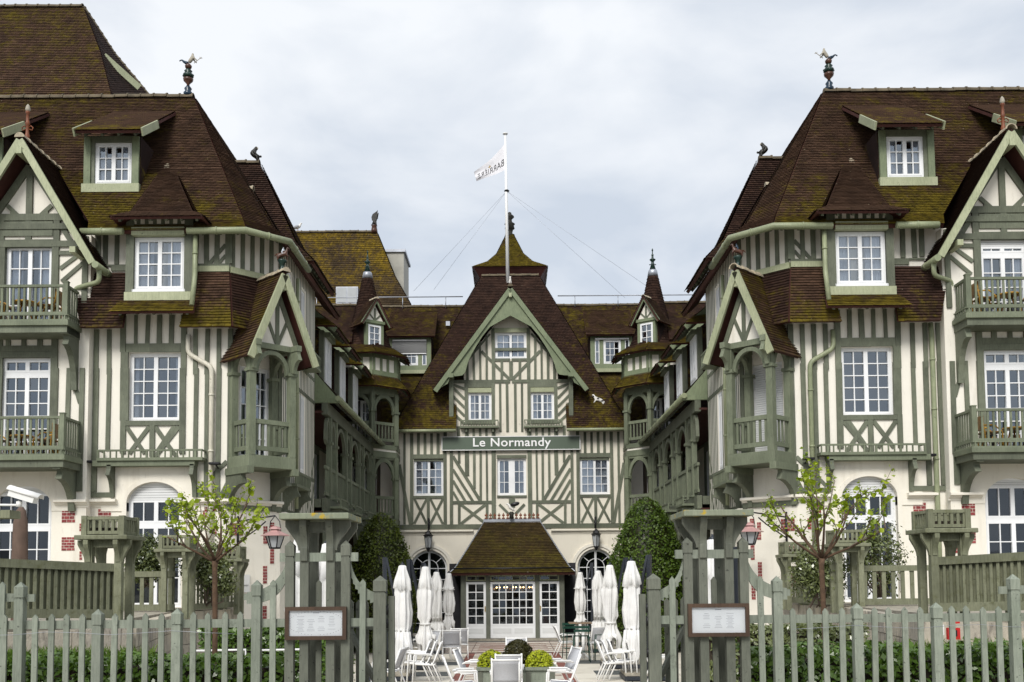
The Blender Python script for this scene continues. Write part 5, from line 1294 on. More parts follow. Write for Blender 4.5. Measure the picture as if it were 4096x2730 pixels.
    for s in (-1, 1): F.bar('timber', 'timber', tr, (0, 12.9), (s*.25, 13.15), .06, -.02, .02); F.bar('barge_board', 'timber_gable', dm, (0, 13.72), (s*.66, 12.68), .13, .12, .18); F.rect('cheek', 'tiles_hang', dm, s*.42-.03, s*.42+.03, 11.7, 12.85, -.7, -.16)
    F.rect('timber', 'timber_gable', tr, -.46, .46, 12.78, 12.9, -.02, .05)
    e_ = lambda a, z, d: tuple(F.P(a, z, d))
    tiled(dm, [e_(-.69, 12.66, -.8), e_(0, 13.8, -.7)], [e_(-.69, 12.66, .22), e_(0, 13.8, .22)], 'tiles_brown', th=.04, moss=(0, 0)); tiled(dm, [e_(.69, 12.66, .22), e_(0, 13.8, .22)], [e_(.69, 12.66, -.8), e_(0, 13.8, -.7)], 'tiles_brown', th=.04)
    ridge_tiles(dm, e_(0, 13.8, .22), e_(0, 13.8, -.3), .2, .08, 'ridge_pale')
    # roof running from the spire back over the court range
    tiled(T, [(-9.5, 41.0, 12.0), (-9.5, 42.6, 13.9)], [(cx_-.3, 41.0, 12.0), (cx_-.3, 42.6, 13.9)], 'tiles_dark', moss=(0, .05))
    ridge_tiles(T, (-9.5, 42.6, 13.95), (cx_-.3, 42.6, 13.95), .3, .11)
    MIR[0] = 1; return T
turret(1, 'round corner turret with tall tiled spire left of the centre building')
turret(-1, 'round corner turret with tall tiled spire right of the centre building')

# ================================================================ roofs behind the centre
BR = thing('rear_range', 'long brown tiled roof range with dormers behind the centre building', 'building', (0, 46, 0))
rz = at(2045, 1226, 47).z
MB().box(-13, 13, 46.3, 47.5, 0, 13.5).build('wall', 'plaster_center', BR)
for s in (1, -1):
    MIR[0] = s
    tiled(BR, [(-13, 43.35, 9.0), (-13, 47, rz)], [(-1.5, 43.35, 9.0), (-1.5, 47, rz)], 'tiles_dark', moss=(.15, .12))
    ridge_tiles(BR, (-13, 47, rz+.02), (-1.2, 47, rz+.02), .33, .11)
    # wide dormer with roller shutters
    YD = 44.6; FD = Frame((0, YD)); zz = lambda v: at(1650, v, YD).z; xx = lambda u: at(u, 1420, YD).x
    wd = (xx(1570), xx(1706), zz(1462), zz(1366)); mid = (xx(1602), xx(1672))
    dm = FD.wall('dormer', 'timber_gable', BR, xx(1556), xx(1724), zz(1482), zz(1345), [(mid[0], mid[1], wd[2], wd[3]), (xx(1688), xx(1706), wd[2], wd[3]), (xx(1568), xx(1586), wd[2], wd[3])], th=.15)
    window(FD, dm, mid[0], mid[1], wd[2], wd[3], cas=1, cols=3, rows=3, curtain=.5, rec=.03, fw=.05)
    for a, b in ((1688, 1706), (1568, 1586)): window(FD, dm, xx(a), xx(b), wd[2], wd[3], cas=1, cols=1, rows=2, curtain=.9, rec=.03, fw=.02, cw=.02, room=.3)
    if s > 0:
        sh = MB()
        for q in range(12): za = zz(1418)+(wd[3]-zz(1418))*q/12; FD.poly(sh, [(xx(1570),za), (xx(1706),za), (xx(1706),za+.085), (xx(1570),za+.085)], .02, .06)
        sh.build('roller_shutter', 'shutter', dm)
    FD.rect('shutter_box', 'letter_white', dm, xx(1570), xx(1706), wd[3], wd[3]+.06, 0, .08); FD.rect('sill', 'timber_light', dm, xx(1554), xx(1726), zz(1496), zz(1482), -.05, .08)
    for u in (1556, 1724): MB().box(xx(u)-.03, xx(u)+.03, YD+.02, YD+2, zz(1482), zz(1345)).build('cheek', 'tiles_hang', dm)
    za, zb_ = at(1650, 1345, YD-.28).z, at(1650, 1262, YD+1.4).z
    tiled(dm, [(at(1540, 1345, YD-.5).x, YD-.28, za), (at(1540, 1345, YD-.5).x, YD+1.6, zb_+.2)], [(at(1738, 1345, YD-.5).x, YD-.28, za), (at(1738, 1345, YD-.5).x, YD+1.6, zb_+.2)], 'tiles_brown', moss=(.1, .1), rafters=.4, th=.07)
    MB().tube([(-11.5, 46.8, rz+.42), (-2.2, 46.8, rz+.42)], .025, 6).build('handrail', 'zinc', BR)
    for k in range(5): MB().tube([(-11+k*2, 46.8, rz-.1), (-11+k*2, 46.8, rz+.42)], .02, 6).build('handrail_post', 'zinc', BR)
MIR[0] = 1
for u, v in ((1793, 1300),):
    p = at(u, v, 45.1); MB().box(p.x-.09, p.x+.09, p.y-.25, p.y+.4, p.z-.1, p.z+.1).build('vent', 'zinc', BR)
# mossy steep roof on the left behind
MR = thing('mossy_roof_block', 'tall steep roof covered in yellow moss behind the left turret', 'building', (-9, 50, 0))
MB().box(-15, -5.2, 49, 53, 0, 15.6).build('wall', 'plaster_center', MR)
Rp = [(-4.7, 46.6, 13.0), (at(1640, 1215, 48.0).x, 48.0, at(1640, 1215, 48.0).z), (at(1578, 1105, 48.9).x, 48.9, at(1578, 1105, 48.9).z), (at(1507, 930, 50.0).x, 50.0, at(1507, 930, 50).z)]
tiled(MR, [(-16, y, z) for x, y, z in Rp], Rp, 'tiles_moss', moss=(-.08, .22), course=.12)
tiled(MR, Rp, [(Rp[0][0]+.4, 56, 13), (Rp[1][0], 55, Rp[1][2]), (Rp[2][0], 54, Rp[2][2]), (Rp[3][0], 52, Rp[3][2])], 'tiles_moss', moss=(-.1, .2), course=.12)
ridge_tiles(MR, (-16, 50, Rp[3][2]+.03), (Rp[3][0]-.1, 50, Rp[3][2]+.03), .4, .12)
sk = MB(); a = at(1392, 1190, 47.9); 
nrm_ = Vector((0, -.8, .6)); FK = Frame((a.x, 47.75)); 
FK.rect('skylight', 'zinc', MR, -.52, .52, a.z-.40, a.z+.42, -.3, .18)
for s in (-.25, .25): FK.rect('pane', 'glass_white', MR, s-.22, s+.22, a.z-.34, a.z+.36, .1, .2)
lb = thing('lift_housing', 'pale rendered chimney block behind the mossy roof', 'chimney', (-5.2, 52, 15))
p0, p1 = at(1545, 1140, 52), at(1615, 1010, 52); MB().box(p0.x, p1.x, 52, 54.5, 12, p1.z).build('stack', 'wall_cream', lb); MB().box(p0.x-.1, p1.x+.1, 51.9, 54.6, p1.z, p1.z+.14).build('coping', 'zinc', lb)
# lantern tower with bell-cast roof
BV = thing('lantern_tower', 'small square tower with mossy bell shaped roof behind the gable', 'tower', (0, 48.3, 0))
ez_ = at(2045, 1068, 46.6).z; hw_ = at(2188, 1068, 46.55).x; cyb = 46.55+hw_
MB().box(-1.15, 1.15, cyb-1.15, cyb+1.15, 10, ez_+.25).build('wall', 'timber', BV)
for k in range(7):
    x = -1.05+k*.35; MB().box(x-.07, x+.07, cyb-1.2, cyb-1.155, ez_-1.0, ez_+.15).build('timber', 'timber_gable', BV)
sf = MB().prism([(x*1.2, cyb+y*1.2, ez_-.75) for x, y in ((-1,-1), (1,-1), (1,1), (-1,1))], [(x*(hw_-.02), cyb+y*(hw_-.02), ez_-.02) for x, y in ((-1,-1), (1,-1), (1,1), (-1,1))]).build('soffit', 'soffit', BV)
prf = [(hw_, 0), (hw_*.62, .42), (hw_*.36, .95), (.14, at(2045, 940, cyb).z-ez_)]
for a in range(4):
    Rm = Matrix.Rotation(a*math.pi/2, 3, 'Z'); cc = Vector((0.0, cyb, 0))
    tiled(BV, [cc+Rm @ Vector((-h, -h, ez_+z)) for h, z in prf], [cc+Rm @ Vector((h, -h, ez_+z)) for h, z in prf], 'tiles_brown', moss=(.40, .26), rafters=.45, th=.10)
# high roof at the top left
HR = thing('tall_rear_roof', 'very tall brown tiled roof rising behind the left wing', 'building', (-14, 40, 0))
YH = 36.0
tp = at(333, 30, YH+2.5); q = [at(590, 385, YH-1.6), at(520, 300, YH-.8), at(440, 170, YH+.9), tp]
bm = [(-20, p.y, p.z) for p in q]
tr_ = [tuple(at(478, 385, YH-1.6)), tuple(at(452, 300, YH-.8)), tuple(at(400, 170, YH+.9)), tuple(tp)]
tr_ = [(at(444, 378, YH-1.0).x, YH-1.0, at(444, 378, YH-1.0).z), (at(402, 212, YH+.6).x, YH+.6, at(402, 212, YH+.6).z), (tp.x, YH+2.5, tp.z)]
low = [(tr_[0][0]+.05, YH-2.4, tr_[0][2]-3.0)]+tr_
tiled(HR, [(-20, p[1], p[2]) for p in low], low, 'tiles_brown', moss=(.0, .1), course=.12)
rb_ = [tuple(at(600, 400, YH+2.6)), tuple(at(500, 270, YH+2.6)), tuple(at(420, 130, YH+2.7))]
hip = [low[0], low[1], low[2], low[3]]; far = [(hip[0][0]+2.2, YH+3.0, hip[0][2]), (at(592, 380, YH+2.9).x, YH+2.9, at(592, 380, YH+2.9).z), (at(455, 215, YH+2.7).x, YH+2.7, at(455, 215, YH+2.7).z), (tp.x+.01, YH+2.55, tp.z)]
tiled(HR, hip, far, 'tiles_dark', moss=(-.1, -.1), course=.12)
ridge_tiles(HR, (-20, YH+2.5, tp.z+.03), (tp.x, YH+2.5, tp.z+.03), .42, .14)
for a_, b_ in zip(far[1:], far[2:]): ridge_tiles(HR, a_, b_, .3, .12)
bar3('verge_board', 'timber_light', HR, at(414, 224, YH+.9), at(557, 352, YH+1.7), .06, .26)
MB().box(-20, hip[1][0]-.3, YH, YH+3, 0, hip[1][2]-.5).build('wall', 'plaster', HR)
# ================================================================ ground
gm = MB(); gm.quad((-600, -200, -.05), (600, -200, -.05), (600, 900, -.05), (-600, 900, -.05)); tag(gm.build('ground', 'asphalt'), kind='structure')
tag(MB().box(-40, 40, -20, 12.95, -.04, .75).build('pavement', 'concrete_slab'), kind='structure')
st = MB(); st.box(-1.5, 1.5, 12.96, 14.0, -.04, .50).box(-1.5, 1.5, 14.0, 15.0, -.04, .25); tag(st.build('steps', 'concrete_slab'), kind='structure')
PT = MB().box(-5.6, 5.6, 13.0, 44, -.045, -.012).build('patio', 'paver_dark'); tag(PT, kind='structure')
y = 13.5
while y < 39:
    for k in range(-4, 4):
        x0 = k*1.36; 
        block('slab', 'paving_stone', PT, x0+.012, x0+1.36-.012, y+.012, min(y+1.36, 39)-.012, -.03, random.uniform(.0, .004))
    y += 1.36
for s in (-1, 1):
    yy = 14.0
    while yy < 33: block('paver_strip', 'paver_red', PT, s*1.33-.12, s*1.33+.12, yy, yy+.98, -.02, .010); yy += 1.0
for k in range(34):        # thin inlaid zigzag lines
    yy = 19.0+k*.55; a = (-1.18, yy, .011); b = (1.18, yy+(.30 if k % 2 else -.30), .011)
    bar3('inlay', 'paver_red', PT, a, b, .035, .006)
for k in range(12):
    yy = 33.3+k*.45; bar3('inlay', 'paver_red', PT, (-2.7, yy, .011), (2.7, yy+(.35 if k % 2 else -.35), .011), .04, .006)
for yy in (32.8, 33.1, 38.7, 38.95): block('drain', 'paver_dark', PT, -2.9, 2.9, yy-.05, yy+.05, -.02, .012)

# ================================================================ foliage
def leaf_cloud(name, mat, pts, nrm, size, parent=None, asp=1.7, jitter=.6, bend=.25, rnd=None, tilt=None):
    """one mesh of many small folded leaves at the given points"""
    n = len(pts); N = nrm+np.random.randn(n, 3)*jitter; N /= np.linalg.norm(N, axis=1)[:, None]+1e-9
    T = np.random.randn(n, 3)
    if tilt is not None: T = T*.6+np.array(tilt)
    T -= N*np.sum(T*N, 1)[:, None]; T /= np.linalg.norm(T, axis=1)[:, None]+1e-9; B = np.cross(N, T)
    s = (size*(.65+.7*np.random.rand(n)))[:, None]
    v = np.stack([pts-T*s*.5, pts+B*s*.5/asp+N*s*bend*.3, pts+T*s*.5-N*s*bend*.4, pts-B*s*.5/asp+N*s*bend*.3], 1).reshape(-1, 3)
    f = (np.arange(n)*4)[:, None]+np.array([0, 1, 2, 3])
    r = np.random.rand(n) if rnd is None else np.clip(rnd, 0, 1)
    return link(name, _mesh_np(name, v, f, mat, {'rnd': r}), parent)
def vnoise(p, f, seed=0):
    r = np.random.RandomState(seed); out = np.zeros(len(p))
    for k in range(5):
        d = r.randn(3); d /= np.linalg.norm(d); out += np.sin(p @ (d*f*(1+.35*k))+r.rand()*6.28)
    return out/5
def hedge(name, label, x0, x1, y0, y1, z0, z1, n, size, mat='leaf_hedge', seed=1, uneven=.10, parent=None):
    t = thing(name, label, 'hedge', ((x0+x1)/2, (y0+y1)/2, z0))
    P_ = np.random.rand(n, 3); face = np.random.rand(n)
    p = np.stack([x0+(x1-x0)*P_[:, 0], y0+(y1-y0)*P_[:, 1], z0+(z1-z0)*P_[:, 2]], 1)
    N = np.tile(np.array([0, -.3, .8]), (n, 1)); fr = face < .55
    p[fr, 1] = y0+np.abs(np.random.randn(fr.sum()))*.07; N[fr] = (0, -1, .35)
    tp = face > .70; p[tp, 2] = z1-np.abs(np.random.randn(tp.sum()))*.06; N[tp] = (0, -.2, 1)
    b = vnoise(p, 3.2, seed)*uneven+vnoise(p, 9, seed+1)*uneven*.5; p += N*b[:, None]
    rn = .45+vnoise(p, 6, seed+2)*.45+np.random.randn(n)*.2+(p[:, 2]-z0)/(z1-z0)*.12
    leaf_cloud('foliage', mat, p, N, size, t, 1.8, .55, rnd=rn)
    MB().box(x0+.08, x1-.08, y0+.13, y1, z0, z1-.14).build('core', 'soil', t)
    return t
def topiary(name, label, cat, c, prof, n, size, mat, seed=3, group=None):
    """clipped shrub: profile of (radius, z) around c, leaves in the outer shell, a dark solid core inside"""
    t = thing(name, label, cat, c, group=group); zs = np.array([p[1] for p in prof]); rs = np.array([p[0] for p in prof])
    z = zs[0]+(zs[-1]-zs[0])*np.random.rand(n*2); r = np.interp(z, zs, rs); keep = np.random.rand(n*2) < r/rs.max()*.85+.15; z = z[keep][:n]; r = r[keep][:n]; n = len(z)
    a = np.random.rand(n)*2*np.pi; dr = np.gradient(np.interp(np.linspace(zs[0], zs[-1], 60), zs, rs)); 
    p = np.stack([np.cos(a), np.sin(a), np.zeros(n)], 1); N = p.copy(); N[:, 2] = .45; N /= np.linalg.norm(N, axis=1)[:, None]
    ro = r*(1+vnoise(np.stack([np.cos(a)*1.2, np.sin(a)*1.2, z], 1), 4.5/max(rs.max(), .4), seed)*.12+vnoise(np.stack([np.cos(a), np.sin(a), z], 1), 14/max(rs.max(), .4), seed+1)*.09)
    dep = np.abs(np.random.randn(n))*.06*rs.max(); dep = np.where(np.random.rand(n) < .07, -dep*.9, dep); q = p*(ro-dep)[:, None]; q[:, 2] = z; q += np.array(c)
    rn = .62-dep/(.06*rs.max())*.28+vnoise(q, 7/max(rs.max(), .4), seed+4)*.38+np.random.randn(n)*.14  # leaves deeper in the shell get a darker tone
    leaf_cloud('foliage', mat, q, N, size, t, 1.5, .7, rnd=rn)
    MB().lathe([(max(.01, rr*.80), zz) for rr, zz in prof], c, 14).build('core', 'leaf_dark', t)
    return t
topiary('clipped_yew', 'tall brownish clipped cone tree left of the porch', 'tree', (-4.35, 34.0, 0), [(.85,.05), (1.13,.8), (1.19,1.8), (1.08,2.7), (.88,3.4), (.56,4.1), (.28,4.45), (.05,4.60)], 18000, .075, 'leaf_topiary', group='clipped cone trees')
topiary('clipped_yew', 'tall bright green clipped cone tree right of the porch', 'tree', (4.34, 33.0, 0), [(.95,.05), (1.27,.8), (1.33,1.8), (1.22,2.8), (1.0,3.6), (.66,4.4), (.38,4.78), (.06,4.96)], 20000, .078, 'leaf_topiary_green', 11, group='clipped cone trees')

def young_tree(side, x, y, label, seed, top, sc=1.0, lean=0):
    rd = random.Random(seed)
    T = thing('young_tree', label, 'tree', (x, y, .7), group='young trees behind the picket fence')
    zb = top; MB().tube([(x, y, .6), (x+.01, y, 1.6), (x-.005, y, zb-.1), (x, y, zb)], [.042, .038, .038, .05], 8).build('trunk', 'bark_young', T)
    tips = []
    def branch(p, d, L_, r, dep):
        pts = [p]; n = 5; dd = d.copy()
        for k in range(n):
            dd = (dd+Vector((rd.gauss(0, .10), rd.gauss(0, .10), rd.gauss(.03, .07)))).normalized(); pts.append(pts[-1]+dd*L_/n)
        MB().tube(pts, [r*(1-.6*k/n) for k in range(n+1)], 6).build('branch', 'bark_young' if dep == 0 else 'twig', T)
        for k in range(2, n+1):
            if dep < 2 and rd.random() < (.75 if dep == 0 else .5):
                a = Vector((rd.gauss(0, 1), rd.gauss(0, 1), rd.uniform(.2, 1.3))).normalized(); branch(pts[k], (dd*.7+a*.75).normalized(), L_*rd.uniform(.4, .65), r*.5, dep+1)
            if dep > 0 or k > 3: tips.append((pts[k].copy(), dd.copy()))
    nb = 9
    for k in range(nb):
        a = 2*math.pi*k/nb+rd.gauss(0, .2); el = rd.uniform(.30, 1.15)
        branch(Vector((x, y, zb-.02)), Vector((math.cos(a)*math.cos(el), math.sin(a)*math.cos(el), math.sin(el))), rd.uniform(.68, 1.05)*sc, .022, 0)
    # broad spring leaves, one object each
    lm = []
    for q in range(4):
        mb = MB(); w = .32+.08*q; cv = .12+.1*q
        pts = [(0,0,0), (.25,w*.8,-cv*.1), (.55,w,-cv*.35), (1.0,0,-cv*1.2), (.55,-w,-cv*.35), (.25,-w*.8,-cv*.1), (.5,0,.05-cv*.2)]
        i = mb.pts(pts)
        for a_, b_ in ((0,1), (1,2), (2,3), (3,4), (4,5), (5,0)): mb.face((i+a_, i+b_, i+6), True)
        m_ = mb.mesh('leaf', 'leaf_spring'); at_ = m_.attributes.new('rnd', 'FLOAT', 'FACE'); at_.data.foreach_set('value', [.1+.15*q]*6); lm.append(m_)
    rd.shuffle(tips); cnt = 0
    for p, d in tips*3:
        if cnt >= 290: break
        s = rd.uniform(.055, .10); yaw = rd.uniform(0, 6.28); M = Matrix.Translation(p+Vector((rd.gauss(0, .015), rd.gauss(0, .015), rd.gauss(0, .015)))) @ Matrix.Rotation(yaw, 4, 'Z') @ Matrix.Rotation(rd.uniform(-.5, .9), 4, 'Y') @ Matrix.Rotation(rd.gauss(0, .6), 4, 'X') @ Matrix.Diagonal((s, s, s, 1))
        link('leaf', lm[rd.randrange(4)], T, M); cnt += 1
    n_ = 900; tp = [tips[rd.randrange(len(tips))][0] for _ in range(n_)]; pp = np.array([tuple(p) for p in tp])+np.random.randn(n_, 3)*.035
    fo = leaf_cloud('foliage', 'leaf_spring', pp, np.tile(np.array([0, -.2, .8]), (n_, 1)), .05, T, 1.6, .6); fo['kind'] = 'stuff'
    return T
tl_ = at(861, 2245, 14.5); tr__ = at(3287, 2235, 14.5)
young_tree(1, tl_.x, 14.5, 'young tree with fresh green leaves in front of the left wing', 5, tl_.z)
young_tree(-1, tr__.x, 14.5, 'young tree with fresh green leaves in front of the right wing', 9, tr__.z, 1.0)

# ================================================================ terraces with stone walls, board fences and planter posts
def stone_run(parent, p, q, z0, z1, th=.3, rows=None, bl=.75):
    p, q = Vector((*p, 0)), Vector((*q, 0)); d = q-p; Lr = d.length; d.normalize(); rows = rows or max(1, round((z1-z0)/.34)); h = (z1-z0)/rows
    for r in range(rows):
        s = -(bl/2 if r % 2 else 0)
        while s < Lr-.02:
            a, b = max(s, 0)+.006, min(s+bl, Lr)-.006; c = p+d*((a+b)/2); n = Vector((-d.y, d.x, 0))
            M = Matrix((d, n, Vector((0, 0, 1)))).transposed().to_4x4(); M.translation = c+Vector((0, 0, z0+(r+.5)*h))+n*random.uniform(-.012, .012)
            link('stone', unit_box('stone_wall'), parent, mirM(M @ Matrix.Diagonal((b-a, th, h-.012, 1)))); s += bl
def planter_post(side, x, y, label, w=.80, z0=1.75, zc=3.05, plants=0):
    P = thing('planter_post', label, 'planter', (side*x, y, z0), group='wooden planter posts on the terraces')
    a = w*.28
    for sx in (-1, 1):
        for sy in (-1, 1):
            block('post', 'terrace_paint', P, x+sx*a-.055, x+sx*a+.055, y+sy*a-.055, y+sy*a+.055, z0-.15, zc-.02)
            corbel(Frame((x, y+sy*(a+.05)), 0 if sy < 0 else math.pi), P, sx*a*(1 if sy < 0 else -1), zc-.36, zc-.03, w*.16, .07, 'terrace_paint')
            corbel(Frame((x+sx*(a+.05), y), R(90) if sx > 0 else R(-90)), P, sy*a*sx, zc-.36, zc-.03, w*.16, .07, 'terrace_paint')
    block('beam', 'terrace_paint', P, x-a, x+a, y-a-.03, y-a+.03, zc-.14, zc-.03); block('beam', 'terrace_paint', P, x-a, x+a, y+a-.03, y+a+.03, zc-.14, zc-.03)
    MB().box(x-w/2, x+w/2, y-w/2, y+w/2, zc-.025, zc+.045).build('cap', 'terrace_paint', P, .012)
    b = w*.355; block('liner', 'soil', P, x-b+.06, x+b-.06, y-b+.06, y+b-.06, zc+.05, zc+.16)
    for sx in (-1, 1):
        for sy in (-1, 1): block('box_post', 'terrace_paint', P, x+sx*b-.04, x+sx*b+.04, y+sy*b-.04, y+sy*b+.04, zc+.045, zc+.34)
    for (p, q) in (((-b,-b), (b,-b)), ((-b,b), (b,b)), ((-b,-b), (-b,b)), ((b,-b), (b,b))): railing(P, (x+p[0], y+p[1]), (x+q[0], y+q[1]), zc+.06, zc+.33, .10, 'terrace_paint', bw=.045, rail=.05, rw=.05)
    return P
def slat_fence(side, parent, p, q, z0, z1, step, bw, double=False, zq=0):
    p, q = Vector((*p, zq)), Vector((*q, 0)); d = q-p; n = max(2, int(d.length/step)); Z = Vector((0, 0, 1)); nn = Vector((d.y, -d.x, 0)).normalized(); dh = Vector((d.x, d.y, 0))
    bar3('rail', 'terrace_paint', parent, p+Z*(z1-.06)+nn*.02, q+Z*(z1-.06)+nn*.02, .07, .12); bar3('rail', 'terrace_paint', parent, p+Z*(z0+.07)+nn*.02, q+Z*(z0+.07)+nn*.02, .07, .13)
    for k in range(n):
        c = p+d*((k+.5)/n); bar3('slat', 'terrace_paint', parent, c+Z*(z0-.06 if (double and k % 6 == 0) else z0+.13)+nn*.012, c+Z*(z1-.12)+nn*.012, .03, bw, dh)
        if double: c = p+d*((k+1.0)/n); bar3('board', 'terrace_paint', parent, c+Z*(z0+.03)-nn*.035, c+Z*(z1-.05)-nn*.035, .02, step*.9, dh)
def shrub(name, label, c, r, n, size, mat='leaf_shrub', seed=2, stems=6, cat='shrub', group=None):
    T = thing(name, label, cat, (c[0], c[1], c[2]-r[2]), group=group); rd = random.Random(seed); nc = 26; C_ = []
    for k in range(nc):
        v = Vector((rd.gauss(0, 1), rd.gauss(0, 1), rd.gauss(0, 1))).normalized()*rd.uniform(.45, .95); C_.append((c[0]+v.x*r[0], c[1]+v.y*r[1], c[2]+v.z*r[2]))
    C_ = np.array(C_); i = np.random.randint(0, nc, n); o = np.random.randn(n, 3)*np.array(r)*.20; p = C_[i]+o; N = o/(np.linalg.norm(o, axis=1)[:, None]+1e-6); N[:, 2] += .5
    leaf_cloud('foliage', mat, p, N, size, T, 2.0, .6, rnd=.45+np.random.randn(n)*.3)
    for k in range(stems):
        q = Vector(C_[rd.randrange(nc)]); b = Vector((c[0]+rd.gauss(0, .1), c[1], c[2]-r[2]-.1)); MB().tube([b, (b+q)/2+Vector((rd.gauss(0, .06), 0, rd.gauss(0, .06))), q], [.022, .014, .006], 6).build('stem', 'twig', T)
    return T
def terrace(side, sh):
    MIR[0] = side; sd = 'left' if side > 0 else 'right'
    pts = [(-25, 13.2), (-8.3-sh, 13.2), (-5.95-sh, 15.75), (-6.5-sh, 16.3), (-7.2, 21.75), (-6.75, 24.9), (-25, 24.98)]
    mb = MB().prism([(x, y, -.04) for x, y in pts], [(x, y, 1.74) for x, y in pts]); tag(mb.build('terrace', 'concrete_slab'), kind='structure')
    Wl = thing('retaining_wall', 'stained pale stone retaining wall below the %s terrace' % sd, 'wall', (side*-7, 15, 0), group='stone retaining walls')
    off = .05
    stone_run(Wl, (-8.3-sh+off, 13.1), (-5.88-sh, 15.72), .3, 1.70, .22); stone_run(Wl, (-5.9-sh, 15.8), (-7.12, 21.7), .0, 1.72, .22); stone_run(Wl, (-7.15, 21.8), (-6.62, 24.9), .0, 1.72, .22)
    Fn = thing('board_fence', 'weathered green board fence on the %s terrace edge running into the scene' % sd, 'fence', (side*-7, 14.5, 1.75), group='terrace fences')
    slat_fence(side, Fn, (-8.3-sh, 12.95), (-6.02-sh, 15.62), 1.83, 2.66, .10, .042, True, .13)
    F2 = thing('terrace_fence', 'short green slat fence facing forward on the %s terrace' % sd, 'fence', (side*-7.9, 21.9, 1.75), group='terrace fences')
    slat_fence(side, F2, (-8.6-sh, 21.9), (-7.2-sh*.5, 21.9), 1.76, 2.60, .185, .085)
    F3 = thing('terrace_fence', 'green slat fence beside the shrubs next to the %s wing corner' % sd, 'fence', (side*-6.9, 23.5, 1.75), group='terrace fences')
    slat_fence(side, F3, (-6.95, 22.0), (-6.55, 24.3), 1.76, 2.62, .16, .07)
    planter_post(side, -6.2-sh, 15.8, 'green wooden planter post at the end of the %s board fence' % sd)
    planter_post(side, -7.08, 21.75, 'green wooden planter post behind the %s young tree' % sd, zc=3.02)
    planter_post(side, -6.62, 24.1, 'small green planter post close to the %s wing corner' % sd, w=.7, zc=2.85)
    MIR[0] = 1
terrace(1, 0); terrace(-1, .42)
shrub('glossy_shrub', 'glossy dark shrub behind the left terrace fence', (-8.05, 22.7, 2.85), (.55, .5, .50), 4600, .085, seed=3)
shrub('glossy_shrub', 'glossy dark shrub around the left planter post', (-6.75, 22.7, 2.55), (.55, .6, .62), 5200, .085, seed=5)
shrub('glossy_shrub', 'loose shrub with bronze leaves behind the right terrace fence', (8.1, 22.7, 2.75), (.62, .45, .75), 2600, .09, seed=7, stems=14)
shrub('glossy_shrub', 'dense white flecked shrub behind the right young tree', (6.7, 22.6, 2.45), (.62, .6, .65), 4600, .085, seed=8)
# ================================================================ picket fence and gate pillars along the street
YN = 11.5
def fence_x(u, v=2500): return at(u, v, YN).x
_PK = {}
def picket(parent, x, z1, w=.062, t=.03, y=YN, z0=.62, mat='fence_paint', name='picket'):
    key = (round(w, 3), round(z1-z0, 2), t, mat)
    if key not in _PK:
        k = MIR[0]; MIR[0] = 1; mb = MB(); F = Frame((0, 0)); h = z1-z0
        F.poly(mb, [(-w/2,0), (w/2,0), (w/2,h-w*.62), (0,h), (-w/2,h-w*.62)], -t/2, t/2); _PK[key] = mb.mesh('picket', mat); MIR[0] = k
    M = Matrix.Translation((x, y, z0)) @ Matrix.Rotation(random.gauss(0, .006), 4, 'Y'); return link(name, _PK[key], parent, mirM(M))
def square_post(parent, x, z1, w=.10, y=YN, z0=.6, mat='fence_paint'):
    o = MB(); F = Frame((x, y)); h = z1
    o.box(x-w/2, x+w/2, y-w/2, y+w/2, z0, h-.20); o.box(x-w*.42, x+w*.42, y-w*.42, y+w*.42, h-.21, h-.17); o.box(x-w*.53, x+w*.53, y-w*.53, y+w*.53, h-.175, h-.06)
    i = o.pts([(x-w*.53, y-w*.53, h-.06), (x+w*.53, y-w*.53, h-.06), (x+w*.53, y+w*.53, h-.06), (x-w*.53, y+w*.53, h-.06), (x, y, h)])
    for a in range(4): o.face((i+a, i+(a+1) % 4, i+4))
    return o.build('post', mat, parent)
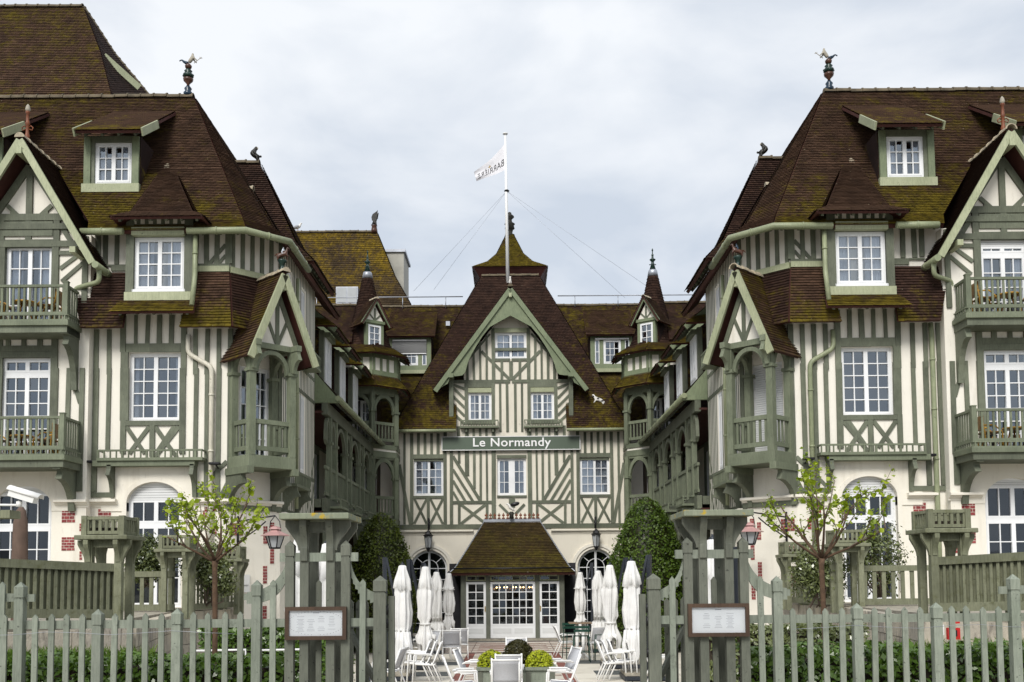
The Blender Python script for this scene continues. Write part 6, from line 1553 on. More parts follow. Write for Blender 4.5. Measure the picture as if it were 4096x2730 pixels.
def street_fence(side, sh):
    MIR[0] = side; sd = 'left' if side > 0 else 'right'; X = lambda u, v=2500: fence_x(u, v)-sh
    zt = at(700, 2452, YN).z; zr0, zr1 = at(700, 2513, YN).z, at(700, 2480, YN).z
    Fn = thing('picket_fence', 'grey green pointed picket fence along the street on the %s' % sd, 'fence', (side*-5.2, YN, .7), group='picket fences along the street')
    F = Frame((0, YN)); F.rect('rail', 'fence_paint', Fn, -8.5, X(1150), zr0, zr1, -.055, -.02); F.rect('rail', 'fence_paint', Fn, -8.5, X(1150), .95, 1.06, -.055, -.02)
    u = 1027-62*16; k = 0
    posts = {392, 709, 1027, 80}
    us = []
    for pu in (80, 392, 709, 1027): us.append((pu, 'p'))
    for a, b in ((80, 392), (392, 709), (709, 1027)):
        for q in range(1, 5): us.append((a+(b-a)*q/5, 'k'))
    for q in range(1, 8): us.append((80-62*q, 'k' if q != 5 else 'p'))
    for uu, kd in us:
        if kd == 'p': square_post(Fn, X(uu), zt+(.05 if uu not in (80, 1027) else .36), .10)
        else: picket(Fn, X(uu), zt+random.uniform(-.008, .008))
    zg = at(1091, 2320, YN).z; picket(Fn, X(1091), zg, .066)
    picket(Fn, X(8), zg, .066)
    # swept brace rising to the pillar
    def swept(u0, v0, u1, v1, u2, v2):
        mb = MB(); n = 10; p0, p1, p2 = (X(u0, v0), at(u0, v0, YN).z), (X(u1, v1), at(u1, v1, YN).z), (X(u2, v2), at(u2, v2, YN).z); T = [k/n for k in range(n+1)]
        pt = [((1-t)**2*p0[0]+2*t*(1-t)*p1[0]+t*t*p2[0], (1-t)**2*p0[1]+2*t*(1-t)*p1[1]+t*t*p2[1]) for t in T]
        for k in range(n): F.poly(mb, [pt[k], pt[k+1], (pt[k+1][0], pt[k+1][1]-.13*(1+.6*T[k+1])), (pt[k][0], pt[k][1]-.13*(1+.6*T[k]))], -.052, -.018)
        mb.build('swept_rail', 'fence_paint', Fn)
    swept(985, 2370, 1115, 2360, 1148, 2235); F.rect('rail', 'fence_paint', Fn, X(972), X(1010), at(990, 2402, YN).z, at(990, 2376, YN).z, -.05, -.02)
    F.rect('rail', 'fence_paint', Fn, X(100), X(132), at(115, 2408, YN).z, at(115, 2378, YN).z, -.05, -.02); F.rect('rail', 'fence_paint', Fn, X(10), X(60), at(35, 2408, YN).z, at(35, 2375, YN).z, -.05, -.02)
    # gate pillar
    G = thing('gate_pillar', 'tall open wooden gate pillar with lichen covered cap on the %s' % sd, 'gate pillar', (side*(X(1270)), YN, .7), group='gate pillars')
    ztall = at(1270, 2162, YN).z
    for uu in (1161, 1384): square_post(G, X(uu, 2300), ztall, .098, mat='gate_paint')
    zc0, zc1 = at(1270, 2082, YN).z, at(1270, 2058, YN).z; yb_ = YN+.52
    for uu in (1220, 1324):
        for yy in (YN-.0, yb_):
            x = X(uu, 2300); block('post', 'gate_paint', G, x-.048, x+.048, yy-.048, yy+.048, .6, zc0-.002)
            fr_ = yy == YN; corbel(Frame((0, yy+(-.047 if fr_ else .047)), 0 if fr_ else math.pi), G, x if fr_ else -x, zc0-.30, zc0-.004, .11, .075, 'gate_paint')
            s_ = -1 if uu == 1220 else 1; corbel(Frame((x+s_*.047, yy), R(90)*s_), G, 0, zc0-.34, zc0-.005, .17, .07, 'gate_paint')
            if fr_: MB().box(x-.04, x+.04, yy-.075, yy-.047, zc0-.46, zc0-.30).build('corbel_foot', 'gate_paint', G, .008)
    cx0, cx1 = X(1136, 2070), X(1409, 2070)
    MB().box(cx0, cx1, YN-.26, yb_+.2, zc0, zc1).build('cap', 'lichen_paint', G, .008)
    block('beam', 'gate_paint', G, X(1236), X(1308), YN-.02, YN+.02, zc0-.14, zc0-.02)
    r0, r1 = at(1270, 2247, YN).z, at(1270, 2212, YN).z
    for a, b in ((1178, 1203), (1237, 1307), (1341, 1367), (1120, 1145), (1401, 1432)): F.rect('rail', 'fence_paint', G, X(a, 2230), X(b, 2230), r0, r1, -.04, .02)
    picket(G, X(1269, 2500), at(1270, 2320, YN).z, .062, mat='gate_paint', y=YN+.1)
    F.rect('rail', 'gate_paint', G, X(1178), X(1366), .95, 1.06, -.055, -.02)
    G2 = thing('gate_fence', 'narrow picket panel and gate post beside the %s gate pillar' % sd, 'fence', (side*X(1480), YN, .7), group='gate side panels')
    picket(G2, X(1448), zg, .066); square_post(G2, X(1521), at(1521, 2303, YN).z, .135, mat='gate_paint')
    F.rect('rail', 'fence_paint', G2, X(1400), X(1497), zr0, zr1, -.055, -.02); F.rect('rail', 'fence_paint', G2, X(1400), X(1497), .95, 1.06, -.055, -.02)
    mb = MB(); n = 8
    for (ua, va, ub, vb, uc, vc) in ((1400, 2235, 1412, 2345, 1500, 2372),):
        pt = []
        for k in range(n+1):
            t = k/n; uu = (1-t)**2*ua+2*t*(1-t)*ub+t*t*uc; vv = (1-t)**2*va+2*t*(1-t)*vb+t*t*vc; pt.append((X(uu, vv), at(uu, vv, YN).z))
        for k in range(n): F.poly(mb, [pt[k], pt[k+1], (pt[k+1][0], pt[k+1][1]-.10), (pt[k][0], pt[k][1]-.14)], -.05, -.02)
    mb.build('swept_rail', 'fence_paint', G2)
    # opened gate leaf seen edge-on with its pickets behind
    gl = thing('gate_leaf', 'opened wooden gate leaf folded back behind the %s gate post' % sd, 'gate', (side*X(1561), YN+.1, .7), group='opened gate leaves')
    xg = X(1562); block('stile', 'gate_paint', gl, xg-.033, xg+.033, YN+.06, YN+.16, .75, at(1561, 2386, YN).z)
    for k in range(6):
        yy = YN+.35+k*.22; xx_ = xg-.02-k*.13
        picket(gl, xx_, at(1450, 2410, YN).z, .06, y=yy, mat='gate_paint', z0=.8)
    for z in (1.0, 1.85): bar3('rail', 'gate_paint', gl, (xg-.02, YN+.16, z), (xg-.72, YN+1.5, z), .04, .1)
    bar3('brace', 'gate_paint', gl, (xg-.05, YN+.2, .95), (xg-.7, YN+1.45, 1.8), .035, .09)
    for z in (1.55, 1.9, 2.05): MB().tube([(xg-.045, YN+.02, z-.05), (xg-.045, YN+.02, z+.05)], .018, 8).build('hinge', 'black_iron', gl)
    # menu case
    Mn = thing('menu_case', 'framed %s menu board fixed to the %s gate pillar' % ('ornate' if side > 0 else 'plain printed', sd), 'sign', (side*X(1265), YN-.1, 1.9), group='menu boards on the gate')
    v0, v1 = 2428, 2560; za, zb = at(1265, v1, YN-.08).z, at(1265, v0, YN-.08).z; xa, xb = at(1142, 2490, YN-.08).x-sh, at(1386, 2490, YN-.08).x-sh; FM = Frame((0, YN-.055))
    fr = MB(); e = .042
    for a in ((xa, xb, za, za+e), (xa, xb, zb-e, zb), (xa, xa+e, za+e, zb-e), (xb-e, xb, za+e, zb-e)): FM.rect('frame', 'dark_wood', Mn, *a, 0, .06)
    FM.rect('back', 'dark_wood', Mn, xa+.01, xb-.01, za+.01, zb-.01, -.0, .015); FM.rect('sheet', 'paper', Mn, xa+e, xb-e, za+e, zb-e, .01, .022)
    cols = 4 if side > 0 else 3; pw = (xb-xa-2*e); ph = zb-za-2*e
    for c in range(cols):
        cc = xa+e+pw*((c+.5)/cols*.78+.11) if side > 0 else xa+e+pw*(.28+.22*c)
        rows = random.Random(c).randint(9, 13)
        for r in range(rows):
            if random.Random(c*31+r).random() < .18: continue
            hw = pw*.075*random.Random(c*7+r*13).uniform(.45, 1.0); z = zb-e-ph*(.24+.62*r/rows); FM.rect('print_line', 'print_grey', Mn, cc-hw, cc+hw, z-.0017, z+.0017, .02, .0232)
    FM.rect('print_line', 'print_grey', Mn, (xa+xb)/2-.035, (xa+xb)/2+.035, zb-e-.03, zb-e-.022, .02, .0232)
    if side > 0:
        for q in range(46):
            t = q/46*2*math.pi; cxm, czm = (xa+xb)/2+math.cos(t)*pw*.475, (za+zb)/2+math.sin(t)*ph*.455
            cxm = min(max(cxm*1.0+(.03 if math.cos(t) > 0 else -.03), xa+e+.01), xb-e-.01); FM.rect('print_ornament', 'print_grey', Mn, cxm-.004, cxm+.004, czm-.003, czm+.003, .02, .0231)
    mg = MB(); mg.quad(FM.P(xa+e,za+e,.045), FM.P(xb-e,za+e,.045), FM.P(xb-e,zb-e,.045), FM.P(xa+e,zb-e,.045)); mg.build('glass', 'glass_clear', Mn)
    MIR[0] = 1
street_fence(1, 0); street_fence(-1, .095)
hedge('street_hedge', 'clipped leafy hedge behind the left picket fence', -9.2, -2.62, 12.05, 12.75, .7, 1.5, 9000, .085, seed=1)
hedge('street_hedge', 'clipped leafy hedge behind the right picket fence', 2.7, 9.4, 12.05, 12.75, .7, 1.52, 9000, .085, seed=21)
hedge('garden_hedge', 'leafy hedge below the young tree behind the left fence', -5.0, -2.9, 16.4, 17.3, 0, 1.62, 5200, .095, seed=31)
hedge('garden_hedge', 'low pale green hedge beside the white furniture on the left', -3.9, -2.9, 18.4, 19.0, 0, 1.0, 1800, .08, 'leaf_topiary_green', seed=33)
hedge('garden_hedge', 'pale flecked hedge behind the right picket fence', 3.0, 5.6, 16.2, 17.0, 0, 1.6, 5200, .09, 'leaf_shrub', seed=41)
def grass_strip(name, label, x0, x1, y0, y1, z, n):
    p = np.stack([x0+(x1-x0)*np.random.rand(n), y0+(y1-y0)*np.random.rand(n), np.full(n, z)], 1); h = .16+.16*np.random.rand(n); a = np.random.randn(n, 2)*.06; w = .006
    th = np.random.rand(n)*3.14; dx = np.stack([np.cos(th)*w, np.sin(th)*w, np.zeros(n)], 1); tip = p+np.stack([a[:, 0], a[:, 1], h], 1); mid = p+np.stack([a[:, 0]*.35, a[:, 1]*.35, h*.6], 1)
    v = np.stack([p-dx, p+dx, mid+dx*.7, tip], 1).reshape(-1, 3); f = (np.arange(n)*4)[:, None]+np.array([0, 1, 2, 3])
    o = link(name, _mesh_np(name, v, f, 'grass', {'rnd': np.random.rand(n)})); tag(o, label, 'grass', kind='stuff')
grass_strip('grass', 'uncut bright grass growing below the left stone wall', -8.5, -4.6, 12.8, 13.5, 1.28, 2600)
grass_strip('grass', 'uncut bright grass growing below the right stone wall', 4.8, 8.8, 12.8, 13.5, 1.28, 2600)
tag(MB().box(-9, -4.5, 12.78, 13.5, .6, 1.29).build('soil_bed', 'soil'), kind='structure'); tag(MB().box(4.7, 9, 12.78, 13.5, .6, 1.29).build('soil_bed', 'soil'), kind='structure')

# ================================================================ patio furniture
def umbrella_proto(seed=4):
    U = thing('closed_parasol', 'parasol', 'parasol', (0, 0, 0), local=True)
    rd = np.random.RandomState(seed)
    prof = [(.05,2.72), (.085,2.70), (.10,2.62), (.15,2.38), (.185,2.16), (.165,2.14), (.150,2.08), (.165,1.9), (.185,1.6), (.175,1.35), (.135,1.18), (.150,1.10), (.19,.95), (.205,.78), (.19,.60)]
    n = 56; V = []; ph = rd.rand(6)*6
    prof = [(r*(1+.10*rd.randn()*(2 < k)), z+(.05*rd.randn() if 8 < k < 13 else 0)) for k, (r, z) in enumerate(prof)]
    for k, (r, z) in enumerate(prof):
        for q in range(n):
            a = 2*math.pi*q/n; amp = .06 if k < 3 else (.20 if 4 < k < 9 or k > 11 else .14)
            f = 1+amp*math.sin(8*a+ph[0]+.25*k)+amp*.6*math.sin(13*a+ph[1]-.3*k)+amp*.45*math.sin(5*a+ph[2]+z*2)
            zz = z
            if k in (4,): zz = z+.05*math.sin(4*a)
            if k == 5: zz = z+.05*math.sin(4*a)
            if k >= 13: zz = z+.22*math.sin(3*a+ph[3])*(k-12)/2+.09*math.sin(7*a+ph[4])
            V.append((r*f*math.cos(a), r*f*math.sin(a), zz))
    F = [(k*n+q, (k+1)*n+q, (k+1)*n+(q+1) % n, k*n+(q+1) % n) for k in range(len(prof)-1) for q in range(n)]
    me = _mesh_np('canopy', np.array(V), np.array(F), 'canvas_white', smooth=True); link('canopy', me, U)
    MB().lathe([(.05,2.69), (.06,2.74), (.025,2.76), (.02,2.80)], (0, 0, 0), 10).build('hub', 'anthracite', U)
    MB().lathe([(.150,1.165), (.155,1.20), (.150,1.215)], (0, 0, 0), 20).build('tie_strap', 'canvas_white', U)
    MB().tube([(0, 0, .45), (0, 0, 1.0)], .03, 8).build('inner_pole', 'anthracite', U)
    return U
def mast_proto():
    return None
UPS = [umbrella_proto(s_) for s_ in (4, 17, 23, 31)]; first_u = [0]
def parasol(x, y, label, sc=1.0, rz=0, mast=0, base=True):
    U = copy_tree(UPS[first_u[0] % 4]); first_u[0] += 1
    U.location = (x, y, 0); U.rotation_euler = (0, 0, rz); U.scale = (sc, sc, sc); U['label'] = label; U['group'] = 'closed white parasols'
    if mast:
        c, s = math.cos(-rz), math.sin(-rz); R_ = Matrix.Rotation(-rz, 4, 'Z')
        def lp(dx, dy, z): return R_ @ Vector((dx/sc, dy/sc, z/sc))
        bar3('mast', 'anthracite', U, lp(mast*.42, .28, .05), lp(mast*.46, .28, 2.92), .09, .11, (0, 1, 0)); bar3('arm', 'anthracite', U, lp(mast*.42, .28, 2.90), lp(mast*.17, .25, 1.75), .05, .08, (0, 1, 0))
        for k, (dx, dy) in enumerate(((-.30, -.27), (.27, -.27), (-.30, .30), (.27, .30))):
            p = lp(mast*.35+dx, .25+dy, .0); me = unit_box('concrete_slab'); link('base_slab', me, U, Matrix.Translation((p.x, p.y, .16/sc)) @ Matrix.Rotation(-rz, 4, 'Z') @ Matrix.Diagonal((.52/sc, .54/sc, .07/sc, 1)))
        p = lp(mast*.35, .25, 0); link('base_frame', unit_box('anthracite'), U, Matrix.Translation((p.x, p.y, .075/sc)) @ Matrix.Rotation(-rz, 4, 'Z') @ Matrix.Diagonal((1.16/sc, 1.2/sc, .09/sc, 1)))
    return U
parasol(-2.62, 24.4, 'nearest closed white parasol on the left of the patio', 1.0, .3, -1)
parasol(-2.33, 27.4, 'second closed white parasol from the gate on the left', 1.0, 1.1, -1)
parasol(-2.45, 33.0, 'third closed white parasol from the gate on the left', .96, 2.0, -1)
parasol(-2.25, 36.2, 'farthest closed white parasol on the left near the porch', .95, .8, 0)
parasol(2.78, 24.0, 'nearest closed white parasol on the right of the patio', 1.02, 2.6, 1)
parasol(2.58, 27.2, 'second closed white parasol from the gate on the right', 1.0, .2, 1)
parasol(2.75, 33.0, 'third closed white parasol from the gate on the right', .96, 1.6, 1)
parasol(2.40, 36.5, 'farthest closed white parasol on the right near the porch', .95, 3.0, 1)
parasol(-3.72, 18.0, 'white covered parasol right behind the left gate pillar posts', 1.17, .5, 0)
parasol(-3.32, 18.4, 'white covered parasol behind the middle of the left gate pillar', 1.12, 1.4, 0)
parasol(3.52, 18.0, 'white covered parasol behind the right gate pillar', 1.12, .9, 1)
for o_ in [q_ for u_ in UPS for q_ in (*u_.children, u_)]: bpy.data.objects.remove(o_)
for k, (x, y) in enumerate(((-2.9, 22.6), (-2.1, 25.9), (2.55, 25.9), (2.3, 29.2), (-2.0, 29.0))):
    block('mat', 'paver_dark', PT, x-.5, x+.5, y-.55, y+.55, -.01, .013)

def chair_proto():
    C = thing('patio_chair', 'chair', 'chair', (0, 0, 0), local=True)
    w = .27
    for s in (-1, 1):      # side frames: front leg, arm, rear leg crossing up into the back post
        MB().tube([(s*w, -.30, 0), (s*w, -.26, .62), (s*w, -.22, .655), (s*w, .12, .64), (s*w, .16, .62)], .019, 8).build('front_leg', 'white_metal', C)
        MB().tube([(s*w*.93, .36, 0), (s*w*.93, .17, .42), (s*w*.93, .13, .46)], .018, 8).build('rear_leg', 'white_metal', C)
        MB().tube([(s*w*.93, -.22, .43), (s*w*.93, .15, .41), (s*w*.93, .22, .55), (s*w*.93, .36, .93)], .019, 8).build('back_post', 'white_metal', C)
        MB().box(s*w-.03, s*w+.03, -.26, .10, .655, .678).build('armrest', 'white_metal', C, .006)
    MB().tube([(-w*.93, .36, .90), (w*.93, .36, .90)], .018, 8).build('top_rail', 'white_metal', C)
    MB().tube([(-w, -.22, .43), (w, -.22, .43)], .016, 8).build('front_rail', 'white_metal', C); MB().tube([(-w*.93, .2, .42), (w*.93, .2, .42)], .016, 8).build('rear_rail', 'white_metal', C)
    b = MB(); n = 6; A = []
    for k in range(n+1):
        t = k/n; A.append((.17+.19*t-.02*math.sin(math.pi*t), .47+.42*t))
    i = b.pts([(-w*.9, y, z) for y, z in A]); j = b.pts([(w*.9, y, z) for y, z in A])
    for k in range(n): b.face((i+k, j+k, j+k+1, i+k+1), True)
    o = b.build('backrest', 'sling', C); m = o.modifiers.new('thick', 'SOLIDIFY'); m.thickness = .008
    b = MB(); i = b.pts([(-w*.9, y, .43-.02*math.sin(math.pi*(y+.22)/.4)) for y in (-.22, -.1, .02, .16)]); j = b.pts([(w*.9, y, .43-.02*math.sin(math.pi*(y+.22)/.4)) for y in (-.22, -.1, .02, .16)])
    for k in range(3): b.face((i+k, j+k, j+k+1, i+k+1), True)
    o = b.build('seat', 'sling', C); m = o.modifiers.new('thick', 'SOLIDIFY'); m.thickness = .008
    return C
CHP = chair_proto(); first_c = [True]
def chair(x, y, rz, label, z=0.0, group='white patio chairs'):
    if first_c[0]: C = CHP; first_c[0] = False
    else: C = copy_tree(CHP)
    C.location = (x, y, z); C.rotation_euler = (0, 0, rz); C['label'] = label; C['group'] = group; return C
# chair faces -y at rz = 0 (its back is on the +y side)
chair(-.14, 19.2, math.pi, 'white chair with its grey back to the camera at bottom centre'); chair(-.08, 20.35, math.pi-.03, 'white chair just beyond the bottom centre chair, before the planter')
chair(-.98, 19.6, math.pi/2+.12, 'white chair in profile nearest on the left of the planter'); chair(-.86, 21.7, math.pi/2-.15, 'white chair in profile behind on the left of the planter')
chair(.92, 19.6, -math.pi/2-.1, 'white chair in profile nearest on the right of the planter'); chair(1.02, 21.8, -math.pi/2+.35, 'white chair turned to the camera at the right end of the planter')
chair(.08, 25.2, 0.0, 'white chair behind the dark round bush')
for k in range(3):
    chair(-2.02-.13*k, 24.0+.02*k, -math.pi/2, ('innermost', 'middle', 'outermost')[k]+' chair of the white stack beside the left parasols', .0+.02*k, 'stacked white chairs')
    chair(2.30+.13*k, 24.0+.02*k, math.pi/2, ('innermost', 'middle', 'outermost')[k]+' chair of the white stack beside the right parasols', .0+.02*k, 'stacked white chairs')
chair(-1.78, 29.8, math.pi+.06, 'white chair seen from behind left of the aisle'); chair(-1.62, 30.9, math.pi+.1, 'white chair just behind the one left of the aisle')
chair(-2.5, 29.4, -.9, 'white chair half hidden under the left parasols'); chair(1.62, 31.6, math.pi/2+.1, 'white chair in profile left of the bar table')
chair(2.55, 31.2, math.pi+.2, 'white chair behind the green bar stools'); chair(-2.7, 22.3, -math.pi/2-.2, 'white chair at the left gate post'); chair(3.2, 22.6, math.pi/2, 'white chair at the right gate post')
# bar table and green stools
BT = thing('bar_table', 'tall white bar table with thin wooden top', 'table', (1.95, 29.9, 0))
MB().box(1.62, 2.28, 29.57, 30.23, 1.06, 1.095).build('table_top', 'table_wood', BT, .006)
for dx in (-.09, .09): MB().tube([(1.95+dx, 29.9, .05), (1.95+dx, 29.9, 1.06)], .05, 10).build('column', 'white_metal', BT)
for a in range(4):
    t = math.pi/4+a*math.pi/2; MB().tube([(1.95+.08*math.cos(t), 29.9+.08*math.sin(t), .25), (1.95+.42*math.cos(t), 29.9+.42*math.sin(t), .02)], .022, 8).build('foot', 'white_metal', BT)
AS = thing('ashtray', 'white round ashtray on the bar table', 'ashtray', (1.92, 29.8, 1.095)); MB().lathe([(.07,1.095), (.09,1.10), (.095,1.15), (.08,1.15)], (1.92, 29.8, 0), 14).build('bowl', 'white_plastic', AS)
def stool_proto():
    C = thing('bar_stool', 'stool', 'stool', (0, 0, 0), local=True); w = .2
    for sx in (-1, 1):
        for sy in (-1, 1): MB().tube([(sx*(w+.04), sy*(w+.04), 0), (sx*w, sy*w, .74)], .014, 7).build('leg', 'green_metal', C)
        MB().tube([(sx*w, w, .72), (sx*w, w+.06, 1.05)], .014, 7).build('back_post', 'green_metal', C)
        MB().tube([(sx*(w+.025), -w-.02, .3), (sx*(w+.025), w+.02, .3)], .011, 6).build('stretcher', 'green_metal', C)
    for y in (-w, w): MB().tube([(-w-.02, y, .3), (w+.02, y, .3)], .011, 6).build('stretcher', 'green_metal', C)
    for k in range(5): y = -w+.02+k*.09; MB().box(-w, w, y-.035, y+.035, .735, .75).build('seat_slat', 'green_metal', C)
    for z in (.90, 1.0): MB().box(-w-.02, w+.02, w+.03+(z-.72)*.18, w+.045+(z-.72)*.18, z-.035, z+.035).build('back_slat', 'green_metal', C)
    return C
S1 = stool_proto(); S1.location = (1.93, 29.2, 0); S1.rotation_euler = (0, 0, math.pi); S1['label'] = 'dark green bar stool with its back to the camera'; S1['group'] = 'green bar stools'
for x, y, rz, lb_ in ((1.75, 30.6, .2, 'dark green bar stool behind the bar table'), (2.58, 29.7, -math.pi/2, 'dark green bar stool in profile right of the bar table')):
    s_ = copy_tree(S1); s_.location = (x, y, 0); s_.rotation_euler = (0, 0, rz); s_['label'] = lb_
# planter trough with three clipped balls
TR = thing('planter_trough', 'grey green wooden trough between the chairs', 'planter', (.05, 20.9, 0))
MB().box(-.68, .80, 20.55, 21.25, .05, .58).build('box', 'fence_paint', TR); MB().box(-.72, .84, 20.50, 20.60, .56, .62).build('rim', 'fence_paint', TR); MB().box(-.72, .84, 21.2, 21.3, .56, .62).build('rim', 'fence_paint', TR)
for x in (-.69, .81): MB().box(x-.05, x+.05, 20.60, 21.2, .561, .621).build('rim', 'fence_paint', TR)
for x in (-.66, -.2, .3, .78): block('batten', 'gate_paint', TR, x-.05, x+.05, 20.525, 20.56, .04, .56)
block('soil', 'soil', TR, -.66, .78, 20.58, 21.2, .5, .575)
def ball_bush(label, c, r, n, mat, seed): return topiary('clipped_ball', label, 'bush', (c[0], c[1], c[2]-r), [(.35*r,.0), (.8*r,.35*r), (r,.95*r), (.85*r,1.5*r), (.5*r,1.85*r), (.05*r,2*r)], n, .045, mat, seed, 'clipped balls in the trough')
ball_bush('yellow green clipped ball at the left end of the trough', (-.44, 20.85, .67), .28, 2200, 'leaf_yellow', 51); ball_bush('yellow green clipped ball at the right end of the trough', (.53, 20.85, .67), .27, 2200, 'leaf_yellow', 52)
ball_bush('dark round clipped ball in the middle of the trough', (.10, 21.15, .84), .30, 2400, 'leaf_dark', 53)
# low white bench behind the hedge, dark bench at the facade
WB_ = thing('white_bench', 'white tubular bench behind the left hedge', 'bench', (-3.9, 15.6, 0))
for x in (-4.55, -3.6): MB().tube([(x-.22, 15.4, .9), (x-.20, 15.4, 1.35), (x+.55, 15.4, 1.36), (x+.58, 15.4, .9)], .018, 8).build('frame', 'white_metal', WB_); MB().tube([(x-.2, 15.4, 1.18), (x+.56, 15.4, 1.18)], .018, 8).build('rail', 'white_metal', WB_)
DB = thing('dark_bench', 'dark wooden bench against the wall left of the porch', 'bench', (-2.95, 38.6, 0))
for k in range(4): block('slat', 'dark_wood', DB, -3.5, -2.65, 38.9, 38.94, .5+k*.12, .59+k*.12)
block('seat', 'dark_wood', DB, -3.5, -2.65, 38.4, 38.9, .42, .46)
for x in (-3.45, -2.7): block('leg', 'dark_wood', DB, x-.04, x+.04, 38.42, 38.9, 0, .42)
# ================================================================ sculpted ornaments
def skin(name, J, E, mat, parent, sub=1):
    """continuous body grown over a jointed skeleton: J = [(x,y,z,r)], E = edges"""
    me = bpy.data.meshes.new(name); v = [(p[0]*MIR[0], p[1], p[2]) for p in J]; me.from_pydata(v, E, []); me.materials.append(MATS[mat])
    o = link(name, me, parent); m = o.modifiers.new('skin', 'SKIN'); m.use_smooth_shade = True
    for k, s in enumerate(me.skin_vertices[0].data): s.radius = (J[k][3], J[k][3]); s.use_root = (k == 0)
    if sub: q = o.modifiers.new('sub', 'SUBSURF'); q.levels = sub; q.render_levels = sub
    return o
def off(J, c, sc=1.0): return [(c[0]+x*sc, c[1]+y*sc, c[2]+z*sc, r*sc) for x, y, z, r in J]
def finial(name, label, c, prof, mat, cat='finial', parts=(), group=None, n=12):
    T = thing(name, label, cat, (c[0]*MIR[0], c[1], c[2]), group=group)
    MB().lathe(prof, c, n).build('stem', mat, T)
    for nm, pf, mt in parts: MB().lathe(pf, c, n).build(nm, mt, T)
    return T
for side in (1, -1):
    MIR[0] = side; sd = 'left' if side > 0 else 'right'
    RY_ = 28.2; c = at(752, 388, RY_); c = (c.x, RY_, at(775, 392, RY_).z+.05)
    T = finial('roof_finial', 'glazed roof finial with a merman figure on the %s wing ridge' % sd, c, [(.16,0), (.17,.12), (.10,.2), (.14,.28), (.07,.38)], 'glaze_blue',
               parts=(('vase', [(.06,.37), (.05,.45), (.17,.58), (.19,.66), (.10,.72)], 'glaze_brown'), ('garland', [(.12,.71), (.20,.75), (.19,.83), (.10,.90), (.15,.96), (.07,1.04)], 'glaze_green'), ('neck', [(.07,1.03), (.12,1.10), (.13,1.16), (.06,1.24)], 'glaze_brown')), group='merman ridge finials')
    for a in range(6): MB().ball((c[0]+.17*math.cos(a*1.05), c[1]+.17*math.sin(a*1.05), c[2]+.79), .05, 6, 5).build('fruit', 'glaze_green', T)
    skin('fish_tail', off([(0,0,.02,.085), (-.08,0,.06,.075), (-.17,0,.10,.05), (-.24,0,.17,.032), (-.30,0,.16,.022), (-.34,0,.12,.03)], (c[0], c[1], c[2]+1.22)), [(0,1),(1,2),(2,3),(3,4),(4,5)], 'glaze_blue', T)
    skin('merman', off([(.02,0,.05,.08), (.08,0,.17,.07), (.14,0,.29,.075), (.155,0,.37,.035), (.165,0,.43,.05), (.25,-.05,.20,.026), (.33,-.05,.13,.02), (.20,.06,.17,.026), (.30,.06,.08,.02)], (c[0], c[1], c[2]+1.22)), [(0,1),(1,2),(2,3),(3,4),(2,5),(5,6),(2,7),(7,8)], 'stone_pale', T)
    MB().tube([(c[0]+.22, c[1]-.05, c[2]+1.24), (c[0]+.50, c[1]-.05, c[2]+1.47)], .012, 6).tube([(c[0]+.43, c[1]-.05, c[2]+1.48), (c[0]+.46, c[1]-.05, c[2]+1.42), (c[0]+.53, c[1]-.05, c[2]+1.43)], .010, 6).build('trident', 'stone_pale', T)
    T.scale = (.76, .76, .76)
    # monkey on the lower ridge end
    Y = 29.2; m_ = at(1015, 652, Y); c = (m_.x, Y, m_.z+.02)
    T = thing('monkey_statue', 'dark seated monkey figure on the %s ridge end' % sd, 'statue', (side*c[0], Y, c[2]), group='monkey ridge figures')
    skin('body', off([(-.05,0,.14,.17), (-.07,0,.30,.165), (-.02,0,.43,.12), (.05,0,.50,.07), (.10,0,.59,.10), (.16,0,.57,.06),
                      (.06,-.10,.20,.08), (.17,-.10,.25,.065), (.14,-.10,.06,.05), (.20,-.10,.03,.04), (.06,.10,.20,.08), (.17,.10,.25,.065), (.14,.10,.06,.05), (.20,.10,.03,.04),
                      (.06,-.12,.36,.04), (.16,-.12,.26,.03), (.26,-.04,.22,.025), (.06,.12,.36,.04), (.16,.12,.26,.03), (.26,.04,.22,.025)], c),
         [(0,1),(1,2),(2,3),(3,4),(4,5),(0,6),(6,7),(7,8),(8,9),(0,10),(10,11),(11,12),(12,13),(2,14),(14,15),(15,16),(2,17),(17,18),(18,19)], 'bronze_dark', T)
    MB().ball((c[0]+.28, c[1], c[2]+.23), .045, 8, 6).build('bowl', 'bronze_dark', T); MB().ball((c[0]+.15, c[1]-.02, c[2]+.56), .05, 8, 6, (.6,1,1)).build('face', 'stone_pale', T)
    T.scale = (.72, .72, .72)
    # horse and jockey on the corner gable
    FO_ = Frame((-5.86, 24.8), R(45)); p = FO_.P(.18, 9.98, .15)
    T = finial('jockey_finial', 'green urn with a horse and jockey figure on the %s corner gable' % sd, tuple(p), [(.09,0), (.10,.06), (.05,.12), (.06,.20), (.12,.30), (.13,.34), (.08,.36)], 'glaze_green', group='jockey gable finials')
    h = (p.x, p.y, p.z+.36)
    skin('horse', off([(-.10,0,.13,.065), (.02,0,.15,.06), (.10,0,.19,.055), (.14,0,.28,.035), (.15,0,.35,.03), (.21,0,.31,.022), (-.12,-.03,.06,.028), (-.11,-.03,-.02,.015), (-.12,.03,.06,.028), (-.14,.03,-.02,.015),
                       (.14,-.03,.12,.022), (.19,-.03,.08,.013), (.14,.03,.10,.022), (.15,.03,.0,.013), (-.17,0,.16,.02), (-.23,0,.10,.014)], h),
         [(0,1),(1,2),(2,3),(3,4),(4,5),(0,6),(6,7),(0,8),(8,9),(2,10),(10,11),(2,12),(12,13),(0,14),(14,15)], 'glaze_brown', T)
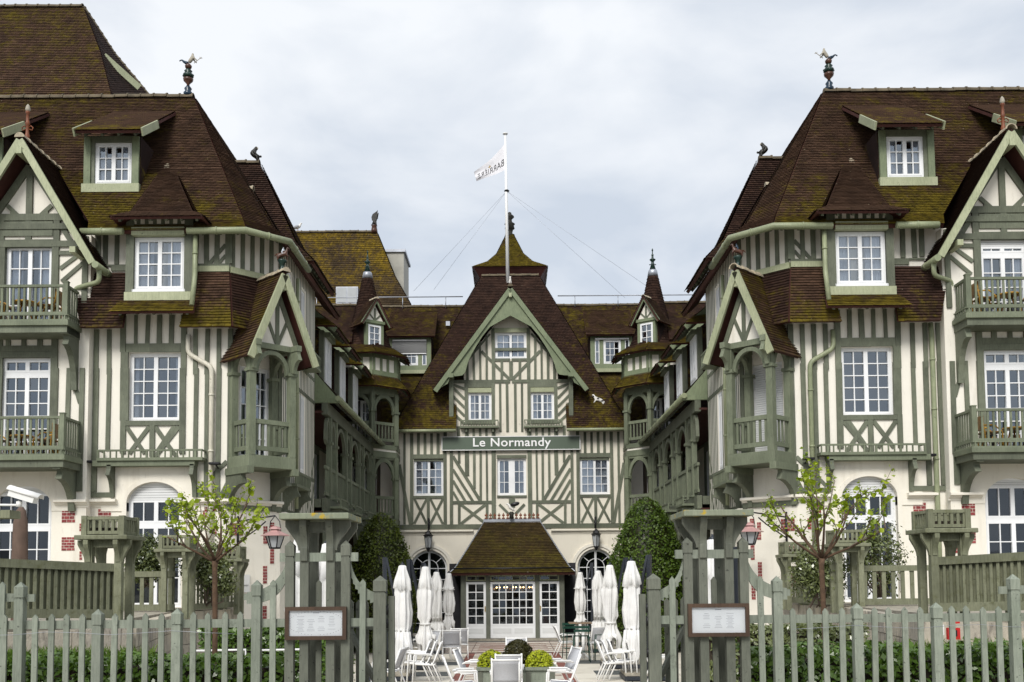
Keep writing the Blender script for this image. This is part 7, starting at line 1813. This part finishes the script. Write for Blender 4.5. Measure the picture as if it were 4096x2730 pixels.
    skin('jockey', off([(-.01,0,.21,.03), (.0,0,.27,.03), (.03,0,.32,.02), (.045,0,.36,.026), (.09,-.02,.27,.012), (.02,-.05,.16,.016)], h), [(0,1),(1,2),(2,3),(1,4),(0,5)], 'zinc' if side > 0 else 'glaze_blue', T)
    T.scale = (.85, .85, .85)
    # terracotta spike on the big wing gable
    sh = 0 if side > 0 else .31; c = (-11.84-sh, 24.5, wz(551, 24.15, 77)+.08)
    T = finial('gable_finial', 'orange terracotta finial on the %s wing gable' % sd, c, [(.10,-.05), (.06,.08), (.075,.14), (.05,.2), (.045,.45), (.075,.50), (.05,.55), (.04,.78), (.065,.82), (.06,.86)], 'terracotta', parts=(('bud', [(.05,.85), (.075,.92), (.05,1.02), (.01,1.08)], 'stone_pale'),), group='terracotta gable finials')
    for s in (-1, 1): MB().tube([(c[0]+s*.05, c[1], c[2]+.33), (c[0]+s*.14, c[1], c[2]+.30), (c[0]+s*.16, c[1], c[2]+.38), (c[0]+s*.10, c[1], c[2]+.43), (c[0]+s*.05, c[1], c[2]+.40)], .018, 6).build('scroll', 'terracotta', T)
    T.scale = (.85, .85, .85)
    # spire finial of the corner turret
    c = (-6.15+.18, 42.1, 15.18)
    T = finial('spire_finial', 'green glazed spire finial on the %s corner turret' % sd, c, [(.18,0), (.10,.32), (.12,.36), (.08,.40), (.07,.5), (.15,.60), (.16,.64), (.06,.70), (.05,.85), (.075,.90), (.03,.95), (.025,1.12), (.05,1.16), (.03,1.24), (.01,1.28)], 'glaze_green', group='spire finials')
    for a in range(4):
        t = a*math.pi/2; MB().ball((c[0]+.15*math.cos(t), c[1]+.15*math.sin(t), c[2]+.34), .035, 6, 5).build('knob', 'glaze_green', T)
    T.scale = (.8, .8, .74)
    # pink lantern on an iron bracket at the wing corner
    FCh_ = Frame((at(919, 1086, YF).x, YF), R(45)); lp_ = at(1100, 2150, 24.6)
    q = Vector((lp_.x, 24.6, lp_.z)); wp = FCh_.P(.28, q.z, .03)
    T = thing('wall_lantern', 'pink roofed lantern on a black iron bracket at the %s wing corner' % sd, 'lantern', (side*wp.x, wp.y, wp.z), group='pink wall lanterns')
    MB().tube([wp+Vector((0,0,.55)), wp+Vector((0,0,-.35))], .028, 8).build('bracket', 'black_iron', T)
    top = Vector((q.x, q.y, q.z+.52)); MB().tube([wp+Vector((0,0,.42)), top], .018, 6).build('bracket_arm', 'black_iron', T); MB().tube([wp+Vector((0,0,-.1)), wp+(top-wp)*.55+Vector((0,0,-.05)), wp+(top-wp)*.75], .016, 6).build('bracket_brace', 'black_iron', T)
    for a in (0, math.pi/2, math.pi, 1.5*math.pi): MB().ball(wp+Vector((.07*math.cos(a)*.7, .07*math.cos(a)*.7, -.35+.07*math.sin(a))), .04, 6, 5).build('cross_tip', 'black_iron', T)
    MB().tube([top, (q.x-.11, q.y, q.z+.38), (q.x-.14, q.y, q.z+.15)], .012, 6).build('hanger', 'black_iron', T); MB().tube([top, (q.x+.11, q.y, q.z+.38), (q.x+.14, q.y, q.z+.15)], .012, 6).build('hanger', 'black_iron', T)
    MB().lathe([(.35,.03), (.35,.045), (.16,.13), (.13,.16), (.10,.18), (.16,.19), (.12,.24), (.03,.27)], tuple(q), 6, False).build('lamp_roof', 'pink_enamel', T)
    MB().lathe([(.12,-.25), (.22,.03)], tuple(q), 6, False).build('lamp_glass', 'glass_white', T)
    cg = MB()
    for a in range(6): t = a*math.pi/3; cg.tube([(q.x+.125*math.cos(t), q.y+.125*math.sin(t), q.z-.26), (q.x+.225*math.cos(t), q.y+.225*math.sin(t), q.z+.04)], .014, 5)
    cg.lathe([(.13,-.28), (.14,-.25), (.12,-.24)], tuple(q), 6, False); cg.build('lamp_cage', 'black_iron', T)
    # small floodlights on the timber wing
    for (u, v) in ((372, 1848), (858, 1855)):
        a = at(u, v, YF-.25); T = thing('floodlight', 'small dark floodlight on the %s wing %s' % (sd, 'beside the balcony' if u < 500 else 'under the corner oriel'), 'floodlight', (side*a.x, a.y, a.z), group='floodlights on the wings')
        MB().box(a.x-.13, a.x+.13, YF-.32, YF-.14, a.z-.03, a.z+.03).build('head', 'black_iron', T, .01); MB().tube([(a.x+.03, YF-.23, a.z-.03), (a.x+.03, YF-.02, a.z-.10)], .02, 6).build('arm', 'black_iron', T)
    # wicker furniture on the balconies
    gx_ = -11.84-sh
    for fl, zf in (('upper', 8.6), ('lower', 5.36)):
        y0 = YF-.3-.42
        T = thing('wicker_table', 'round wicker table on the %s %s balcony' % (fl, sd), 'table', (side*(gx_+.15), y0, zf), group='wicker tables'); MB().lathe([(.26,zf+.48), (.27,zf+.50), (.26,zf+.52)], (gx_+.15, y0, 0), 16).build('table_top', 'wicker', T)
        for a in range(3): t = a*2.1; MB().tube([(gx_+.15+.08*math.cos(t), y0+.08*math.sin(t), zf+.48), (gx_+.15+.2*math.cos(t), y0+.2*math.sin(t), zf-.02)], .022, 6).build('leg', 'wicker_dark', T)
        for k, xx in enumerate((.72, -.45)):
            T = thing('wicker_chair', 'bent cane chair on the %s %s balcony, %s the table' % (fl, sd, ('right of', 'left of')[k] if side > 0 else ('left of', 'right of')[k]), 'chair', (side*(gx_+xx), y0, zf), group='cane balcony chairs'); c = Vector((gx_+xx, y0, zf)); s = 1 if k == 0 else -1
            for dy in (-.2, .2):
                MB().tube([c+Vector((s*.2, dy, -.02)), c+Vector((s*.22, dy, .4)), c+Vector((s*.28, dy*.9, .78))], .02, 6).build('back_leg', 'wicker', T); MB().tube([c+Vector((-s*.2, dy, -.02)), c+Vector((-s*.2, dy, .40)), c+Vector((0, dy*1.1, .56)), c+Vector((s*.24, dy, .56))], .02, 6).build('arm', 'wicker', T)
                MB().tube([c+Vector((-s*.1, dy, .1)), c+Vector((0, dy, .35)), c+Vector((s*.12, dy, .1))], .014, 6).build('hoop', 'wicker', T)
            MB().box(c.x-.22, c.x+.22, c.y-.22, c.y+.22, zf+.38, zf+.42).build('seat', 'wicker_dark', T, .02)
            b = MB(); b.box(c.x+s*.24-.015, c.x+s*.24+.015, c.y-.19, c.y+.19, zf+.45, zf+.80); b.build('backrest', 'wicker_dark', T, .01)
MIR[0] = 1
# gargoyle on the mossy roof
c = at(1497, 905, 50.0); c = (c.x, 50.0, at(1507, 930, 50).z)
T = finial('gargoyle_finial', 'dark winged gargoyle on the mossy roof end', c, [(.30,-.1), (.26,.2), (.20,.5), (.26,.55), (.12,.62)], 'glaze_brown')
skin('gargoyle', off([(0,0,.75,.16), (.05,0,.98,.15), (.15,0,1.15,.08), (.24,0,1.22,.09), (.33,0,1.18,.05), (.15,-.1,.72,.06), (.18,-.1,.58,.05), (.15,.1,.72,.06), (.18,.1,.58,.05), (-.15,0,.70,.05), (-.25,0,.62,.03)], c), [(0,1),(1,2),(2,3),(3,4),(0,5),(5,6),(0,7),(7,8),(0,9),(9,10)], 'bronze_dark', T)
wm = MB(); Fw = Frame((c[0], c[1])); z0 = c[2]
Fw.poly(wm, [(-.02,z0+.85), (.18,z0+1.0), (.28,z0+1.45), (.30,z0+1.85), (.20,z0+1.72), (.05,z0+1.62), (-.12,z0+1.50), (-.22,z0+1.25), (-.18,z0+.98)], .08, .13); Fw.poly(wm, [(-.02,z0+.85), (.18,z0+1.0), (.30,z0+1.35), (.36,z0+1.7), (.10,z0+1.5), (-.15,z0+1.25)], -.15, -.10); wm.build('wing', 'bronze_dark', T)
T.scale = (.6, .6, .6)
# lantern tower finial
c = (0.0, cyb, at(2045, 945, cyb).z); finial('tower_finial', 'dark carved finial on top of the lantern tower', c, [(.20,-.08), (.24,.05), (.12,.12), (.16,.30), (.24,.36), (.20,.5), (.26,.58), (.12,.68), (.10,.80), (.22,.92), (.20,.98), (.10,1.05), (.08,1.14), (.02,1.18)], 'carved_dark')
# seagull on the mossy roof ridge
s0 = at(1190, 918, 50.0); c = (s0.x, 50.0, at(1507, 930, 50).z+.12)
T = thing('seagull', 'white and grey seagull standing on the mossy roof ridge', 'bird', c)
skin('body', off([(0,0,.16,.10), (.10,0,.22,.085), (.15,0,.31,.05), (.17,0,.37,.055), (.24,0,.36,.018), (-.13,0,.12,.06), (-.24,0,.07,.025)], c), [(0,1),(1,2),(2,3),(3,4),(0,5),(5,6)], 'white_glaze', T)
for s in (-1, 1): MB().ball((c[0]-.06, c[1]+s*.09, c[2]+.17), .1, 8, 6, (1.6,.25,.6), Matrix.Rotation(-.35, 3, 'Y')).build('wing', 'grey_feather', T); MB().tube([(c[0]+.02, c[1]+s*.03, c[2]+.09), (c[0]+.02, c[1]+s*.03, c[2]-.05)], .012, 6).build('leg', 'terracotta', T)
# white cat on the arched gable
c = (0.0, YG, apex[1]+.14)
T = thing('cat_statue', 'small white cat figure sitting on the tip of the arched gable', 'statue', c)
skin('body', off([(0,0,.12,.11), (0,-.02,.28,.09), (0,-.06,.40,.06), (0,-.10,.48,.085), (-.06,-.10,.57,.022), (.06,-.10,.57,.022), (-.06,-.1,.15,.035), (-.06,-.13,.0,.03), (.06,-.1,.15,.035), (.06,-.13,.0,.03)], c), [(0,1),(1,2),(2,3),(3,4),(3,5),(1,6),(6,7),(1,8),(8,9)], 'white_glaze', T)
T.scale = (.55, .55, .55)
# spotted cat climbing the main roof
a = at(2398, 1608, 43.0); c = (a.x, 42.85, a.z)
T = thing('cat_statue', 'white and black spotted cat figure climbing the roof right of the gable', 'statue', c)
skin('body', off([(-.14,0,.10,.085), (0,0,.06,.08), (.14,0,-.02,.075), (-.22,0,.16,.05), (-.28,-.02,.20,.075), (-.33,-.02,.28,.02), (-.25,-.02,.29,.02), (-.2,-.05,.0,.03), (-.26,-.05,-.08,.025), (.14,-.05,-.1,.03), (.12,-.05,-.18,.025), (.24,0,-.10,.025), (.30,0,-.2,.02)], c), [(0,1),(1,2),(0,3),(3,4),(4,5),(4,6),(0,7),(7,8),(2,9),(9,10),(2,11),(11,12)], 'white_glaze', T)
for dx, dz in ((-.08, .1), (.10, .0), (-.3, .2)): MB().ball((c[0]+dx, c[1]-.06, c[2]+dz), .05, 7, 5, (1.2,.5,.8)).build('spot', 'black_glaze', T)
# bird on the porch ridge
c = (-.02, 41.4, tz_+.1)
T = finial('bird_statue', 'black and white spread winged bird figure on the porch ridge', c, [(.10,0), (.08,.12), (.11,.22), (.06,.28)], 'carved_dark', 'statue')
skin('body', off([(0,0,.34,.08), (-.05,0,.46,.075), (-.11,0,.56,.05), (-.16,0,.60,.05), (-.22,0,.57,.02), (.07,0,.36,.04), (.14,0,.30,.03)], c), [(0,1),(1,2),(2,3),(3,4),(0,5),(5,6)], 'white_glaze', T)
for s in (-1, 1): MB().ball((c[0]+.14, c[1]+s*.10, c[2]+.58), .15, 8, 6, (1.3,.35,.55), Matrix.Rotation(-.25, 3, 'Y')).build('wing', 'black_glaze', T)
# squirrel on the porch hip
a = at(2226, 2245, 40.2); c = (a.x, 40.0, a.z)
T = thing('squirrel_statue', 'small terracotta squirrel on the right hip of the porch roof', 'statue', c)
skin('body', off([(0,0,.0,.06), (0,0,.12,.055), (-.01,0,.2,.05), (-.04,0,.26,.015), (.03,0,.26,.015), (.06,0,-.08,.045), (.10,0,-.18,.035)], c), [(0,1),(1,2),(2,3),(2,4),(0,5),(5,6)], 'terracotta', T)

# ================================================================ flagpole, flag, stays
YQ = 45.6
a, b = at(2021, 540, YQ), at(2031, 1110, YQ)
FPole = thing('flagpole', 'tall white flagpole rising from the ridge behind the gable', 'flagpole', (b.x, YQ, b.z))
MB().tube([(b.x, YQ, b.z-.3), (a.x, YQ, a.z)], [.085, .05], 10).build('pole', 'white_metal', FPole); MB().lathe([(.05,0), (.12,.03), (.12,.07), (.03,.09)], (a.x, YQ, a.z), 12).build('truck', 'white_metal', FPole)
k_ = at(2027, 765, YQ); MB().lathe([(.08,-.04), (.13,0), (.08,.05)], (k_.x, YQ, k_.z), 10).build('collar', 'black_iron', FPole)
for (u, v, Y) in ((1655, 1165, 46.5), (1735, 1160, 46.5), (2500, 1192, 46.5), (2660, 1195, 46.5)):
    e = at(u, v, Y); MB().tube([(k_.x, YQ, k_.z), tuple(e)], .006, 4).build('stay_wire', 'zinc', FPole)
FLG = thing('flag', 'white flag blowing to the left with mirrored lettering', 'flag', (a.x, YQ, at(2021, 680, YQ).z))
c00, c01, c10, c11 = at(2021, 574, YQ), at(2023, 679, YQ), at(1896, 692, YQ), at(1906, 725, YQ)   # hoist top/bottom, fly top/bottom
def flagp(s, t):
    p = c00*(1-s)*(1-t)+c01*(1-s)*t+c10*s*(1-t)+c11*s*t
    return Vector((p.x, YQ+.09*math.sin(s*5.2+t*1.2)*s-.03*math.sin(t*7+s*3)*(.2+s), p.z-.10*math.sin(s*math.pi)*(1-t)-.05*math.sin(s*math.pi)*t))
mb = MB(); n, m = 24, 14; i = mb.pts([flagp(s/n, t/m) for s in range(n+1) for t in range(m+1)])
for s in range(n):
    for t in range(m): q = i+s*(m+1)+t; mb.face((q, q+m+1, q+m+2, q+1), True)
o = mb.build('cloth', 'flag_cloth', FLG)
tm = text_mesh('BARRIÈRE', 1.0, 'text_dark', .0, 1.05); xs = [v.co.x for v in tm.vertices]; x0, x1 = min(xs), max(xs)
for v in tm.vertices:          # lettering printed on the cloth, seen from the back
    s = .06+.86*(v.co.x-x0)/(x1-x0); t = .68-v.co.y*.36*(1+.9*s); p = flagp(s, t); v.co = (p.x, p.y-.012, p.z)
link('lettering', tm, FLG)
sm = MB(); 
st_ = []
for q in range(8): 
    a_ = q*math.pi/4; rr = .085 if q % 2 == 0 else .028; p = flagp(.52+rr*math.cos(a_)*.6, .38+rr*math.sin(a_)*1.4); st_.append((p.x, p.y-.012, p.z))
sm.v = st_; sm.f = [tuple(range(8))]; sm.sm = [False]; sm.build('star', 'gold', FLG)

# ================================================================ small street-side items
# security camera
a = at(95, 1985, 9.0)
T = thing('security_camera', 'white security camera on an arm at the left edge', 'camera', (a.x, 9.0, a.z))
Rm = Matrix.Rotation(.30, 4, 'Y'); M0 = Matrix.Translation((a.x, 9.0, a.z)) @ Rm
link('housing', MB().box(-.15, .14, -.055, .055, -.045, .03).mesh('housing', 'white_plastic'), T, M0)
hd = MB(); pr_ = [(math.cos(t)*.068, math.sin(t)*.05+.02) for t in [math.pi*q/8 for q in range(9)]]
i0 = hd.pts([(-.175, y, z) for y, z in pr_]); i1 = hd.pts([(.19, y, z) for y, z in pr_])
for k in range(8): hd.face((i0+k, i1+k, i1+k+1, i0+k+1), True)
hdo = link('hood', hd.mesh('hood', 'white_plastic'), T, M0); mm = hdo.modifiers.new('thick', 'SOLIDIFY'); mm.thickness = .006
MB().tube([(a.x-.05, 9.0, a.z-.05), (a.x-.06, 9.0, a.z-.10), (a.x-.45, 9.05, a.z-.09)], .014, 8).build('arm', 'white_plastic', T); MB().lathe([(.03,-.12), (.03,-.06)], (a.x-.05, 9.0, a.z), 10).build('joint', 'white_plastic', T)
T.scale = (.8, .8, .8)
pl = thing('camera_post', 'mossy timber arm below the security camera at the left edge', 'post', (a.x-.6, 9.05, .75)); block('beam', 'terrace_paint', pl, a.x-.9, at(50, 2050, 9.0).x, 8.95, 9.15, at(40, 2060, 9.0).z-.03, at(40, 2042, 9.0).z); block('post', 'terrace_paint', pl, a.x-.75, a.x-.62, 8.98, 9.1, .7, at(40, 2060, 9.0).z)
# brown covered parasol on the left terrace
p = at(80, 2230, 17.5); U = thing('covered_parasol', 'closed parasol in a brown weather cover on the left terrace', 'parasol', (p.x, 17.5, 1.75))
mb = MB(); prf = [(.125,1.75), (.125,2.2), (.13,2.8), (.115,3.4), (.075,3.62), (.03,3.68)]; n = 20; rg = []
for k, (r, z) in enumerate(prf): rg.append(mb.pts([(p.x+r*(1+.07*math.sin(5*2*math.pi*q/n+k))*math.cos(2*math.pi*q/n), 17.5+r*(1+.07*math.sin(5*2*math.pi*q/n+k))*math.sin(2*math.pi*q/n), z) for q in range(n)]))
for k in range(len(prf)-1):
    for q in range(n): mb.face((rg[k]+q, rg[k]+(q+1) % n, rg[k+1]+(q+1) % n, rg[k+1]+q), True)
mb.build('cover', 'brown_cover', U)
# hotel plate on the left corner, white notice and red box on the right wall
FCh_ = Frame((at(919, 1086, YF).x, YF), R(45)); q = at(1015, 2335, 24.9); T = thing('wall_plate', 'white hotel plate on the left wing corner wall', 'sign', (q.x, 24.9, q.z)); FCh_.rect('plate', 'white_plastic', T, .18, .62, q.z-.22, q.z+.22, .0, .03)
MT = Matrix.Translation(FCh_.P(.40, q.z-.05, .034)) @ Matrix.Rotation(R(45), 4, 'Z') @ Matrix.Rotation(R(90), 4, 'X')
link('lettering', text_mesh('LE NORMANDY', .052, 'text_dark', .001), T, MT); 
link('emblem', text_mesh('B', .09, 'text_dark', .001), T, Matrix.Translation((0, 0, .12)) @ MT)
q = at(3760, 2520, 14.2); T = thing('notice_plate', 'small white notice plate on the right stone wall', 'sign', (q.x, q.y, q.z)); block('plate', 'white_plastic', T, q.x-.05, q.x+.05, 14.18, 14.2, q.z-.07, q.z+.07)
q = at(3808, 2535, 14.2); T = thing('alarm_box', 'red fire alarm box behind the right picket fence', 'alarm box', (q.x, q.y, q.z)); block('case', 'red_paint', T, q.x-.08, q.x+.08, 14.12, 14.2, q.z-.08, q.z+.08); block('window', 'black_glaze', T, q.x-.035, q.x+.035, 14.11, 14.125, q.z-.03, q.z+.05); block('beacon', 'red_paint', T, q.x+.0, q.x+.08, 14.12, 14.2, q.z+.14, q.z+.24)
# wire tied along the picket fence
for s in (1, -1):
    MIR[0] = s; wv = at(700, 2530, YN).z; MB().tube([(-8+.35*k, YN-.052, wv+.02*math.sin(k*1.7)) for k in range(15)], .0022, 5).build('fence_wire', 'zinc')
    bpy.context.scene.collection.objects[-1]
MIR[0] = 1
for k, o in enumerate([o for o in COL.objects if o.name.startswith('fence_wire')]): tag(o, 'thin sagging wire tied along the %s picket fence' % ('left' if k == 0 else 'right'), 'wire', 'fence wires')
